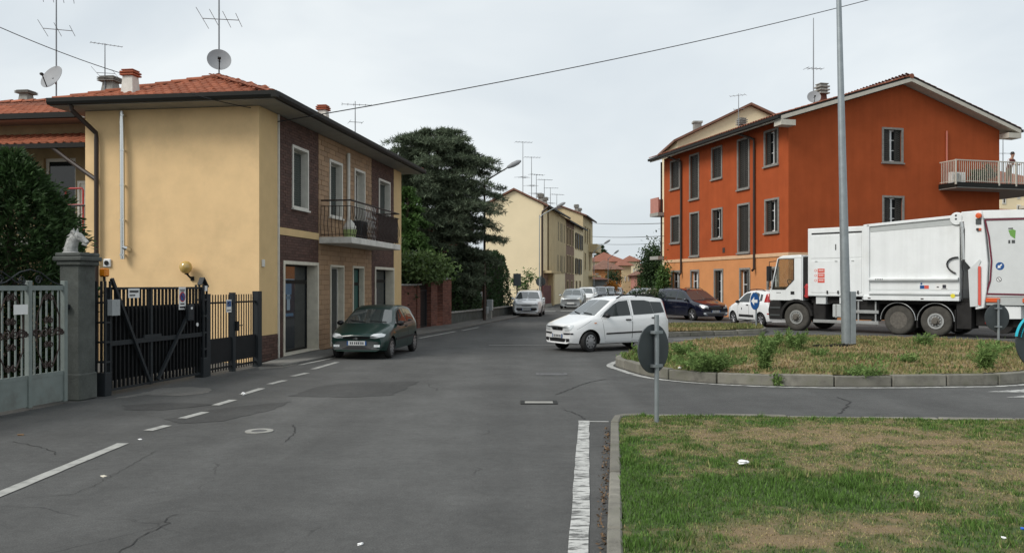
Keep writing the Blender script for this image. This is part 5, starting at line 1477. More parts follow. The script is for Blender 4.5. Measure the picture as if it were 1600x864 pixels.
# ------------------------------------------------------------------ row of cream houses on the left of the street
CY = 72.0; CF = Frame((849-CX)/F*CY, CY, math.atan2(-.2, 1.0))
cv = lambda px: CF.hx(px, 445, 0.0)[0]
cz = lambda px, py: CF.hx(px, py, 0.0)[1]
def street_house(label, a0, a1, h, m, wins, parts=(), gable=False, roof_h=1.15, width=5.2, name='row_house'):
    t = thing(name, label, 'house', CF.wor(0, a0), CF.ang); L_ = a1-a0
    hs = [(w0-a0, w1-a0, z0, z1) for w0, w1, z0, z1, _ in wins]
    mb = MB(); wall(mb, 'x', 0.0, 0.0, L_, 0.0, h, hs, -1, .2)
    mb.quad((-width, 0, 0), (0, 0, 0), (0, 0, h), (-width, 0, h)); mb.quad((-width, L_, 0), (0, L_, 0), (0, L_, h), (-width, L_, h)); mb.quad((-width, 0, 0), (-width, L_, 0), (-width, L_, h), (-width, 0, h))
    mb.poly([(-width, 0, h), (0, 0, h), (-width/2, 0, h+roof_h)]); mb.poly([(-width, L_, h), (0, L_, h), (-width/2, L_, h+roof_h)])
    mb.build('wall', MT[m], t, fix=False)
    o_ = .45
    mb = MB(); sl = roof_h/(width/2)
    for s in (1, -1):
        xe = o_ if s > 0 else -width-o_
        mb.slab([(xe, -.25, h-o_*sl+.05), (-width/2, -.25, h+roof_h+.05), (-width/2, L_+.1, h+roof_h+.05), (xe, L_+.1, h-o_*sl+.05)], (0, 0, .16))
    r_ = mb.build('roof', MT['roof_tile_old'], t)
    mb = MB(); mb.box(o_, o_+.12, -.2, L_, h-o_*sl+.02, h-o_*sl+.16); mb.build('gutter', MT['gutter'], r_)
    for k, (w0, w1, z0, z1, kind) in enumerate(wins):
        mb = MB(); frame_box(mb, 'x', 0, -.02, .05, w0-a0-.08, w1-a0+.08, z0-.08, z1+.08, .09); w_ = mb.build('window', MT['tan_wall' if kind != 'w' else 'white_frame'], t)
        m2 = MB(); bx(m2, 'x', 0, -.16, -.14, w0-a0, w1-a0, z0, z1); m2.build('pane', MT['dark_glass'], w_)
        if kind == 's':
            ww = (w1-w0)/2
            m3 = MB(); bx(m3, 'x', 0, .06, .10, w0-a0-ww, w0-a0, z0, z1); m3.build('shutter', MT['shutter'], w_); m3 = MB(); bx(m3, 'x', 0, .06, .10, w1-a0, w1-a0+ww, z0, z1); m3.build('shutter', MT['shutter'], w_)
        elif kind == 'c': m3 = MB(); bx(m3, 'x', 0, -.10, -.04, w0-a0+.02, w1-a0-.02, z0, z1); m3.build('shutter', MT['shutter'], w_)
    return t
cA, cB, cC, cD, cE = 0.0, cv(883), cv(897), cv(911), cv(926)
hA = 8.55
def wrow(spans, z0, z1, kind): return [(cv(a), cv(b), z0, z1, kind) for a, b in spans]
big = street_house('cream end house with a plain tall gable facing the junction', cA, cB, hA, 'cream_wall',
      wrow([(871.5, 873.5), (877, 879.5)], 5.9, 7.7, 's') + wrow([(871, 873.5), (877, 879.5)], 3.0, 4.6, 's'), roof_h=1.25, width=5.0)
# porch at the corner, its inner shade painted as a flat brown slab
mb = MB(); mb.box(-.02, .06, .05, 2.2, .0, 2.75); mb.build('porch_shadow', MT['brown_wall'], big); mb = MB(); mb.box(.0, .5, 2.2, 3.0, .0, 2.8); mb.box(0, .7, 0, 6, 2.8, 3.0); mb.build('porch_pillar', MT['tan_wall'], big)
pipe([(.42, -.12, hA-.2), (-.05, -.12, hA-.6), (-.08, -.12, hA-.9), (-.08, -.12, 0)], .09, 'brown_pipe', 'downpipe', big)
mb = MB(); mb.box(.02, .10, 3.1, cB-.05, 3.0, hA-.3); wall(mb, 'x', .11, 2.2, 5.8, 3.0, hA-.1); mb.build('side_bay', MT['tan_wall'], big)
street_house('narrow brown fronted house in the cream row', cB, cC, 8.3, 'brown_wall', wrow([(885.5, 887.5), (889.5, 891.5), (894, 896)], 5.9, 7.6, 'c') + wrow([(885.5, 887.5), (889.5, 891.5), (894, 896)], 3.0, 4.8, 'c') + wrow([(885.5, 887.5), (892, 894)], .3, 2.2, 'c'))
street_house('cream fronted house with dark shutters in the middle of the row', cC, cD, 8.3, 'cream_wall', wrow([(899.5, 901.5), (903.5, 905.5), (907.5, 909)], 5.8, 7.5, 's') + wrow([(899.5, 901.5), (905, 907)], 3.0, 4.7, 's') + wrow([(899.5, 901.5), (905, 907)], .3, 2.2, 'c'))
yh = street_house('taller yellow house with rounded balcony at the far end of the row', cD, cE, 10.0, 'yellow_wall', wrow([(913.5, 915), (917, 918.5), (920.5, 922)], 6.9, 8.8, 'c') + wrow([(913.5, 915), (920.5, 922)], 3.6, 5.6, 'c'), roof_h=1.0)
for zz in ((5.9, 6.9), (2.8, 3.0)): mb = MB(); mb.box(0, 1.1, 6, cE-cD, *zz); mb.build('balcony', MT['yellow_wall'], yh)
for i, (px, zz) in enumerate(((862, .8), (868, .7), (880, .9), (884, .7))):
    chimney(big if i < 2 else yh, ((-1.0, cv(px), hA+.75) if i < 2 else (-.9, 1+i*3-6, 10.6)), .5, zz*.45, 'slab')
for i, (px, h_, az) in enumerate(((817, 4.9, 12), (830.5, 4.2, 10), (838, 2.9, 30), (850.5, 3.0, 15), (860, 2.6, 5), (870, 2.4, 20))):
    q = CF.hx(px, 310, -2.5); antenna(('tallest', 'second', 'third', 'fourth', 'fifth', 'sixth')[i] + ' aerial mast along the cream house ridge, counting away from its gable', CF.wor(-2.5, max(.3, q[0]), hA+1.15), h_, [(h_-.05, 1.5, R(az), 6, .9), (h_*.35, .9, R(az+40), 3, 1.4)], None, .035)
# dark red fence in front of the end house
t = thing('red_fence', 'dark red panel fence in front of the cream end house', 'fence', CF.wor(.6, -4.0), CF.ang)
fl_ = 4.2
for i in range(14): mb = MB(); mb.box(-.03, .03, i*fl_/14, (i+1)*fl_/14-.02, .25, 1.75); mb.build('board', MT['red_fence'], t)
mb = MB(); mb.box(-.12, .10, -.05, fl_, 0, .24); mb.build('plinth', MT['concrete'], t)
t = thing('mesh_fence', 'thin wire fence in front of the plain cream gable', 'fence', CF.wor(-6, -3.0), CF.ang)
for i in range(9): mb = MB(); mb.tube([(i*.75, 0, 0), (i*.75, 0, 1.5)], .03, 6); mb.build('post', MT['grey_iron'], t)
mb = MB()
for z in (.3, .8, 1.4): mb.tube([(0, 0, z), (6, 0, z)], .012, 4)
mb.build('wire', MT['grey_iron'], t)

# ------------------------------------------------------------------ far end of the street
def far_house(label, x0, x1, yt, Y, m, depth=14, roof=None, wins=(), rz=0.0, base=0.0, name='far_house', roof_m='roof_tile_mass'):
    a, b = P(x0, yt, Y), P(x1, yt, Y); t = thing(name, label, 'house', ((a.x+b.x)/2, Y, base), rz); w = (b.x-a.x)/2; h = a.z-base
    mb = MB(); mb.box(-w, w, 0, depth, 0, h); mb.build('wall', MT[m], t)
    if roof:
        rh = roof; mb = MB(); o_ = .6
        mb.add([(-w-o_, -o_, h), (w+o_, -o_, h), (w+o_, depth+o_, h), (-w-o_, depth+o_, h), (-w+2 if w > 4 else 0, depth*.45, h+rh), (w-2 if w > 4 else 0.01, depth*.45, h+rh)], [(0,1,5,4), (1,2,5), (2,3,4,5), (3,0,4), (0,3,2,1)])
        mb.build('roof', MT[roof_m], t)
    for wx0, wx1, wy0, wy1, mm in wins:
        p, q = P(wx0, wy1, Y), P(wx1, wy0, Y); mb = MB(); cx = (a.x+b.x)/2; mb.box(p.x-cx, q.x-cx, -.06, .1, p.z-base, q.z-base); f_ = mb.build('window', MT['white_frame'], t)
        d_ = .12; m2 = MB(); m2.box(p.x-cx+d_, q.x-cx-d_, -.08, -.02, p.z-base+d_, q.z-base-d_); m2.build('pane', MT[mm], f_)
    return t
far_house('long low house with red roof at the end of the street', 925, 977, 409, 150, 'cream_wall', 18, 2.0, [(955, 958, 411, 419, 'shutter'), (965, 968, 411, 419, 'shutter')])
far_house('orange walled low house with brown roof beyond the parked cars', 929, 971, 421, 122, 'far_orange', 12, 1.5, [(930.5, 935, 427, 429, 'shutter'), (962, 964, 440, 446, 'shutter')], roof_m='roof_tile_old')
far_house('small grey shed at the foot of the orange far house', 926, 949, 437, 112, 'grey_wall', 6, .4)
far_house('tan narrow house between orange and cream far houses', 972, 986, 415, 140, 'tan_wall', 14, 1.2, [(976, 978, 432, 439, 'shutter'), (981, 983, 432, 439, 'dark_glass')])
ch = far_house('tall cream house closing the view at the end of the street', 983, 1000, 408.5, 165, 'cream_wall', 16, 1.4, [(989, 991, 420, 427, 'shutter'), (993, 995, 420, 427, 'shutter'), (989, 991, 433, 440, 'shutter')])
mb = MB(); hw_ = (P(1000, 0, 165).x-P(983, 0, 165).x)/2
for z in (3.0, 5.0): mb.box(hw_, hw_+1.2, .5, 8, z, z+.9)
mb.build('balcony', MT['pink_wall'], ch)
far_house('low pinkish house half hidden by the street trees', 1000, 1024, 430, 130, 'pink_wall', 10, 1.3, [(1006, 1008, 433, 439, 'dark_glass')], roof_m='roof_tile_old')
far_house('dark low building far behind the pink house', 1000, 1016, 414, 190, 'grey_wall', 10)
rh_ = far_house('cream house with a balcony behind the orange house terrace', 1563, 1660, 292, 78, 'cream_wall', 12, 2.2, [(1565.5, 1571.5, 305, 319, 'shutter'), (1589, 1594, 300, 311, 'shutter'), (1588, 1595, 320, 335, 'shutter')])
mb = MB(); mb.box(1.6-2.8, 4, -1.2, 0, 8.7, 8.95); mb.build('balcony', MT['soffit'], rh_)
far_house('red tiled outbuilding in front of the far cream house', 1540, 1592, 331, 66, 'cream_wall', 8, .7)
antenna('lone aerial behind the balcony of the orange house', P(1577, 292, 78) + Vector((0, 1, 0)), 5.0, [(4.9, .9, R(20), 5, .6), (3.2, 1.2, R(0), 3, .6)], None, .04)
# ------------------------------------------------------------------ vegetation
def leaf_mesh(name, pts, dirs, ln, wd, m, r, flat=0.0):
    """diamond leaves at pts pointing along dirs"""
    n = len(pts); d = dirs / (np.linalg.norm(dirs, axis=1, keepdims=True) + 1e-9)
    s = r.normal(size=(n, 3)); s[:, 2] *= (1-flat); s -= d * (s*d).sum(1, keepdims=True); s /= (np.linalg.norm(s, axis=1, keepdims=True) + 1e-9)
    l = (ln * (.6 + .8*r.random(n)))[:, None]; w = (wd * (.6 + .8*r.random(n)))[:, None]
    nrm = np.cross(d, s)
    v = np.concatenate([pts, pts + d*l*.45 + s*w + nrm*w*.25, pts + d*l, pts + d*l*.45 - s*w + nrm*w*.25])
    i = np.arange(n); return np_mesh(name, v, np.stack([i, i+n, i+2*n, i+3*n], -1), MT[m])

def cloud(r, n, c, rad, shell=.45, clumps=40, cs=.28):
    """points gathered in clumps through an ellipsoid, thicker toward its skin"""
    k = r.normal(size=(clumps, 3)); k /= np.linalg.norm(k, axis=1, keepdims=True)
    k *= (shell + (1-shell)*r.random((clumps, 1)))
    i = r.integers(0, clumps, n); p = k[i] + r.normal(size=(n, 3))*cs*(.5+r.random((n, 1)))
    return np.array(c) + p*np.array(rad), k[i]

def trunk_mesh(mb, base, top, r0, r1, bend=.1, n=8, k=6):
    b, t = Vector(base), Vector(top); pts = []
    for i in range(k+1):
        f = i/k; p = b.lerp(t, f); p += Vector((math.sin(f*5)*bend, math.cos(f*4)*bend*.6, 0))*math.sin(f*math.pi); pts.append(p)
    mb.tube(pts, [r0+(r1-r0)*i/k for i in range(k+1)], n); return pts

def cedar(name, label, base, prof, m, seed, levels, per, leaf=(.13, .022), droop=.28, tw=15, lf=17, trunk_r=.3, ext=1.0):
    """tiered conifer: limbs leave the trunk in layers and carry flat sprays; prof = [(z, radius)]"""
    r = np.random.default_rng(seed); rr = random.Random(seed); t = thing(name, label, 'tree', base)
    zs = [p[0] for p in prof]; rs = [p[1] for p in prof]
    mb = MB(); trunk_mesh(mb, (0, 0, -.1), (.1, 0, zs[-1]-.3), trunk_r, .05, .12)
    P_, D_ = [], []
    for i in range(levels):
        z = zs[0] + (zs[-1]-zs[0])*(i+rr.random()*.6)/levels; R_ = np.interp(z, zs, rs)*ext
        for k in range(per):
            a = rr.uniform(0, 2*math.pi); ln = R_*rr.uniform(.62, 1.12); up_ = rr.uniform(.02, .22)
            b0 = Vector((0, 0, z-.1)); ctrl = []
            for q in range(5):
                f = q/4; ctrl.append(b0 + Vector((math.cos(a)*ln*f, math.sin(a)*ln*f, ln*(up_*f*1.4 - droop*f*f))))
            if rr.random() < .55: mb.tube(ctrl, [.05, .038, .026, .016, .008], 5, cap=False)
            c = np.array([list(p) for p in ctrl])
            for j in range(tw):
                f = .22 + .78*(j+rr.random())/tw; q = f*4; i0 = min(3, int(q)); p = c[i0]*(1-(q-i0)) + c[i0+1]*(q-i0)
                side = rr.choice((-1, 1)); ta = a + side*rr.uniform(.5, 1.25); tl = ln*.30*(1.15-f*.65)*rr.uniform(.6, 1.2)
                tv = np.array([math.cos(ta), math.sin(ta), rr.uniform(-.28, .12)])
                s = r.random(lf)[:, None]*tl; P_.append(p + tv*s + r.normal(size=(lf, 3))*np.array([.045, .045, .03]))
                D_.append(tv*.7 + r.normal(size=(lf, 3))*.55 + np.array([0, 0, .12]))
    mb.build('trunk', MT['bark'], t, smooth=True)
    P_, D_ = np.concatenate(P_), np.concatenate(D_)
    link('crown', leaf_mesh('crown', P_, D_, leaf[0], leaf[1], m, r, .4), None, t)
    return t

cedar('cedar_tree', 'tall dark spreading cedar with tiered branches behind the brick wall', (-3.72, 42.0, 0),
      [(1.5, 1.9), (2.4, 2.6), (3.2, 2.9), (4.6, 3.1), (5.8, 3.1), (6.8, 3.0), (7.6, 2.9), (8.4, 2.6), (9.0, 2.1), (9.5, 1.2)], 'cedar', 5, 23, 15, leaf=(.22, .018), tw=20, lf=32, droop=.24)
cedar('young_cedar_tree', 'lighter green feathery conifer between the beige house and the cedar', (-4.75, 38.4, 0),
      [(1.6, 1.2), (3.0, 1.35), (4.4, 1.05), (5.4, .75), (6.3, .2)], 'leaf_mid', 6, 22, 8, leaf=(.15, .028), droop=.45, tw=11, lf=15, trunk_r=.12)
# red rendered house glimpsed through the cedar
far_house('reddish house glimpsed through the gaps in the cedar', 640, 718, 352, 50, 'red_house' if mat('red_house', (.36, .07, .05), .9, var=.1) else '', 5, 1.2)

def bush(name, label, cat, loc, c, rad, n, leaf, m, seed, clumps=50, core=True, shell=.5, cs=.26, stems=4, extra=None, part='foliage'):
    r = np.random.default_rng(seed); t = thing(name, label, cat, loc)
    p, d = cloud(r, n, c, rad, shell, clumps, cs); p[:, 2] = np.maximum(p[:, 2], .02)
    d = d + r.normal(size=d.shape)*.8
    link(part, leaf_mesh(part, p, d, leaf[0], leaf[1], m, r), None, t)
    mb = MB(); rr = random.Random(seed)
    for i in range(stems): mb.tube([(rr.uniform(-.1, .1)*rad[0], rr.uniform(-.1, .1)*rad[1], -.02), (c[0]*.6+rr.uniform(-.3, .3)*rad[0], c[1]*.6+rr.uniform(-.3, .3)*rad[1], c[2]*.6), (c[0]+rr.uniform(-.6, .6)*rad[0], c[1]+rr.uniform(-.6, .6)*rad[1], c[2]+.5*rad[2])], [.05, .035, .01], 5)
    mb.build('stem', MT['bark'], t)
    return t

def hedge(name, label, fr, x0, x1, y0, y1, z0, z1, n, leaf, m, seed, bulge=.18):
    """clipped or grown-out mass with a leafy skin over a twiggy core"""
    r = np.random.default_rng(seed); t = thing(name, label, 'hedge', fr.wor((x0+x1)/2, (y0+y1)/2), fr.ang)
    hx_, hy_ = abs(x1-x0)/2, abs(y1-y0)/2
    u = r.random((n, 3))*2-1; ax = r.integers(0, 3, n); sg = r.choice([-1.0, 1.0], n)
    u[np.arange(n), ax] = sg*(1-np.abs(r.normal(0, .10, n)))
    x, y, z = u[:, 0]*hx_, u[:, 1]*hy_, z0+(u[:, 2]+1)/2*(z1-z0)
    k = 1 + bulge*(vnoise(y*1.3+z, z*1.1+x, 1.0, seed)-.5)*2
    rd = 1 - .22*np.clip((z-z0)/(z1-z0)-.6, 0, 1)*2.0
    p = np.stack([x*k*rd, y*rd, z0+(z-z0)*(.92+.16*vnoise(y, x, 1.4, seed+3))], -1)
    d = np.stack([u[:, 0], u[:, 1], u[:, 2]*.6+.3], -1) + r.normal(size=(n, 3))*.6
    link('foliage', leaf_mesh('foliage', p, d, leaf[0], leaf[1], m, r), None, t)
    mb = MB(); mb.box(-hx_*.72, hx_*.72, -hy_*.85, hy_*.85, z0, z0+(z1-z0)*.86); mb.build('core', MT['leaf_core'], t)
    return t
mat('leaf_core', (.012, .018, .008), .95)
hedge('clipped_hedge', 'tall dark green clipped hedge standing on the low wall before the cream house', BF, -2.2, -.25, by(759), by(803), .3, hz_(783, 397), 17000, (.13, .04), 'leaf_hedge', 3)
hedge('dark_shrubbery', 'dark shrub mass under the cedar behind the low wall', BF, -2.4, -.30, y_f+.1, by(757), .3, 3.0, 17000, (.14, .045), 'leaf_dark', 4)
q = BF.wor(-.5, by(663), 0)
bush('ivy_canopy', 'bushy ivy mass spilling over the red brick piers and iron gate', 'ivy', (q.x, q.y, 0), (.25, .3, 2.48), (1.05, 2.3, .46), 8000, (.17, .055), 'leaf_ivy', 8, 70, stems=6)
q = BF.wor(-1.2, by(640), 0)
bush('garden_shrub', 'dark shrub rising behind the low red brick wall', 'shrub', (q.x, q.y, 0), (0, 0, 1.9), (1.0, 1.6, 1.1), 6000, (.15, .05), 'leaf_dark', 9, 50)
# dark thuja behind the pale gate
mat('leaf_thuja', (.040, .078, .024), .65, island=.5, trans=.15, spec=.3)
def thuja(label, loc, prof, n, seed):
    r = np.random.default_rng(seed); t = thing('thuja_tree', label, 'tree', loc)
    z = r.random(n)**.9; zz = prof[0][0]+(prof[-1][0]-prof[0][0])*z; R_ = np.interp(zz, [p[0] for p in prof], [p[1] for p in prof])
    a = r.random(n)*2*np.pi; cl = .62+.62*vnoise(a*3.0, zz*2.2, 1.9, seed); f = np.sqrt(r.random(n))*.55+.45
    p = np.stack([np.cos(a)*R_*f*cl, np.sin(a)*R_*f*cl, zz + r.normal(0, .05, n)], -1)
    d = np.stack([np.cos(a)*.8, np.sin(a)*.8, np.full(n, .35)], -1) + r.normal(size=(n, 3))*.45
    link('crown', leaf_mesh('crown', p, d, .13, .020, 'leaf_thuja', r), None, t)
    mb = MB(); trunk_mesh(mb, (0, 0, 0), (0, 0, prof[-1][0]-.4), .14, .03, .03)
    for i in range(14):
        zb = prof[0][0]+i*.25; aa = i*2.4; rr_ = np.interp(zb, [p[0] for p in prof], [p[1] for p in prof])*.8; mb.tube([(0, 0, zb), (math.cos(aa)*rr_, math.sin(aa)*rr_, zb+.25)], [.03, .008], 5)
    mb.build('trunk', MT['bark'], t)
thuja('dark green thuja leaning over the pale gate', (-8.75, 14.9, 0), [(.15, 1.05), (1.2, 1.2), (2.0, 1.22), (2.8, 1.05), (3.5, .68), (4.05, .12)], 34000, 12)
thuja('second dark thuja further into the yard behind the pale gate', (-9.2, 12.9, 0), [(.15, .95), (1.2, 1.1), (2.4, 1.05), (3.2, .8), (3.9, .45), (4.3, .1)], 22000, 13)
# trees and shrubs down the street
def pt(px, Y): return ((px-CX)/F*Y, Y, 0)
bush('street_tree', 'dense green street tree left of the orange house', 'tree', pt(1024, 82), (0, 0, 3.7), (1.25, 1.5, 1.9), 7000, (.22, .07), 'leaf_dark', 21, 50, part='crown')
bush('climbing_shrub', 'leafy climber at the street corner of the orange house', 'shrub', pt(1036, 54), (0, 0, 1.6), (.38, .5, 1.35), 3500, (.14, .045), 'leaf_mid', 22, 40)
ol = bush('oleander_bush', 'dark oleander with white flowers behind the white hatchback roof', 'shrub', pt(1008, 46), (.2, 0, .85), (1.0, .6, .60), 5200, (.13, .03), 'leaf_dark', 23, 40)
r_ = np.random.default_rng(5); p, d = cloud(r_, 260, (.1, -.1, 1.10), (1.0, .6, .36), .7, 22, .12); link('blossom', leaf_mesh('blossom', p, d+r_.normal(size=d.shape), .07, .04, 'petal', r_), None, ol)
bush('autumn_bush', 'round orange autumn bush beyond the parked cars', 'shrub', pt(954, 100), (0, 0, 1.25), (.75, .75, .85), 2500, (.15, .06), 'leaf_autumn', 24, 30)
cedar('far_conifer', 'dark conifer top above the long red roof', (23.6*0+((940-CX)/F*172), 172, 0), [(3, 2.4), (6, 2.2), (8, 1.3), (9.8, .2)], 'leaf_dark', 31, 12, 7, leaf=(.45, .09), tw=8, lf=10, trunk_r=.2)
bush('far_tree', 'round green tree far down the street beside the pink house', 'tree', pt(1010, 112), (0, 0, 1.9), (1.3, 1.3, 1.4), 3000, (.22, .08), 'leaf_mid', 26, 30, part='crown')
bush('roadside_shrub', 'loose twiggy shrub by the wire fence of the cream gable', 'shrub', pt(817, 66), (0, 0, 2.0), (.9, .6, 1.0), 900, (.16, .05), 'leaf_mid', 27, 16, cs=.2)
bush('house_front_tree', 'small tree at the corner of the tan far house', 'tree', pt(958, 118), (0, 0, 2.4), (1.0, 1.0, 1.3), 1800, (.2, .07), 'leaf_dark', 28, 24, part='crown')
# weeds on the roundabout
def weed(px, py, h, w, n, label, seed):
    c = G(px, py, .22); on = bool(inside(np.array([c[0]]), np.array([c[1]]), r_loop)[0]); c = c if on else G(px, py, .0); r = np.random.default_rng(seed); t = thing('weed_plant', label, 'weed', (c[0], c[1], float(r_z(np.array(c[0]), np.array(c[1])))-.01 if on else 0.0), 0, 'weeds on the roundabout')
    mb = MB(); P_, D_ = [], []; rr = random.Random(seed)
    for i in range(max(6, n//60)):
        a = rr.uniform(0, 6.3); tx, ty = math.cos(a)*w*rr.uniform(.2, 1), math.sin(a)*w*rr.uniform(.2, 1); hh = h*rr.uniform(.55, 1.1)
        pts = [(tx*.15, ty*.15, 0), (tx*.6, ty*.6, hh*.55), (tx, ty, hh)]; mb.tube(pts, [.008, .006, .002], 4)
        k = max(8, n//max(6, n//60)); f = r.random(k)**.8; q = np.array(pts); p = np.where(f[:, None] < .55, q[0]+(q[1]-q[0])*(f/.55)[:, None], q[1]+(q[2]-q[1])*((f-.55)/.45)[:, None])
        P_.append(p + r.normal(size=(k, 3))*.025); D_.append(r.normal(size=(k, 3)) + np.array([tx*.5, ty*.5, .6]))
    mb.build('stem', MT['leaf_weed'], t); P_, D_ = np.concatenate(P_), np.concatenate(D_); P_[:, 2] = np.maximum(P_[:, 2], .01)
    link('foliage', leaf_mesh('foliage', P_, D_, .09, .012, 'leaf_weed', r), None, t)
WD_ = [(1108, 578, .36, .62, 1500, 'widest low weed clump on the roundabout, in front of the disc sign side'), (1195, 577, .62, .20, 700, 'slender upright weed between the wide clump and the lamp post'),
       (1240, 551, .46, .38, 900, 'bushy weed near the foot of the lamp post'), (1205, 548, .36, .30, 500, 'feathery weed just left of the bushy lamp post weed'),
       (1352, 603, .38, .34, 900, 'weed spilling over the kerb below the lamp post'), (1365, 585, .30, .42, 700, 'low weed patch behind the kerb spilling weed'),
       (1540, 577, .48, .30, 700, 'upright weed near the far end of the roundabout kerb'), (1070, 556, .28, .45, 500, 'low weed beside the back of the disc sign'),
       (976, 566, .24, .22, 350, 'small weed on the pointed tip of the roundabout'), (1005, 556, .22, .40, 400, 'low weed along the tip behind the small one'),
       (1445, 546, .30, .25, 350, 'small weed in front of the truck rear wheels'), (1560, 552, .22, .4, 350, 'low weed patch at the foot of the grey sign pole'),
       (1178, 600, .20, .10, 130, 'tiny weed growing from the kerb joint'), (1215, 603, .22, .10, 130, 'tiny weed at the kerb foot next to the joint weed'), (1280, 560, .14, .2, 160, 'flat weed tuft in the brown middle of the roundabout'), (1420, 568, .16, .22, 180, 'flat weed tuft in the brown grass under the truck')]
for i, w_ in enumerate(WD_): weed(w_[0], w_[1], w_[2]*.95, w_[3]*1.15, int(w_[4]*1.5), w_[5], seed=40+i)
# darker grass tufts of the near island
TF_ = [(1222, 776), (1345, 803), (1100, 792), (1060, 783), (990, 820), (1180, 800), (1500, 690), (1590, 770)]
# ------------------------------------------------------------------ vehicles
def interp(pts, x): return float(np.interp(x, [p[0] for p in pts], [p[1] for p in pts]))

class Car:
    """lofted car body; x forward, y left, z up, origin on the ground at the middle"""
    def __init__(s, spec):
        s.__dict__.update(spec); s.top = sorted(s.top); s.belt = sorted(s.belt)
        s.hl = s.L/2
        s.cut = None
    def hw(s, x):
        a = abs(x)/s.hl; k = max(0, (a-.62)/.38); return s.W/2*(1-s.taper*k**2.2)
    def section(s, x):
        T = interp(s.top, x); hw = s.hw(x); B = min(interp(s.belt, x), T-.05); tt = T-B
        zb = s.zb + .03*max(0, (abs(x)/s.hl-.82)/.18)
        g = min(1, tt/(s.H-interp(s.belt, 0))); Rr = hw*(.93-(.93-s.roofw)*g)
        m = .5*(zb+B)
        p = [(0, zb), (.80*hw, zb), (.93*hw, zb+.03), (.975*hw, zb+.12), (.995*hw, m-.06), (hw, m+.06), (.992*hw, B-.10), (.972*hw, B-.03), (.952*hw, B+.005)]
        e = min(.055, tt*.5)
        for f in (.3, .62, .9): p.append((.952*hw+(Rr-.952*hw)*f**1.12, B+.005+(tt-e-.005)*f))
        p += [(Rr-.012, T-e*.62), (Rr-.05, T-e*.22), (Rr*.72, T-.004), (Rr*.36, T+.008), (0, T+.012)]
        return p
    def bend(s, x, y):
        a = max(0, (abs(x)/s.hl-.55)/.45); return x - math.copysign(s.nose*(abs(y)/(s.W/2))**2.2*a*a, x)
    def make(s):
        xs = sorted(set(list(np.linspace(-s.hl, s.hl, 44)) + [p[0] for p in s.top] + [s.hl-.02, s.hl-.06, -s.hl+.02, -s.hl+.06]))
        ring = []
        for x in xs:
            h = s.section(x); full = [(y, z) for y, z in h] + [(-y, z) for y, z in h[-2:0:-1]]
            k = .0
            if s.hl-abs(x) < .021: full = [(y*.97, z*.5+.5*z) for y, z in full]
            ring.append([(s.bend(x, y), y, z) for y, z in full])
        n = len(ring[0]); mb = MB(); vs = [p for r in ring for p in r]
        fs = [(i*n+j, i*n+(j+1) % n, (i+1)*n+(j+1) % n, (i+1)*n+j) for i in range(len(ring)-1) for j in range(n)]
        for base in (0, (len(ring)-1)*n):
            h = n//2
            for j in range(0, h): fs.append((base+j, base+j+1, base+(n-j-1) % n, base+(n-j) % n)) if 0 < j < h-1 else fs.append((base, base+1, base+n-1)) if j == 0 else fs.append((base+h-1, base+h, base+h+1))
        mb.add(vs, fs); me = mb.mesh('body', None, fix=True)
        s.bvh = BVHTree.FromPolygons([v.co.copy() for v in me.vertices], [tuple(p.vertices) for p in me.polygons])
        return me

def ray_pt(bvh, proj, a, b, off):
    if proj == 'L': o, d = Vector((a, 4, b)), Vector((0, -1, 0))
    elif proj == 'R': o, d = Vector((a, -4, b)), Vector((0, 1, 0))
    elif proj == 'F': o, d = Vector((6, a, b)), Vector((-1, 0, 0))
    elif proj == 'B': o, d = Vector((-6, a, b)), Vector((1, 0, 0))
    else: o, d = Vector((a, b, 5)), Vector((0, 0, -1))
    h = bvh.ray_cast(o, d)
    if h[0] is None: return None
    n = h[1] if h[1].dot(d) < 0 else -h[1]
    return h[0], n

def decal(bvh, name, poly, proj, m, parent, off=.006, rings=4, seg=.09, back=.012):
    """a real thin shell laid on the body along its own surface"""
    pts = []
    k = len(poly)
    for i in range(k):
        a, b = Vector(poly[i]), Vector(poly[(i+1) % k]); q = max(1, int((b-a).length/seg))
        pts += [a.lerp(b, j/q) for j in range(q)]
    c = sum(pts, Vector((0, 0)))/len(pts); n = len(pts); vs = []; last = None
    def put(p, o_):
        nonlocal last
        h = ray_pt(bvh, proj, p.x, p.y, 0)
        if h is None: h = last
        if h is None: return Vector((0, 0, 0))
        last = h; return h[0] + h[1]*o_
    vs.append(put(c, off)); fs = []
    for r_ in range(1, rings+1):
        for p in pts: vs.append(put(c.lerp(p, r_/rings), off))
    for p in pts: vs.append(put(p, -back))
    for j in range(n): fs.append((0, 1+j, 1+(j+1) % n))
    for r_ in range(rings):
        b0 = 1+r_*n; b1 = 1+(r_+1)*n
        for j in range(n): fs.append((b0+j, b1+j, b1+(j+1) % n, b0+(j+1) % n))
    mb = MB(); mb.add(vs, fs); return mb.build(name, MT[m], parent, smooth=True, ang=50)

def seam(bvh, pts, proj, parent, r=.006, name='seam', m='grey_trim'):
    mb = MB(); out = []
    for i in range(len(pts)-1):
        a, b = Vector(pts[i]), Vector(pts[i+1]); q = max(1, int((b-a).length/.08))
        for j in range(q + (i == len(pts)-2)):
            h = ray_pt(bvh, proj, *a.lerp(b, j/q), 0)
            if h: out.append(h[0]-h[1]*r*.35)
    if len(out) > 1: mb.tube(out, r, 5); mb.build(name, MT[m], parent)

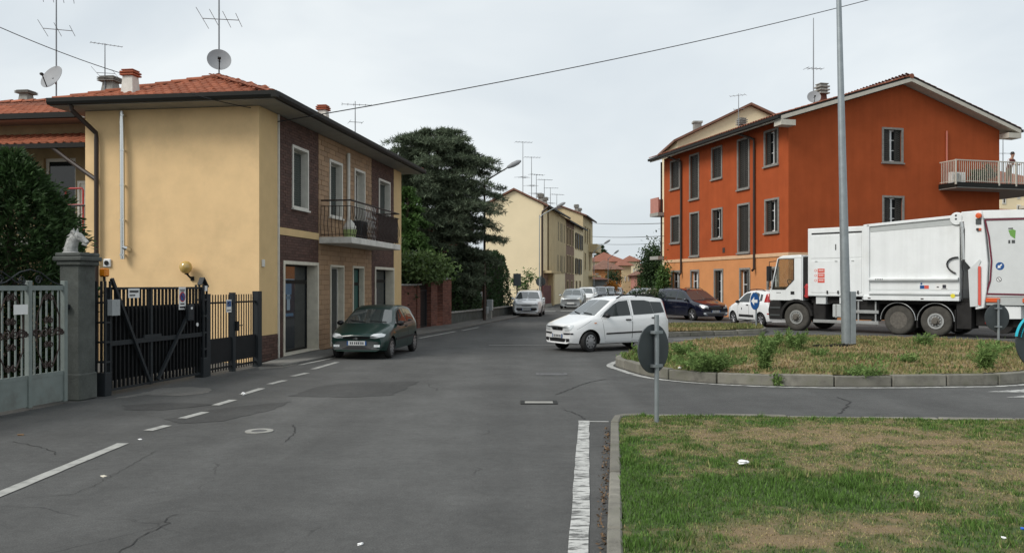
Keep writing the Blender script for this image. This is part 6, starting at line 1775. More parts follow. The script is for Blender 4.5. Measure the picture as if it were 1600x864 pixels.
def wheel_meshes(rw, w, style):
    mb = MB(); mb.lathe([(rw*.55, -w*.42), (rw*.66, -w*.5), (rw*.90, -w*.5), (rw*.985, -w*.36), (rw, -w*.2), (rw, w*.2), (rw*.985, w*.36), (rw*.90, w*.5), (rw*.66, w*.5), (rw*.55, w*.42)], 36, axis='y')
    tyre = mb.mesh('wheel', MT['tyre'], smooth=True, ang=40)
    h = MB()
    if style == 'cap':
        h.lathe([(rw*.68, w*.40), (rw*.67, w*.49), (rw*.60, w*.52), (rw*.42, w*.50), (rw*.18, w*.56), (.005, w*.57)], 32, axis='y')
        hub = h.mesh('hubcap', MT['hubcap'], smooth=True, ang=40)
        d = MB()
        for i in range(9):
            a = 2*math.pi*i/9; c, s_ = math.cos(a), math.sin(a)
            d.bar((s_*rw*.44, w*.515, c*rw*.44), (s_*rw*.58, w*.522, c*rw*.58), rw*.14, .012, up=(0, 1, 0))
        slots = d.mesh('slots', MT['black_trim'])
    else:
        h.lathe([(rw*.70, w*.36), (rw*.69, w*.50), (rw*.63, w*.50), (rw*.60, w*.30), (.12, w*.26), (.005, w*.26)], 32, axis='y')
        hub = h.mesh('rim', MT['rim_dark'], smooth=True, ang=40)
        d = MB()
        for i in range(5 if style == 'five' else 7):
            a = 2*math.pi*i/(5 if style == 'five' else 7); c, s_ = math.cos(a), math.sin(a)
            d.bar((s_*.03, w*.44, c*.03), (s_*rw*.64, w*.46, c*rw*.64), rw*.17, .03, up=(0, 1, 0))
        d.lathe([(.055, w*.38), (.055, w*.50), (.03, w*.51)], 16, axis='y'); slots = d.mesh('spokes', MT['hubcap'], bevel=.006)
    return tyre, hub, slots

def mirror_shell(parent, x, y, z, s, m):
    mb = MB(); sg = 1 if y > 0 else -1
    mb.lathe([(.005, -.055*s), (.065*s, -.05*s), (.085*s, -.02*s), (.075*s, .03*s), (.045*s, .065*s), (.005, .075*s)], 14, (0, 0, 0), 'x')
    for i, v in enumerate(mb.v): mb.v[i] = (x+v[0], y+sg*.09+v[1]*1.15, z+v[2]*.85)
    mb.tube([(x-.02, y-sg*.05, z-.05), (x, y+sg*.05, z-.02)], .022, 6)
    mb.build('mirror', MT[m], parent, smooth=True, ang=50)

def place_frame(c, Pf, Pr=None, heading=None, near='left', scale=None):
    """frame of a car whose near front wheel stands on ground point Pf"""
    Pf = Vector(Pf)
    if heading is None:
        d = (Pf-Vector(Pr)); sc = d.length/c.wb if scale is None else scale; d.normalize()
    else: d = Vector(heading).normalized(); sc = scale or 1.0
    ang = math.atan2(d.y, d.x); left = Vector((-d.y, d.x)); s = 1 if near == 'left' else -1
    ctr = Pf - left*s*(c.W/2-.03)*sc - d*c.xf*sc
    return ctr, ang, sc

def build_car(name, label, spec, Pf, Pr=None, heading=None, near='left', scale=None, group=None, detail=True, steer=0.0, cat='car'):
    c = Car(spec); ctr, ang, sc = place_frame(c, Pf, Pr, heading, near, scale)
    t = thing(name, label, cat, (ctr.x, ctr.y, 0), ang, group); t.scale = (sc, sc, sc)
    me = c.make(); xr = c.xf-c.wb; bvh = c.bvh
    # wheel arches are cut out of the shell
    cut = MB()
    for x in (c.xf, xr):
        for s in (1, -1): cut.lathe([(c.rw*1.16, min(s*c.W*.29, s*(c.W/2+.2))), (c.rw*1.16, max(s*c.W*.29, s*(c.W/2+.2)))], 32, (x, 0, c.rw*1.02), 'y')
    me.materials.append(MT[c.paint]); me.materials.append(MT['black_trim'])
    ob = bpy.data.objects.new('body_tmp', me); col.objects.link(ob)
    cm = cut.mesh('cut', None); cm.materials.append(MT['car_white']); cm.materials.append(MT['black_trim'])
    cm.polygons.foreach_set('material_index', [1]*len(cm.polygons)); co = bpy.data.objects.new('cut_tmp', cm); col.objects.link(co)
    md = ob.modifiers.new('cut', 'BOOLEAN'); md.operation = 'DIFFERENCE'; md.object = co; md.solver = 'EXACT'; md.material_mode = 'INDEX'
    dg = bpy.context.evaluated_depsgraph_get(); res = bpy.data.meshes.new_from_object(ob.evaluated_get(dg))
    bpy.data.objects.remove(ob); bpy.data.objects.remove(co)
    if len(res.polygons) < 100: res = me
    res.polygons.foreach_set('use_smooth', [True]*len(res.polygons)); res.set_sharp_from_angle(angle=R(32)); res.name = 'body'
    body = link('body', res, None, t)
    tyre, hub, slots = wheel_meshes(c.rw, c.tw, c.wheel)
    for x in (c.xf, xr):
        for s in (1, -1):
            w = link('wheel', tyre, None, t, (x, s*(c.W/2-c.tw/2-.025), c.rw)); w.rotation_euler = (0, 0, (0 if s > 0 else math.pi) + (steer if x == c.xf else 0))
            h = link('hubcap' if c.wheel == 'cap' else 'rim', hub, None, w); link('slots' if c.wheel == 'cap' else 'spokes', slots, None, w)
    B = lambda x: interp(c.belt, x); T = lambda x: interp(c.top, x)
    for sd in 'LR':
        for wq in c.side_windows:
            decal(bvh, 'side_window', wq, sd, 'car_window', t, off=.004, rings=5)
        if detail:
            for sm_ in c.seams: seam(bvh, sm_, sd, t, .005)
            for hx_, hz__ in c.handles: decal(bvh, 'door_handle', [(hx_-.085, hz__-.018), (hx_+.085, hz__-.018), (hx_+.085, hz__+.02), (hx_-.085, hz__+.02)], sd, c.handle_m, t, off=.022, rings=1)
            for poly, m in c.side_trim: decal(bvh, 'trim_strip', poly, sd, m, t, off=.012, rings=1, seg=.15)
        if c.mirror: mirror_shell(t, c.mirror[0], (1 if sd == 'L' else -1)*(c.hw(c.mirror[0])*.94), c.mirror[1], c.mirror[2], c.mirror[3])
    # glass fore and aft
    def sym(poly): return poly + [(-y, z) for y, z in reversed(poly)]
    decal(bvh, 'windscreen', sym(c.windscreen), 'F', 'windscreen', t, off=.004, rings=6)
    decal(bvh, 'rear_window', sym(c.rear_window), 'B', 'car_window', t, off=.004, rings=4)
    for nm, poly, m, o_ in c.front:
        decal(bvh, nm, sym(poly), 'F', m, t, off=max(o_, .010), rings=5, seg=.05)
    for nm, poly, m, o_, pj in c.lamps:
        for s in (1, -1):
            if pj in 'FB': decal(bvh, nm, [(s*y, z) for y, z in poly], pj, m, t, off=max(o_, .012), rings=5, seg=.035)
            else: decal(bvh, nm, poly, 'L' if s > 0 else 'R', m, t, off=o_, rings=4, seg=.04)
    pz = c.plate
    pl = decal(bvh, 'number_plate', [(-.26, pz-.055), (.26, pz-.055), (.26, pz+.055), (-.26, pz+.055)], 'F', 'plate', t, off=.022, rings=1, seg=.3)
    if detail:
        for y0, y1 in ((-.26, -.225), (.225, .26)): decal(bvh, 'plate_end', [(y0, pz-.055), (y1, pz-.055), (y1, pz+.055), (y0, pz+.055)], 'F', 'sign_blue', pl, off=.025, rings=1)
        for i in range(7): y = -.18+i*.052+(.012 if i > 1 else 0)+(.012 if i > 4 else 0); decal(bvh, 'plate_mark', [(y, pz-.032), (y+.032, pz-.032), (y+.032, pz+.032), (y, pz+.032)], 'F', 'plate_ink', pl, off=.0245, rings=1)
        for pts in c.wipers:
            out = [ray_pt(bvh, 'F', *q, 0) for q in pts]; mb = MB(); mb.tube([h[0]+h[1]*.02 for h in out if h], .011, 5); mb.build('wiper', MT['black_trim'], t)
    if c.rails:
        for s in (1, -1):
            mb = MB(); pts = []
            for i in range(9):
                x = c.rails[0]+(c.rails[1]-c.rails[0])*i/8; y = s*(c.W/2*c.roofw-.035); h = ray_pt(bvh, 'T', x, y, 0); e = .005 if i in (0, 8) else .055; pts.append(h[0]+Vector((0, 0, e)))
            mb.tube(pts, .018, 6); 
            for i in (0, 4, 8): mb.tube([pts[i]-Vector((0, 0, .05)), pts[i]], .022, 6)
            mb.build('roof_rail', MT['black_trim'], t)
    return t

PANDA = dict(L=3.54, W=1.60, H=1.52, wb=2.30, xf=1.10, rw=.285, tw=.17, zb=.20, taper=.16, nose=.16, roofw=.76, paint='car_white', wheel='cap',
    top=[(1.77, .695), (1.755, .725), (1.70, .765), (1.55, .805), (1.2, .90), (.98, .965), (.88, 1.01), (.28, 1.40), (.16, 1.455), (-.1, 1.50), (-.6, 1.52), (-1.2, 1.49), (-1.46, 1.45), (-1.52, 1.42), (-1.66, .95), (-1.73, .88), (-1.765, .70), (-1.77, .6)],
    belt=[(1.77, .66), (1.0, .90), (.5, .915), (-.6, .955), (-1.77, 1.0)],
    side_windows=[[(.70, .955), (.60, 1.06), (.25, 1.30), (.08, 1.375), (-.22, 1.40), (-.26, .985), (.68, .945)], [(-.36, .99), (-.34, 1.405), (-.80, 1.40), (-.98, 1.36), (-1.06, 1.02)], [(-1.066, 1.022), (-.988, 1.358), (-1.38, 1.345), (-1.47, 1.05)]],
    seams=[[(.72, .93), (.66, .60), (.60, .27), (-.28, .25), (-.30, .96), (-.26, 1.42), (.12, 1.42), (.74, .97)], [(-.31, .96), (-.29, .28), (-.70, .27)], [(1.5, .62), (1.05, .86)]],
    handles=[(-.16, .86), (-1.05, .90)], handle_m='black_trim', side_trim=[([(.58, .47), (-.62, .50), (-.62, .54), (.58, .51)], 'black_trim')],
    mirror=(.58, .99, 1.0, 'black_trim'), windscreen=[(.0, 1.00), (.52, .985), (.66, .99), (.60, 1.16), (.53, 1.385), (.30, 1.405), (0, 1.41)],
    rear_window=[(0, 1.02), (.50, 1.02), (.47, 1.36), (0, 1.38)],
    front=[('grille', [(0, .585), (.25, .585), (.30, .66), (0, .67)], 'black_trim', .006), ('lower_grille', [(0, .27), (.38, .27), (.44, .36), (0, .37)], 'black_trim', .006), ('emblem', [(0, .60), (.03, .605), (.035, .63), (.03, .655), (0, .66)], 'steel', .014)],
    lamps=[('headlight', [(.40, .575), (.655, .60), (.68, .68), (.665, .735), (.52, .73), (.40, .685)], 'headlight', .008, 'F'), ('bumper_strip', [(.32, .475), (.70, .485), (.70, .525), (.32, .515)], 'black_trim', .012, 'F'), ('fog_grille', [(.48, .27), (.62, .30), (.62, .37), (.46, .365)], 'black_trim', .006, 'F'),
           ('tail_light', [(.55, .88), (.66, .88), (.61, 1.38), (.55, 1.38)], 'tail_light', .010, 'B'), ('side_repeater', [(.90, .775), (.97, .775), (.97, .80), (.90, .80)], 'amber_lens', .008, 'S')],
    plate=.43, wipers=[[(.50, 1.015), (.05, 1.045)], [(-.05, 1.01), (-.50, 1.06)]], rails=(.10, -1.25))
SAXO = dict(L=3.72, W=1.60, H=1.37, wb=2.385, xf=1.16, rw=.275, tw=.16, zb=.19, taper=.17, nose=.18, roofw=.70, paint='car_green', wheel='cap',
    top=[(1.86, .60), (1.845, .635), (1.79, .672), (1.66, .705), (1.3, .79), (.98, .865), (.86, .90), (.22, 1.25), (.08, 1.305), (-.2, 1.355), (-.7, 1.365), (-1.1, 1.32), (-1.28, 1.27), (-1.64, .92), (-1.78, .86), (-1.845, .70), (-1.86, .5)],
    belt=[(1.86, .56), (1.0, .80), (.4, .835), (-.6, .86), (-1.4, .90), (-1.86, .88)],
    side_windows=[[(.72, .875), (.55, .97), (.20, 1.17), (.02, 1.24), (-.30, 1.265), (-.34, .885), (.70, .865)], [(-.44, .89), (-.41, 1.265), (-.80, 1.25), (-1.05, 1.21), (-1.32, .98), (-1.28, .925)]],
    seams=[[(.70, .84), (.66, .50), (.60, .26), (-.36, .24), (-.40, .86), (-.36, 1.28), (.05, 1.27), (.74, .89)], [(1.5, .56), (1.0, .78)]], handles=[(-.24, .79)], handle_m='black_trim',
    side_trim=[([(.85, .46), (-.90, .48), (-.90, .535), (.85, .515)], 'black_trim')], mirror=(.60, .90, 1.0, 'black_trim'),
    windscreen=[(.0, .905), (.55, .895), (.67, .90), (.60, 1.05), (.51, 1.235), (.30, 1.255), (0, 1.26)], rear_window=[(0, .95), (.52, .95), (.45, 1.22), (0, 1.24)],
    front=[('grille', [(0, .535), (.30, .545), (.34, .585), (0, .592)], 'black_trim', .012), ('bumper', [(0, .25), (.60, .26), (.66, .33), (.66, .45), (.40, .48), (0, .485)], 'grey_trim', .012), ('lower_grille', [(0, .27), (.38, .28), (.40, .34), (0, .345)], 'black_trim', .018)],
    lamps=[('headlight', [(.36, .565), (.50, .555), (.69, .59), (.71, .64), (.62, .675), (.46, .66), (.38, .62)], 'headlight', .010, 'F'), ('fog_light', [(.46, .33), (.62, .33), (.62, .39), (.46, .39)], 'headlight', .016, 'F'), ('tail_light', [(.58, .62), (.70, .62), (.68, .84), (.60, .84)], 'tail_light', .010, 'B'),
           ('side_repeater', [(.95, .66), (1.02, .66), (1.02, .685), (.95, .685)], 'amber_lens', .008, 'S')],
    plate=.43, wipers=[[(.52, .925), (.05, .945)], [(-.05, .92), (-.50, .96)]], rails=None)
VAN = dict(L=4.80, W=1.92, H=1.70, wb=2.90, xf=1.45, rw=.325, tw=.21, zb=.22, taper=.17, nose=.22, roofw=.74, paint='car_blue', wheel='five',
    top=[(2.40, .74), (2.38, .785), (2.30, .835), (2.1, .90), (1.5, 1.02), (1.30, 1.08), (.45, 1.56), (.28, 1.62), (-.2, 1.69), (-1.2, 1.70), (-2.0, 1.66), (-2.12, 1.60), (-2.30, 1.10), (-2.38, .9), (-2.40, .6)],
    belt=[(2.40, .66), (1.4, .98), (.6, 1.02), (-2.4, 1.08)],
    side_windows=[[(1.10, 1.07), (.92, 1.18), (.48, 1.44), (.30, 1.52), (.02, 1.55), (0, 1.09)], [(-.10, 1.10), (-.08, 1.56), (-1.05, 1.56), (-1.08, 1.11)], [(-1.18, 1.12), (-1.15, 1.55), (-1.85, 1.52), (-2.02, 1.16)]],
    seams=[[(1.10, 1.0), (1.0, .3), (-.02, .28), (-.05, 1.05)], [(-.06, .28), (-1.1, .28), (-1.13, 1.05)]], handles=[(.14, .93), (-.96, .95)], handle_m='car_blue', side_trim=[], mirror=(.98, 1.10, 1.15, 'car_blue'),
    windscreen=[(0, 1.10), (.62, 1.08), (.82, 1.09), (.72, 1.35), (.64, 1.54), (.3, 1.57), (0, 1.575)], rear_window=[(0, 1.15), (.6, 1.15), (.55, 1.56), (0, 1.58)],
    front=[('grille', [(0, .62), (.34, .64), (.40, .72), (0, .74)], 'black_trim', .006), ('chrome_bar', [(0, .665), (.36, .675), (.37, .70), (0, .695)], 'steel', .012), ('lower_grille', [(0, .28), (.50, .29), (.54, .38), (0, .39)], 'black_trim', .006)],
    lamps=[('headlight', [(.46, .64), (.78, .70), (.84, .80), (.80, .86), (.60, .80), (.47, .73)], 'headlight', .010, 'F'), ('fog_light', [(.62, .36), (.76, .37), (.76, .44), (.62, .43)], 'headlight', .010, 'F'), ('tail_light', [(.66, .85), (.82, .85), (.76, 1.3), (.66, 1.3)], 'tail_light', .010, 'B')],
    plate=.50, wipers=[[(.6, 1.12), (.05, 1.15)]], rails=(.2, -1.6))
PANDA2 = dict(PANDA); PANDA2.update(L=3.65, W=1.66, H=1.58, rw=.30, wheel='seven',
    top=[(1.825, .74), (1.81, .785), (1.74, .83), (1.6, .87), (1.2, .96), (.98, 1.02), (.90, 1.06), (.35, 1.43), (.2, 1.49), (-.1, 1.55), (-.6, 1.58), (-1.3, 1.54), (-1.58, 1.49), (-1.62, 1.44), (-1.72, .98), (-1.80, .88), (-1.825, .6)],
    belt=[(1.825, .68), (1.0, .96), (.5, .99), (-1.83, 1.04)],
    side_windows=[[(.72, 1.03), (.60, 1.13), (.28, 1.36), (.10, 1.43), (-.22, 1.455), (-.26, 1.04)], [(-.36, 1.05), (-.34, 1.46), (-.82, 1.455), (-.98, 1.40), (-1.02, 1.08)], [(-1.10, 1.09), (-1.06, 1.40), (-1.24, 1.38), (-1.28, 1.12)]],
    seams=[[(.72, .98), (.60, .30), (-.28, .27), (-.30, 1.0), (-.26, 1.46)], [(-.31, .98), (-.29, .3), (-.72, .3)]], handles=[(-.16, .92), (-1.0, .94)],
    side_trim=[([(.55, .40), (-.66, .40), (-.66, .50), (.55, .50)], 'black_trim'), ([(1.5, .20), (1.78, .22), (1.80, .36), (1.5, .34)], 'black_trim'), ([(-1.5, .20), (-1.76, .22), (-1.78, .38), (-1.5, .36)], 'black_trim'), ([(.70, .2), (-.75, .2), (-.75, .29), (.70, .29)], 'black_trim')],
    mirror=(.60, 1.05, 1.0, 'black_trim'), windscreen=[(0, 1.06), (.54, 1.045), (.68, 1.05), (.62, 1.2), (.55, 1.42), (.3, 1.44), (0, 1.45)],
    lamps=[('headlight', [(.40, .62), (.66, .65), (.70, .74), (.66, .80), (.5, .79), (.40, .73)], 'headlight', .008, 'F'), ('tail_light', [(-1.44, 1.06), (-1.62, 1.06), (-1.60, 1.42), (-1.46, 1.40)], 'tail_light', .012, 'S'), ('tail_light', [(.60, 1.06), (.70, 1.06), (.62, 1.42), (.56, 1.42)], 'tail_light', .010, 'B'), ('reflector', [(-1.62, .55), (-1.76, .55), (-1.76, .60), (-1.62, .60)], 'tail_light', .010, 'S'),
           ('side_badge', [(.28, .70), (.34, .70), (.34, .80), (.28, .80)], 'grey_trim', .006, 'S')])
HATCH = dict(SAXO); HATCH.update(L=4.06, W=1.70, H=1.49, wb=2.51, xf=1.25, rw=.30, paint='car_white', wheel='seven', roofw=.72,
    top=[(2.03, .70), (2.015, .745), (1.95, .79), (1.8, .84), (1.3, .96), (1.12, 1.0), (.35, 1.38), (.2, 1.43), (-.2, 1.48), (-.7, 1.49), (-1.3, 1.43), (-1.5, 1.38), (-1.85, .98), (-1.98, .88), (-2.03, .6)],
    belt=[(2.03, .64), (1.1, .90), (.4, .94), (-1.4, 1.0), (-2.03, .98)], side_windows=[[(.90, .97), (.72, 1.07), (.30, 1.30), (.12, 1.37), (-.25, 1.39), (-.28, .99)], [(-.38, 1.0), (-.35, 1.39), (-.85, 1.37), (-1.20, 1.30), (-1.46, 1.06)]],
    seams=[[(.86, .92), (.74, .28), (-.3, .26), (-.34, .96)]], handles=[(-.18, .87)], handle_m='car_white', side_trim=[], mirror=(.76, 1.0, 1.0, 'car_white'),
    windscreen=[(0, 1.01), (.55, .995), (.70, 1.0), (.62, 1.17), (.53, 1.36), (.3, 1.38), (0, 1.385)], rear_window=[(0, 1.05), (.52, 1.05), (.46, 1.34), (0, 1.36)],
    front=[('upper_grille', [(0, .60), (.26, .605), (.30, .63), (0, .64)], 'black_trim', .006), ('lower_grille', [(0, .30), (.48, .32), (.60, .40), (.56, .50), (0, .50)], 'black_trim', .008), ('lip', [(0, .24), (.66, .25), (.66, .285), (0, .28)], 'black_trim', .008)],
    lamps=[('headlight', [(.44, .66), (.66, .68), (.72, .80), (.64, .84), (.50, .78)], 'headlight', .010, 'F'), ('tail_light', [(.62, .8), (.74, .8), (.66, 1.2), (.58, 1.2)], 'tail_light', .01, 'B')], plate=.42)
def variant(base, **k): d = dict(base); d.update(k); return d
SILVER = variant(HATCH, paint='car_silver', wheel='seven', handle_m='car_silver', mirror=(.76, 1.0, 1.0, 'car_silver'),
    front=[('grille', [(0, .60), (.34, .61), (.38, .70), (0, .71)], 'hubcap', .006), ('lower_grille', [(0, .27), (.42, .28), (.46, .36), (0, .37)], 'black_trim', .008)])
FORD = variant(HATCH, H=1.62, top=[(x, z*1.08 if z > .9 else z) for x, z in HATCH['top']], belt=[(x, z*1.06) for x, z in HATCH['belt']], side_windows=[[(x, z*1.08) for x, z in w] for w in HATCH['side_windows']], windscreen=[(y, z*1.075) for y, z in HATCH['windscreen']], rear_window=[(y, z*1.07) for y, z in HATCH['rear_window']], mirror=(.76, 1.07, 1.1, 'car_white'))
DARK = variant(FORD, paint='car_dark', mirror=(.76, 1.07, 1.1, 'car_dark'), handle_m='car_dark', rails=(.1, -1.2))
GREY = variant(SILVER, paint='car_grey', mirror=(.76, 1.0, 1.0, 'car_grey'), handle_m='car_grey')

build_car('white_hatchback', 'small white five door hatchback with black roof rails turning at the roundabout tip', PANDA, G(922, 550), G(1024, 545.6), near='left', scale=.98, steer=R(14))
gc = build_car('green_hatchback', 'dark green three door hatchback parked at the beige house shop front', SAXO, G(612.5, 559.4), G(645.5, 549.3), near='left', scale=.93)
for dz in (0, .028):
    for s in (1, -1):
        mb = MB(); mb.bar((1.884, 0.0, .555+dz), (1.880, s*.06, .525+dz), .02, .014, up=(0, 0, 1)); mb.build('chevron', MT['steel'], gc)
Pv = Vector(G(1081, 501)); build_car('dark_minivan', 'dark blue minivan with roof rails in front of the orange house', VAN, Pv, heading=(.40, -.917), near='right', scale=.95)
build_car('white_crossover', 'white crossover hatchback with black side cladding just ahead of the truck', PANDA2, G(1145.5, 507.2), G(1188, 511), near='left', scale=1.0)
GP = 'cars along the far street'
build_car('parked_hatchback', 'white hatchback parked by the hedge before the cream houses', HATCH, G(846.5, 494.2), heading=(-.10, -.99), near='left', scale=1.0, group=GP)
build_car('parked_saloon', 'silver car parked at the kerb in front of the cream row', SILVER, G(910.5, 482.5), heading=(-.17, -.98), near='left', scale=1.02, group=GP, detail=False)
build_car('parked_van', 'tall white car parked directly behind the silver car', FORD, G(928.5, 478.2), heading=(-.2, -.98), near='left', scale=1.0, group=GP, detail=False)
build_car('parked_wagon', 'dark grey car with roof rails behind the tall white car', DARK, G(948, 474.2), heading=(-.2, -.98), near='left', scale=1.02, group=GP, detail=False)
build_car('parked_car', 'dark car parked farther on beside the orange bush', variant(DARK, paint='car_grey', rails=None), G(960, 470.5), heading=(-.2, -.98), near='left', scale=1.0, group=GP, detail=False)
build_car('distant_car', 'pale grey car farthest down the left kerb of the street', variant(SILVER), G(972, 467.5), heading=(-.2, -.98), near='left', scale=1.0, group=GP, detail=False)
build_car('grey_saloon', 'silver grey car whose roof shows above the white hatchback', GREY, G(1005, 486.5), heading=(-.62, -.78), near='left', scale=1.05, group=GP, detail=False)

# ------------------------------------------------------------------ refuse truck
Pf, Pr = Vector(G(1244, 516.3)), Vector(G(1462, 525.5)); ta = math.atan2(Pf.y-Pr.y, Pf.x-Pr.x); lft = Vector((-math.sin(ta), math.cos(ta)))
o_ = Pr - lft*1.22; TKF = Frame(o_.x, o_.y, ta)
truck = fthing('refuse_truck', 'long white three axle refuse collection truck beside the roundabout', 'truck', TKF)
def part(name, m, fn, parent=None, **kw): mb = MB(); fn(mb); return mb.build(name, MT[m], parent or truck, **kw)
YB = 1.25
# cab: open shell with pillars, so that one looks through its windows
cabx0, cabx1, cz0, cz1 = 5.04, 6.42, 1.18, 2.96
side = [(5.04, 1.18), (6.38, 1.18), (6.42, 1.55), (6.30, 1.62), (5.74, 1.62), (5.36, 2.0), (5.36, 2.96-.13), (5.04, 2.96-.13)]
for s in (1, -1):
    part('cab_side', 'truck_white', lambda mb: mb.prism(side, s*(YB-.03), s*(YB-.09), 'y'), bevel=.012)
    part('pillar', 'truck_white', lambda mb: mb.bar((6.36, s*(YB-.06), 1.60), (6.06, s*(YB-.10), 2.86), .07, .07))
    part('side_window', 'clear_glass', lambda mb: mb.slab([(6.28, s*(YB-.06), 1.63), (5.75, s*(YB-.06), 1.63), (5.37, s*(YB-.06), 2.01), (5.37, s*(YB-.07), 2.82), (6.02, s*(YB-.08), 2.82)], (0, -s*.006, 0)))
    part('window_seal', 'black_trim', lambda mb: mb.tube([(6.30, s*(YB-.028), 1.62), (5.74, s*(YB-.028), 1.62), (5.36, s*(YB-.028), 2.0), (5.36, s*(YB-.03), 2.83), (6.04, s*(YB-.05), 2.83), (6.30, s*(YB-.028), 1.62)], .018, 5))
part('cab_roof', 'truck_white', lambda mb: mb.prism([(5.04, 2.83), (6.08, 2.83), (6.02, 2.90), (5.86, 2.96), (5.10, 2.98), (5.04, 2.95)], -(YB-.03), YB-.03, 'y'), bevel=.03, seg=2)
part('cab_front', 'truck_white', lambda mb: mb.box(6.36, 6.44, -YB+.05, YB-.05, 1.18, 1.62), bevel=.02)
part('cab_back', 'truck_white', lambda mb: mb.box(5.0, 5.04, -YB+.06, YB-.06, 1.18, 2.9))
part('windscreen', 'clear_glass', lambda mb: mb.slab([(6.36, -1.14, 1.62), (6.36, 1.14, 1.62), (6.06, 1.10, 2.84), (6.06, -1.10, 2.84)], (.006, 0, 0)))
part('dashboard', 'black_trim', lambda mb: mb.box(6.0, 6.34, -1.12, 1.12, 1.5, 1.72), bevel=.03)
part('steering_wheel', 'black_trim', lambda mb: mb.tube([(5.86+.08*math.cos(a), .55+.22*math.sin(a), 1.86+.16*math.cos(a)) for a in np.linspace(0, 6.28, 17)], .018, 6))
part('seat', 'seat', lambda mb: (mb.box(5.25, 5.7, .3, .8, 1.3, 1.5), mb.box(5.15, 5.28, .3, .8, 1.45, 1.9)), bevel=.03)
part('door_handle', 'black_trim', lambda mb: mb.box(5.34, 5.50, YB-.03, YB-.015, 1.42, 1.54), bevel=.005)
part('mirror', 'black_trim', lambda mb: (mb.box(6.30, 6.42, YB+.02, YB+.22, 1.95, 2.55), mb.tube([(6.15, YB-.06, 2.75), (6.36, YB+.10, 2.72), (6.36, YB+.1, 2.5)], .02, 5), mb.tube([(6.35, YB-.06, 1.7), (6.38, YB+.1, 1.72), (6.36, YB+.1, 2.0)], .02, 5)), bevel=.02)
part('side_badge', 'grey_trim', lambda mb: [mb.box(6.08-.05*i, 6.115-.05*i, YB-.03, YB-.026, 1.47, 1.50) for i in range(4)])
part('air_intake', 'chassis', lambda mb: mb.box(4.80, 4.99, -1.15, YB-.08, 1.25, 2.90), bevel=.03)
part('fire_extinguisher', 'red_metal', lambda mb: (mb.lathe([(.04, 0), (.075, .03), (.075, .50), (.03, .56)], 12, (4.82, YB-.06, 1.28)), mb.box(4.74, 4.90, YB-.14, YB+.01, 1.34, 1.40), mb.box(4.74, 4.90, YB-.14, YB+.01, 1.68, 1.74)))
part('front_bumper', 'chassis', lambda mb: mb.prism([(5.92, .42), (6.46, .42), (6.50, .80), (6.42, 1.17), (5.98, 1.17), (5.92, .9)], -YB+.04, YB-.04, 'y'), bevel=.03)
part('cab_step', 'grey_trim', lambda mb: (mb.box(5.95, 6.4, YB-.06, YB-.02, .56, .62), mb.box(5.95, 6.4, YB-.06, YB-.02, .86, .92)))
def arch(mb, x, r, w0, w1, a0=0.0, a1=math.pi, t=.035, n=14):
    vs = []
    for i in range(n+1):
        a = a0+(a1-a0)*i/n; c, s_ = math.cos(a), math.sin(a)
        for rr_ in (r, r+t):
            for y in (w0, w1): vs.append((x+c*rr_, y, .54+s_*rr_))
    fs = []
    for i in range(n):
        b = i*4; fs += [(b, b+1, b+5, b+4), (b+2, b+6, b+7, b+3), (b, b+4, b+6, b+2), (b+1, b+3, b+7, b+5)]
    mb.add(vs, fs)
part('front_fender', 'chassis', lambda mb: (arch(mb, 5.26, .60, .85, YB, R(-8), R(175), .10), arch(mb, 5.26, .60, -YB, -.85, R(-8), R(175), .10)))
part('chassis_rail', 'chassis', lambda mb: (mb.box(-2.4, 5.9, .32, .44, .85, 1.12), mb.box(-2.4, 5.9, -.44, -.32, .85, 1.12)))
part('subframe', 'chassis', lambda mb: mb.box(-1.5, 4.7, -1.05, 1.05, 1.10, 1.34))
part('axle', 'chassis', lambda mb: [mb.tube([(x, -1.0, .52), (x, 1.0, .52)], .10, 8) for x in (0, 1.30, 5.26)])
part('engine_underside', 'chassis', lambda mb: mb.box(4.5, 5.9, -.5, .5, .5, 1.2), bevel=.05)
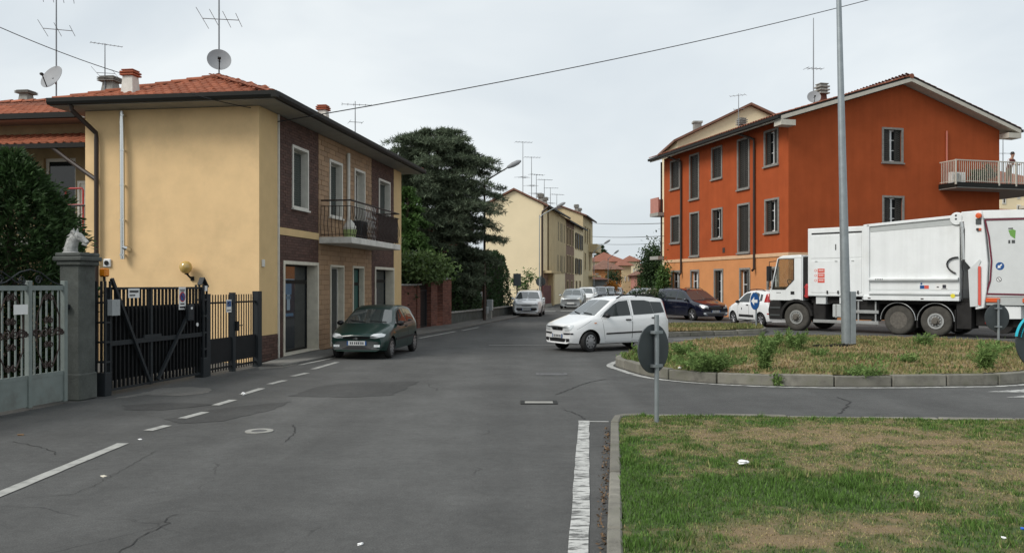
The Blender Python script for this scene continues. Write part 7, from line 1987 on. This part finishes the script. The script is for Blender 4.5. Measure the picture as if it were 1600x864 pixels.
# wheels
rw = .53
def truck_wheel(x, y, front, s):
    mb = MB(); w = .32
    mb.lathe([(rw*.56, -w*.45), (rw*.62, -w*.5), (rw*.88, -w*.5), (rw*.97, -w*.42), (rw, -w*.3), (rw, w*.3), (rw*.97, w*.42), (rw*.88, w*.5), (rw*.62, w*.5), (rw*.56, w*.45)], 44, axis='y')
    wo = link('wheel', mb.mesh('wheel', MT['tyre_dusty'], smooth=True, ang=40), None, truck, (x, y, rw)); wo.rotation_euler = (0, 0, 0 if s > 0 else math.pi)
    h = MB()
    if front: h.lathe([(rw*.56, w*.34), (rw*.54, w*.5), (rw*.40, w*.50), (rw*.36, w*.44), (rw*.30, w*.42), (rw*.26, w*.62), (rw*.20, w*.66), (rw*.17, w*.86), (.01, w*.88)], 36, axis='y')
    else: h.lathe([(rw*.58, w*.48), (rw*.56, w*.49), (rw*.50, w*.30), (rw*.46, -.0*w), (rw*.30, -.02*w), (rw*.22, w*.20), (.01, w*.22)], 36, axis='y')
    link('rim', h.mesh('rim', MT['rim_dusty'], smooth=True, ang=40), None, wo)
    d = MB()
    for i in range(10):
        a = 2*math.pi*i/10; rr_ = rw*(.30 if front else .36); d.lathe([(.024, w*(.46 if front else -.02)), (.024, w*(.58 if front else .08))], 6, (rr_*math.sin(a), 0, rr_*math.cos(a)), 'y')
    link('wheel_nuts', d.mesh('wheel_nuts', MT['alu']), None, wo)
    if front:
        d = MB()
        for i in range(8):
            a = 2*math.pi*i/8; rr_ = rw*.465; d.lathe([(.034, w*.485), (.034, w*.51)], 10, (rr_*math.sin(a), 0, rr_*math.cos(a)), 'y')
        link('rim_holes', d.mesh('rim_holes', MT['black_trim']), None, wo)
        d = MB(); d.lathe([(rw*.50, w*.495), (rw*.52, w*.53), (rw*.42, w*.53), (rw*.41, w*.495)], 36, axis='y'); link('chrome_ring', d.mesh('chrome_ring', MT['alu'], smooth=True), None, wo)
mat('rim_dusty', (.11, .10, .085), .8, var=.25, vscale=12)
for s in (1, -1):
    truck_wheel(5.26, s*1.06, True, s); truck_wheel(0.0, s*1.06, True, s); truck_wheel(1.30, s*1.02, False, s); truck_wheel(1.30, s*.70, False, s)
for x in (0.0, 1.30):
    part('mudguard', 'chassis', lambda mb: (arch(mb, x, .60, .62, YB-.02, R(0), R(180), .02), arch(mb, x, .60, -YB+.02, -.62, R(0), R(180), .02)))
    part('mudguard_edge', 'alu', lambda mb: mb.tube([(x+.62*math.cos(a), YB-.01, .54+.62*math.sin(a)) for a in np.linspace(0, math.pi, 19)], .014, 5))
part('mud_flap', 'chassis', lambda mb: (mb.box(-.66, -.63, .55, YB-.02, .2, .95), mb.box(.62, .66, .6, YB-.05, .28, .62), mb.box(-1.15, -.68, .5, YB-.05, .30, 1.2)))
# body
bf, bm_x, br = 4.76, 2.51, -.80; bz0, bz1 = 1.30, 4.02
part('front_locker', 'truck_white', lambda mb: mb.box(bm_x+.02, bf, -YB, YB, 1.36, 3.98), bevel=.02)
part('locker_slot', 'black_trim', lambda mb: mb.box(bm_x+.10, bf-.16, YB-.0, YB+.006, 3.74, 3.80))
part('locker_door', 'truck_white', lambda mb: mb.box(3.45, bf-.14, YB, YB+.016, 1.50, 2.72), bevel=.006)
part('locker_door', 'truck_white', lambda mb: mb.box(2.62, 3.41, YB, YB+.016, 1.50, 2.78), bevel=.006)
part('locker_panel', 'truck_white', lambda mb: mb.box(2.62, bf-.14, YB, YB+.012, 2.82, 3.68), bevel=.006)
part('locker_latch', 'black_trim', lambda mb: [mb.box(x-.03, x+.03, YB+.016, YB+.03, 1.46, 1.58) for x in (3.95, 3.25, 3.52, 2.75)] + [mb.box(3.60, 3.63, YB+.012, YB+.03, 3.12, 3.34)])
part('hinge', 'truck_grey', lambda mb: [mb.box(x-.05, x+.05, YB+.016, YB+.03, 2.68, 2.72) for x in (4.4, 3.6, 2.95)])
part('locker_sill', 'truck_light_grey', lambda mb: mb.box(bm_x+.04, bf-.02, YB, YB+.02, 1.37, 1.43), bevel=.005)
part('hopper_body', 'truck_white', lambda mb: mb.add([(br, -YB, 1.62), (bm_x, -YB, 1.62), (bm_x, YB, 1.62), (br, YB, 1.62), (br, -YB, 4.20), (bm_x, -YB, 4.03), (bm_x, YB, 4.03), (br, YB, 4.20)], [(0,3,2,1),(4,5,6,7),(0,1,5,4),(1,2,6,5),(2,3,7,6),(3,0,4,7)]), bevel=.02)
part('body_post', 'truck_white', lambda mb: mb.box(bm_x-.20, bm_x+.02, YB, YB+.06, 1.25, 4.02), bevel=.01)
part('top_band', 'truck_grey', lambda mb: mb.slab([(br+.04, YB, 3.86), (bm_x-.22, YB, 3.74), (bm_x-.22, YB, 3.92), (br+.04, YB, 4.08)], (0, .012, 0)))
part('top_rail', 'truck_white', lambda mb: mb.bar((br, YB+.01, 4.14), (bm_x-.1, YB+.01, 3.98), .10, .10), bevel=.01)
part('belt_rail', 'truck_white', lambda mb: mb.prism([(YB, 2.06), (YB+.13, 2.03), (YB+.13, 1.97), (YB, 1.90)], br+.02, bm_x-.20, 'x'), bevel=.006)
part('lower_sill', 'truck_white', lambda mb: (mb.box(br-.02, bm_x+.0, YB-.06, YB+.12, 1.24, 1.40), mb.box(br, bm_x-.2, YB, YB+.07, 1.46, 1.56)), bevel=.012)
part('lower_panel', 'truck_light_grey', lambda mb: mb.box(br, bm_x, -YB+.02, YB-.005, 1.30, 1.64))
part('sill_groove', 'truck_grey', lambda mb: mb.box(br, bm_x-.2, YB, YB+.075, 1.425, 1.445))
part('hose', 'black_trim', lambda mb: mb.tube([(lambda q: (q[0], YB+.05, q[1]))(TKF.hy(px, py, YB+.05)) for px, py in ((1497, 402), (1493, 402.2), (1488, 403.3), (1484, 405.3), (1481, 408.3), (1479.5, 412), (1480, 416), (1482, 419.5), (1485.5, 423), (1489.5, 425.5), (1493, 427))], .028, 8), smooth=True)
part('maker_plate', 'grey_trim', lambda mb: [mb.box(2.02-.06*i, 2.055-.06*i, YB+.13, YB+.134, 1.985, 2.02) for i in range(5)])
part('sill_latch', 'brown_pipe', lambda mb: [mb.box(x-.05, x+.05, YB+.12, YB+.128, 1.29, 1.33) for x in (2.28, .40)])
part('yellow_reflector', 'decal_yellow', lambda mb: mb.lathe([(.075, YB+.12), (.075, YB+.13)], 16, (-.62, 0, 1.42), 'y'))
dk = part('decal', 'sign_blue', lambda mb: mb.box(.37, .52, YB+.0, YB+.006, 1.66, 1.78)); part('decal', 'decal_red', lambda mb: mb.box(.22, .365, YB+.0, YB+.006, 1.66, 1.78)); part('decal', 'sign_blue', lambda mb: mb.lathe([(.035, YB), (.035, YB+.006)], 10, (.47, 0, 1.84), 'y'))
part('decal', 'sign_white', lambda mb: mb.box(-.42, .0, YB, YB+.006, 1.62, 1.86)); part('decal', 'plate_ink', lambda mb: (mb.box(-.12, -.05, YB+.006, YB+.009, 1.70, 1.74), mb.box(-.36, -.24, YB+.006, YB+.009, 1.68, 1.80), mb.box(-.40, -.2, YB+.006, YB+.009, 1.65, 1.665)))
def red_notice(mb):
    for k in range(3): mb.box(4.06, 4.34, YB+.016, YB+.022, 1.98+k*.19-.10, 1.98+k*.19+.06)
part('warning_notice', 'decal_red', red_notice)
part('warning_notice_symbol', 'sign_white', lambda mb: [mb.box(4.10, 4.30, YB+.022, YB+.025, 1.96+k*.19, 1.985+k*.19) for k in range(3)])
part('warning_notice_ring', 'decal_red', lambda mb: [mb.lathe([(.05, YB+.016), (.05, YB+.022)], 12, (4.43, 0, 1.97+k*.19), 'y') for k in range(3)])
part('notice_ring_face', 'sign_white', lambda mb: [mb.lathe([(.034, YB+.022), (.034, YB+.025)], 12, (4.43, 0, 1.97+k*.19), 'y') for k in range(3)])
# tailgate frame, hinge bulge, ram and rear hopper
part('hinge_boss', 'truck_white', lambda mb: mb.lathe([(.22, YB-.15), (.22, YB+.05), (.20, YB+.07)], 28, (-.72, 0, 4.06), 'y'), smooth=True)
part('hinge_pin', 'black_trim', lambda mb: [mb.lathe([(.035, YB+.05), (.035, YB+.075)], 10, p, 'y') for p in ((-.70, 0, 4.17), (-.70, 0, 4.05))])
part('tailgate_frame', 'truck_white', lambda mb: mb.prism([(-.86, 4.28), (-1.52, 4.30), (-1.62, 3.4), (-1.70, 2.5), (-1.66, 1.6), (-1.58, 1.02), (-1.32, .96), (-1.24, 1.8), (-1.22, 2.3), (-.98, 2.6), (-.98, 3.7), (-.86, 3.86)], -YB-.04, YB+.07, 'y'), bevel=.02)
part('ram_recess', 'truck_grey', lambda mb: mb.prism([(-.84, 3.92), (-.93, 3.70), (-.97, 2.66), (-.86, 2.62)], YB-.02, YB+.03, 'y'))
part('ram', 'steel', lambda mb: (mb.tube([(-.90, YB+.05, 3.75), (-.93, YB+.05, 2.66)], .055, 10), mb.tube([(-.88, YB+.05, 3.95), (-.90, YB+.05, 3.75)], .08, 10)), smooth=True)
part('tail_seam', 'black_trim', lambda mb: (mb.tube([(-.96, YB+.075, 2.62), (-.90, YB+.075, 2.42), (-.93, YB+.075, 2.25), (-.91, YB+.075, 1.25)], .018, 5)))
part('side_lights', 'orange_red', lambda mb: (mb.lathe([(.09, YB+.07), (.09, YB+.17), (.05, YB+.18)], 12, (-1.44, 0, 4.12), 'y'), mb.box(-1.50, -1.38, YB+.07, YB+.12, 3.62, 3.70)), smooth=True)
part('lamp_bracket', 'grey_trim', lambda mb: (mb.box(-1.50, -1.34, YB+.07, YB+.11, 3.84, 4.02), mb.lathe([(.05, YB+.07), (.05, YB+.12)], 10, (-1.40, 0, 3.66), 'y')))
part('red_bar', 'decal_red', lambda mb: mb.box(-1.50, -1.42, YB+.10, YB+.12, 1.12, 2.42)); part('white_fin', 'truck_light_grey', lambda mb: mb.prism([(-1.10, 2.30), (-1.46, 2.66), (-1.50, 2.60), (-1.40, 2.36), (-1.40, 1.08), (-1.16, 1.06)], YB+.06, YB+.10, 'y'))
hop = [(-1.52, 4.28), (-3.3, 4.20), (-3.75, 3.3), (-3.9, 2.0), (-3.6, 1.38), (-1.60, 1.38), (-1.70, 1.9), (-1.73, 2.6), (-1.66, 3.4)]
part('rear_hopper', 'truck_light_grey', lambda mb: mb.prism(hop, -YB+.0, YB+.0, 'y'), bevel=.03)
part('hopper_top', 'truck_white', lambda mb: mb.prism([(-1.50, 4.30), (-3.32, 4.22), (-3.42, 3.96), (-1.56, 4.02)], -YB-.02, YB+.02, 'y'), bevel=.01)
def stripe_(mb):
    pts = [(-3.42, 3.93), (-1.60, 3.98), (-1.72, 3.4), (-1.80, 2.6), (-1.76, 1.95), (-1.64, 1.50), (-3.65, 1.47)]
    for a, b in zip(pts[:-1], pts[1:]): mb.bar((a[0], YB+.022, a[1]), (b[0], YB+.022, b[1]), .008, .05, up=(0, 0, 1) if abs(a[0]-b[0]) > .5 else (1, 0, 0))
part('stripe', 'stripe', stripe_)
part('hopper_skirt', 'truck_grey', lambda mb: mb.box(-3.3, -1.62, -YB, YB-.02, 1.12, 1.38), bevel=.01)
part('marker_lamp', 'orange_red', lambda mb: mb.box(-2.05, -1.62, YB-.02, YB+.03, 1.22, 1.36), bevel=.01); part('marker_lamp', 'orange_red', lambda mb: mb.box(-3.2, -2.72, YB-.02, YB+.03, 1.22, 1.36), bevel=.01)
part('rear_step', 'truck_white', lambda mb: mb.prism([(-1.75, 1.10), (-2.65, 1.10), (-2.65, .68), (-2.05, .66), (-1.85, .8)], -YB+.1, YB-.08, 'y'), bevel=.01)
part('tail_lamp', 'tail_light', lambda mb: mb.box(-1.80, -1.52, YB-.30, YB-.22, .48, .66), bevel=.01)
part('rear_underrun', 'chassis', lambda mb: (mb.box(-2.6, -1.2, -.9, .9, .4, 1.1), mb.lathe([(.35, -.9), (.35, .9)], 20, (-2.0, 0, .5), 'y')))
part('blue_arrow_disc', 'sign_blue', lambda mb: mb.lathe([(.13, YB+.001), (.13, YB+.006)], 28, (-2.05, 0, 2.42), 'y'))
def arrow(mb, c, s, y0, y1, ang):
    pts = [(-.5, -.14), (.08, -.14), (.08, -.40), (.62, 0), (.08, .40), (.08, .14), (-.5, .14)]
    mb.prism([(c[0]+s*(p*math.cos(ang)-q*math.sin(ang)), c[1]+s*(p*math.sin(ang)+q*math.cos(ang))) for p, q in pts], y0, y1, 'y')
part('white_arrow', 'sign_white', lambda mb: arrow(mb, (-2.05, 2.42), .16, YB+.006, YB+.009, R(-45)))
part('round_mark', 'plate_ink', lambda mb: mb.lathe([(.08, YB+.001), (.08, YB+.005)], 22, (-2.02, 0, 1.98), 'y')); part('round_mark_face', 'sign_white', lambda mb: mb.lathe([(.062, YB+.005), (.062, YB+.007)], 22, (-2.02, 0, 1.98), 'y')); part('round_mark_line', 'plate_ink', lambda mb: mb.bar((-2.05, YB+.009, 1.94), (-1.99, YB+.009, 2.02), .004, .02, up=(1, 0, 0)))
part('green_logo', 'decal_green', lambda mb: mb.prism([(-2.50, 3.30), (-2.36, 3.42), (-2.30, 3.60), (-2.44, 3.62), (-2.52, 3.58)], YB+.001, YB+.006, 'y')); part('logo_text', 'grey_trim', lambda mb: (mb.box(-2.36, -2.30, YB+.001, YB+.006, 3.16, 3.27), mb.box(-2.50, -2.40, YB+.001, YB+.006, 3.16, 3.27), mb.box(-2.44, -2.30, YB+.001, YB+.006, 3.63, 3.67)))
# under-body: tanks, guard rails, boxes
part('battery_box', 'truck_grey', lambda mb: mb.box(3.10, 3.80, .65, YB-.08, .56, 1.06), bevel=.03)
part('tank_strap', 'alu', lambda mb: [mb.box(x-.03, x+.03, .64, YB-.07, .55, 1.07) for x in (3.25, 3.65)])
part('tool_box', 'truck_light_grey', lambda mb: mb.box(4.05, 4.45, .7, YB-.05, 1.06, 1.36), bevel=.01)
part('white_box', 'truck_white', lambda mb: mb.box(3.0, 3.5, .7, YB-.04, 1.08, 1.36), bevel=.01)
part('air_tank', 'alu', lambda mb: mb.lathe([(.05, 0), (.17, .04), (.17, .8), (.05, .84)], 18, (2.25, .85, .42)), smooth=True)
part('side_guard', 'alu', lambda mb: (mb.box(2.0, 4.55, YB-.06, YB-.02, .34, .46), mb.box(2.0, 2.95, YB-.06, YB-.02, .74, .86), mb.box(2.1, 2.16, YB-.1, YB-.06, .3, 1.2), mb.box(2.75, 2.81, YB-.1, YB-.06, .3, 1.2)), bevel=.01)
part('dark_tank', 'chassis', lambda mb: (mb.box(2.05, 2.95, .45, YB-.15, .5, 1.15), mb.box(4.1, 4.6, .5, YB-.12, .35, 1.1)), bevel=.03)
part('under_bar', 'truck_light_grey', lambda mb: (mb.tube([(2.6, YB-.03, 1.34), (2.6, YB-.03, 1.22), (3.0, YB-.03, 1.22), (3.0, YB-.03, 1.34)], .018, 6)))
# ------------------------------------------------------------------ street furniture
def disc_sign(label, px, py, cy_px, dia, face, rz, group=None, post_to=None, behind=True, base_z=.1, arrow_dir=None, top_ext=.12, post_r=.03, half=False):
    """round traffic sign on a tube post; local -y is the printed face unless behind"""
    X, Y = G(px, py, base_z); zc = EYE+(HOR-cy_px)*Y/F
    t = thing('traffic_sign', label, 'traffic sign', (X, Y, base_z-.02), rz, group); zc -= base_z-.02
    mb = MB(); mb.tube([(0, 0, -.05), (0, 0, zc+dia/2+top_ext)], post_r, 12); mb.build('post', MT['galvanised'], t, smooth=True)
    s = 1 if behind else -1           # plate on far or near side of the post
    mb = MB(); mb.lathe([(dia/2-.012, s*(post_r+.012)), (dia/2, s*(post_r+.014)), (dia/2, s*(post_r+.030)), (dia/2-.012, s*(post_r+.032))], 40, (0, 0, zc), 'y'); mb.build('plate', MT['sign_back'], t, smooth=True)
    mb = MB()
    if s > 0: mb.lathe([(dia/2-.02, post_r+.0325), (dia/2-.02, post_r+.034)], 40, (0, 0, zc), 'y')
    else: mb.lathe([(dia/2-.008, -post_r-.034), (dia/2-.008, -post_r-.0325)], 40, (0, 0, zc), 'y')
    mb.build('face', MT[face], t)
    if arrow_dir is not None:
        m2 = MB(); yy = (post_r+.034, post_r+.036) if s > 0 else (-post_r-.036, -post_r-.034); arrow(m2, (0, zc), dia*.62, *yy, arrow_dir); m2.build('arrow', MT['sign_white'], t)
    mb = MB()
    for dz in (-dia*.34, dia*.34): mb.box(-post_r-.05, post_r+.05, -post_r-.008, s*(post_r+.012), zc+dz-.018, zc+dz+.018)
    mb.build('clamp', MT['galvanised'], t)
    return t
ns = disc_sign('round sign seen from behind on a grey post at the near island corner', 1026, 657, 545, .62, 'sign_blue', R(43), base_z=.09, arrow_dir=R(-45))
mb = MB(); z_ = EYE+(HOR-545)*G(1026, 657, .09)[1]/F-.07; mb.box(.07, .13, .035, .0405, z_-.10, z_+.14); 
for i, o in enumerate(ns.children): pass
mb = MB(); mb.box(.035, .10, .0395-.003, .0415, z_-.10, z_+.12); mb.build('sticker', MT['sticker'] if 'sticker' in MT else mat('sticker', (.30, .32, .33), .6, var=.2, vscale=20), ns)
disc_sign('blue round sign with a white arrow on the splitter island', 1181.5, 511.5, 470.5, .66, 'sign_blue', R(-76), base_z=.17, behind=False, arrow_dir=R(180), top_ext=.02)
disc_sign('round sign seen from behind in front of the truck tail', 1560, 540.5, 496, .70, 'sign_blue', R(8), base_z=.22, arrow_dir=R(-45))
t = disc_sign('blue edged round sign cut by the right frame edge', 1631, 683, 533, .64, 'sign_blue', R(12), base_z=.1, arrow_dir=R(-45))
zz_ = EYE+(HOR-533)*G(1631, 683, .1)[1]/F-.08
mb = MB()
for i in range(15):
    a = R(95)+R(70)*i/14; b = R(95)+R(70)*(i+1)/14
    mb.add([(r_c*math.cos(q), y_, zz_+r_c*math.sin(q)) for q in (a, b) for r_c in (.27, .323) for y_ in (.026, .066)], [(0,1,3,2), (4,6,7,5), (0,4,5,1), (2,3,7,6)])
mb.build('cyan_rim', MT['cyan_paint'], t)

# tall leaning lamp post on the roundabout
X, Y = G(1323, 545, .25)
lp = thing('lamp_post', 'tall grey leaning steel lamp post on the roundabout', 'lamp post', (X, Y, .22))
lean = -.0225
mb = MB(); mb.tube([(0, 0, -.1), (lean*2.0, 0, 2.0), (lean*10.5, 0, 10.5)], [.118, .108, .045], 14); mb.build('shaft', MT['galvanised'], lp, smooth=True)
mb = MB(); mb.box(.06, .19, -.10, .04, .0, 1.42); mb.build('cable_cover', MT['galvanised'], lp, bevel=.01)
mb = MB(); mb.lathe([(.24, -.12), (.22, .06), (.13, .09)], 16); mb.build('collar', MT['concrete'], lp)
mb = MB(); mb.tube([(lean*10.5, 0, 10.4), (lean*10.5-.2, 0, 10.9), (lean*10.5-1.3, 0, 11.1)], [.045, .04, .035], 8); mb.box(lean*10.5-2.0, lean*10.5-1.2, -.14, .14, 11.02, 11.16); mb.build('lamp_head', MT['galvanised'], lp)
# litter of dark twigs at its foot
mb = MB(); rr = random.Random(9)
for i in range(60):
    x, y = X-rr.uniform(.1, 1.0), Y-.35+rr.gauss(0, .09); a = rr.uniform(-.6, .6); l = rr.uniform(.05, .2); z = float(r_z(np.array(x), np.array(y)))+rr.uniform(.0, .04)
    mb.tube([(x, y, z), (x+l*math.cos(a), y+l*math.sin(a), z+rr.uniform(-.01, .03))], .010, 4)
tag(mb.build('debris', MT['gutter']), 'dark scattered twigs at the foot of the tall lamp post', 'debris', kind='stuff')

def street_lamp(label, px, py, top_py, dx, head_px, head_py, m='brown_pipe', r=.075, base_z=.05):
    X, Y = G(px, py, base_z); h = EYE+(HOR-top_py)*Y/F-base_z; t = thing('street_lamp', label, 'street lamp', (X, Y, base_z), 0, 'street lamps along the road')
    hx_, hz_2 = (head_px-px)*Y/F, EYE+(HOR-head_py)*Y/F-base_z
    mb = MB(); mb.tube([(0, 0, 0), (0, 0, h*.4), (0, 0, h)], [r, r*.85, r*.6], 10); mb.build('post', MT[m], t, smooth=True)
    mb = MB(); mb.tube([(0, 0, h-.25), (hx_*.12, 0, h+.02), (hx_*.75, 0, hz_2-.04)], [.04, .035, .03], 8); mb.build('arm', MT[m], t, smooth=True)
    mb = MB(); mb.lathe([(.02, 0), (.08, .08), (.13, .35), (.12, .62), (.05, .78), (.01, .80)], 14)
    v = Vector((hx_*.5, 0, (hz_2-h)*.6)).normalized(); M = v.to_track_quat('Z', 'Y').to_matrix().to_4x4(); M.translation = Vector((hx_*.72, 0, hz_2-.05))
    mb.v = [tuple(M @ Vector((p[0]*.8, p[1], p[2]))) for p in mb.v]; mb.build('lamp_head', MT['dish'], t, smooth=True)
street_lamp('dark street lamp with a curved arm in front of the cedar', 757, 500.5, 281, 0, 805, 261)
street_lamp('thin street lamp on the gable of the cream houses', 843, 478.5, 336, 0, 880, 322, 'galvanised', .05)
street_lamp('distant street lamp above the long red roof', 928, 470, 391, 0, 950, 380, 'galvanised', .06)
street_lamp('farther thin street lamp before the tan far house', 950, 466, 404, 0, 963, 396, 'galvanised', .06)
# dark post near the crossing and roadside signs by the hedge
t = thing('street_sign', 'dark double sided street sign board on a post at the hedge end', 'street sign', (*G(808, 493), 0), R(10))
zt_ = EYE+(HOR-427)*G(808, 493)[1]/F
mb = MB(); mb.tube([(0, 0, 0), (0, 0, zt_)], .04, 8); mb.build('post', MT['grey_iron'], t); mb = MB(); mb.box(-.22, .22, -.06, -.042, zt_-.75, zt_-.02); mb.box(-.22, .22, .042, .06, zt_-.75, zt_-.02); mb.build('board', MT['sign_back'], t, bevel=.01)
disc_sign('round sign seen from behind near the dark red fence', 845, 479, 440, .80, 'sign_red', R(5), base_z=.02)

# ------------------------------------------------------------------ overhead wires
def wire(label, a, b, sag, r=.012, n=24):
    a, b = Vector(a), Vector(b); pts = [a.lerp(b, i/n) - Vector((0, 0, sag*4*(i/n)*(1-i/n))) for i in range(n+1)]
    mb = MB(); mb.tube(pts, r, 5); o = mb.build('overhead_wire', MT['wire']); tag(o, label, 'wire', 'overhead wires'); return o
hk = HF.wor(.05, .9, 5.72)
e = P(1405, -6, 30); e2 = P(1620, -75, 33)
wire('long overhead wire sagging across the road from the beige house', hk, e2, .42, .013)
wire('overhead wire running over the left wing roof to the frame edge', P(-90, 2, 19), P(196, 117, 24.2), .10, .011)
wire('short service wire under the eave of the beige house', P(300, 147, 18.9), P(392, 169, 19.4), .02, .010)
wire('upper far wire crossing the street by the yellow house', P(922, 348.5, 105), P(1037, 349, 56), .10, .022)
wire('middle far wire crossing the street by the yellow house', P(924, 369.5, 108), P(1037, 369, 57), .10, .022)
wire('lowest far wire crossing the street before the red roofs', P(935, 381, 112), P(1037, 380, 58), .10, .018)

# ------------------------------------------------------------------ person on the terrace
def person():
    base = OF.wor(OF.hy(1577, 270, -.75)[0], -.72, bz+.20)
    t = thing('person', 'person in a dark red top leaning over the terrace railing of the orange house', 'person', base, OF.ang)
    V = []; E = []; Rr = []
    def v(p, r): V.append(p); Rr.append(r); return len(V)-1
    def chain(start, seq):
        last = start
        for p, r in seq: i = v(p, r); E.append((last, i)); last = i
        return last
    pel = v((0, 0, .92), .135)
    for s in (1, -1): chain(pel, [((s*.09, 0, .86), .095), ((s*.11, -.02, .48), .062), ((s*.11, .02, .08), .042), ((s*.11, -.12, .035), .035)])
    ch_ = chain(pel, [((0, -.04, 1.10), .125), ((0, -.14, 1.32), .150)])
    nk = chain(ch_, [((0, -.20, 1.46), .058), ((0, -.24, 1.56), .072), ((0, -.26, 1.66), .095), ((0, -.26, 1.74), .070)])
    for s in (1, -1):
        wr = chain(ch_, [((s*.17, -.16, 1.39), .062), ((s*.28, -.22, 1.16), .046), ((s*.20, -.44, 1.10), .034), ((s*.19, -.50, 1.11), .030)])
        for k in range(4): chain(wr, [((s*(.19-.03+k*.02), -.55, 1.11), .0095), ((s*(.19-.03+k*.02), -.58-.004*(k in (1, 2)), 1.085), .008)])
        chain(wr, [((s*.145, -.52, 1.10), .010), ((s*.135, -.55, 1.085), .009)])
    me = bpy.data.meshes.new('figure'); me.from_pydata(V, E, []); ob = bpy.data.objects.new('figure', me); col.objects.link(ob)
    sk = ob.modifiers.new('skin', 'SKIN'); sd = me.skin_vertices[0].data
    for i, r in enumerate(Rr): sd[i].radius = (r, r); sd[i].use_root = (i == pel)
    ob.modifiers.new('sub', 'SUBSURF').levels = 1
    dg = bpy.context.evaluated_depsgraph_get(); res = bpy.data.meshes.new_from_object(ob.evaluated_get(dg)); bpy.data.objects.remove(ob)
    for m in ('skin', 'shirt_red', 'trousers', 'shirt_white'): res.materials.append(MT[m])
    for p in res.polygons:
        c = p.center; p.use_smooth = True
        p.material_index = 2 if c.z < .95 else 0 if (c.z > 1.43 or (abs(c.x) > .15 and c.y < -.42)) else 3 if (abs(c.x) > .19) else 1
    link('figure', res, None, t)
    mb = MB(); mb.lathe([(.005, .115), (.06, .105), (.098, .05), (.104, -.01), (.095, -.05)], 16, (0, -.235, 1.69)); mb.build('hair', MT['hair'], t, smooth=True)
    mb = MB()
    for s in (1, -1): mb.lathe([(.012, -.004), (.008, .008)], 8, (s*.032, -.355, 1.665), 'y'); mb.tube([(s*.092, -.255, 1.68), (s*.098, -.25, 1.655), (s*.092, -.255, 1.635)], .012, 5)
    mb.tube([(0, -.35, 1.66), (0, -.372, 1.635), (0, -.352, 1.625)], .012, 5); mb.build('face_features', MT['skin'], t)
person()
# potted greenery on that terrace
q = OF.wor(OF.hy(1545, 280, -.5)[0], -.5, bz+.2)
def potted(label, loc, seed, h=.7):
    r = np.random.default_rng(seed); t = thing('potted_plant', label, 'potted plant', loc); mb = MB(); mb.lathe([(.14, 0), (.19, .28), (.20, .30), (.17, .30)], 14); mb.build('pot', MT['terracotta'], t, smooth=True)
    p, d = cloud(r, 700, (0, 0, .3+h*.5), (.35, .3, h*.55), .3, 18, .25); link('foliage', leaf_mesh('foliage', p, d+r.normal(size=d.shape), .12, .03, 'leaf_dark', r), None, t)
potted('leafy potted plant behind the cream railing near the wall corner', q, 3)
potted('second potted plant on the terrace between air conditioner and corner plant', OF.wor(OF.hy(1527, 280, -.5)[0], -.45, bz+.2), 4, .5)

# ------------------------------------------------------------------ litter
def crumple(name, label, px, py, s, m, seed, z0=0.0, flat=.55):
    rr = random.Random(seed); X, Y = G(px, py, z0); bm = bmesh.new(); bmesh.ops.create_icosphere(bm, subdivisions=2, radius=1)
    for v in bm.verts: k = rr.uniform(.6, 1.15); v.co = Vector((v.co.x*k*s, v.co.y*k*s*.7, (v.co.z*k+.75)*s*flat))
    me = bpy.data.meshes.new(name); bm.to_mesh(me); bm.free(); me.materials.append(MT[m]); o = bpy.data.objects.new(name, me); o.location = (X, Y, z0); o.rotation_euler = (0, 0, rr.uniform(0, 3)); col.objects.link(o)
    return tag(o, label, 'litter', 'litter')
crumple('paper_scrap', 'larger crumpled white paper on the near grass', 1160, 724, .065, 'paper', 1, .11, .32)
crumple('paper_scrap', 'small white crumpled tissue on the near grass further to the side', 1432, 776, .036, 'paper', 2, .12, .8)
crumple('paper_scrap', 'tiny white scrap at the bottom corner of the near grass', 1568, 841, .018, 'paper', 3, .12)
crumple('plastic_scrap', 'tiny blue plastic bit at the frame edge on the grass', 1598, 827, .018, 'blue_plastic', 4, .12)
crumple('paper_scrap', 'white scrap lying on the bare asphalt at the bottom middle', 563, 851, .028, 'paper', 5, .0, .35)
crumple('paper_scrap', 'white paper ball at the end of a lane dash', 380, 617, .045, 'paper', 6, .0, .6)
crumple('paper_scrap', 'pale flat scrap beside the long solid lane line', 162, 744, .045, 'cream_stone', 7, .0, .15)
crumple('paper_scrap', 'small pale scrap between the solid line and first dash', 219, 687, .03, 'paper', 8, .0, .3)
crumple('leaf_scrap', 'dry curled leaf near the pale gate', 32, 680, .05, 'leaf_dead', 9, .0, .25)
crumple('paper_scrap', 'tiny scrap on the raised grass by the disc sign', 1062, 575, .05, 'paper', 10, .22, .3)
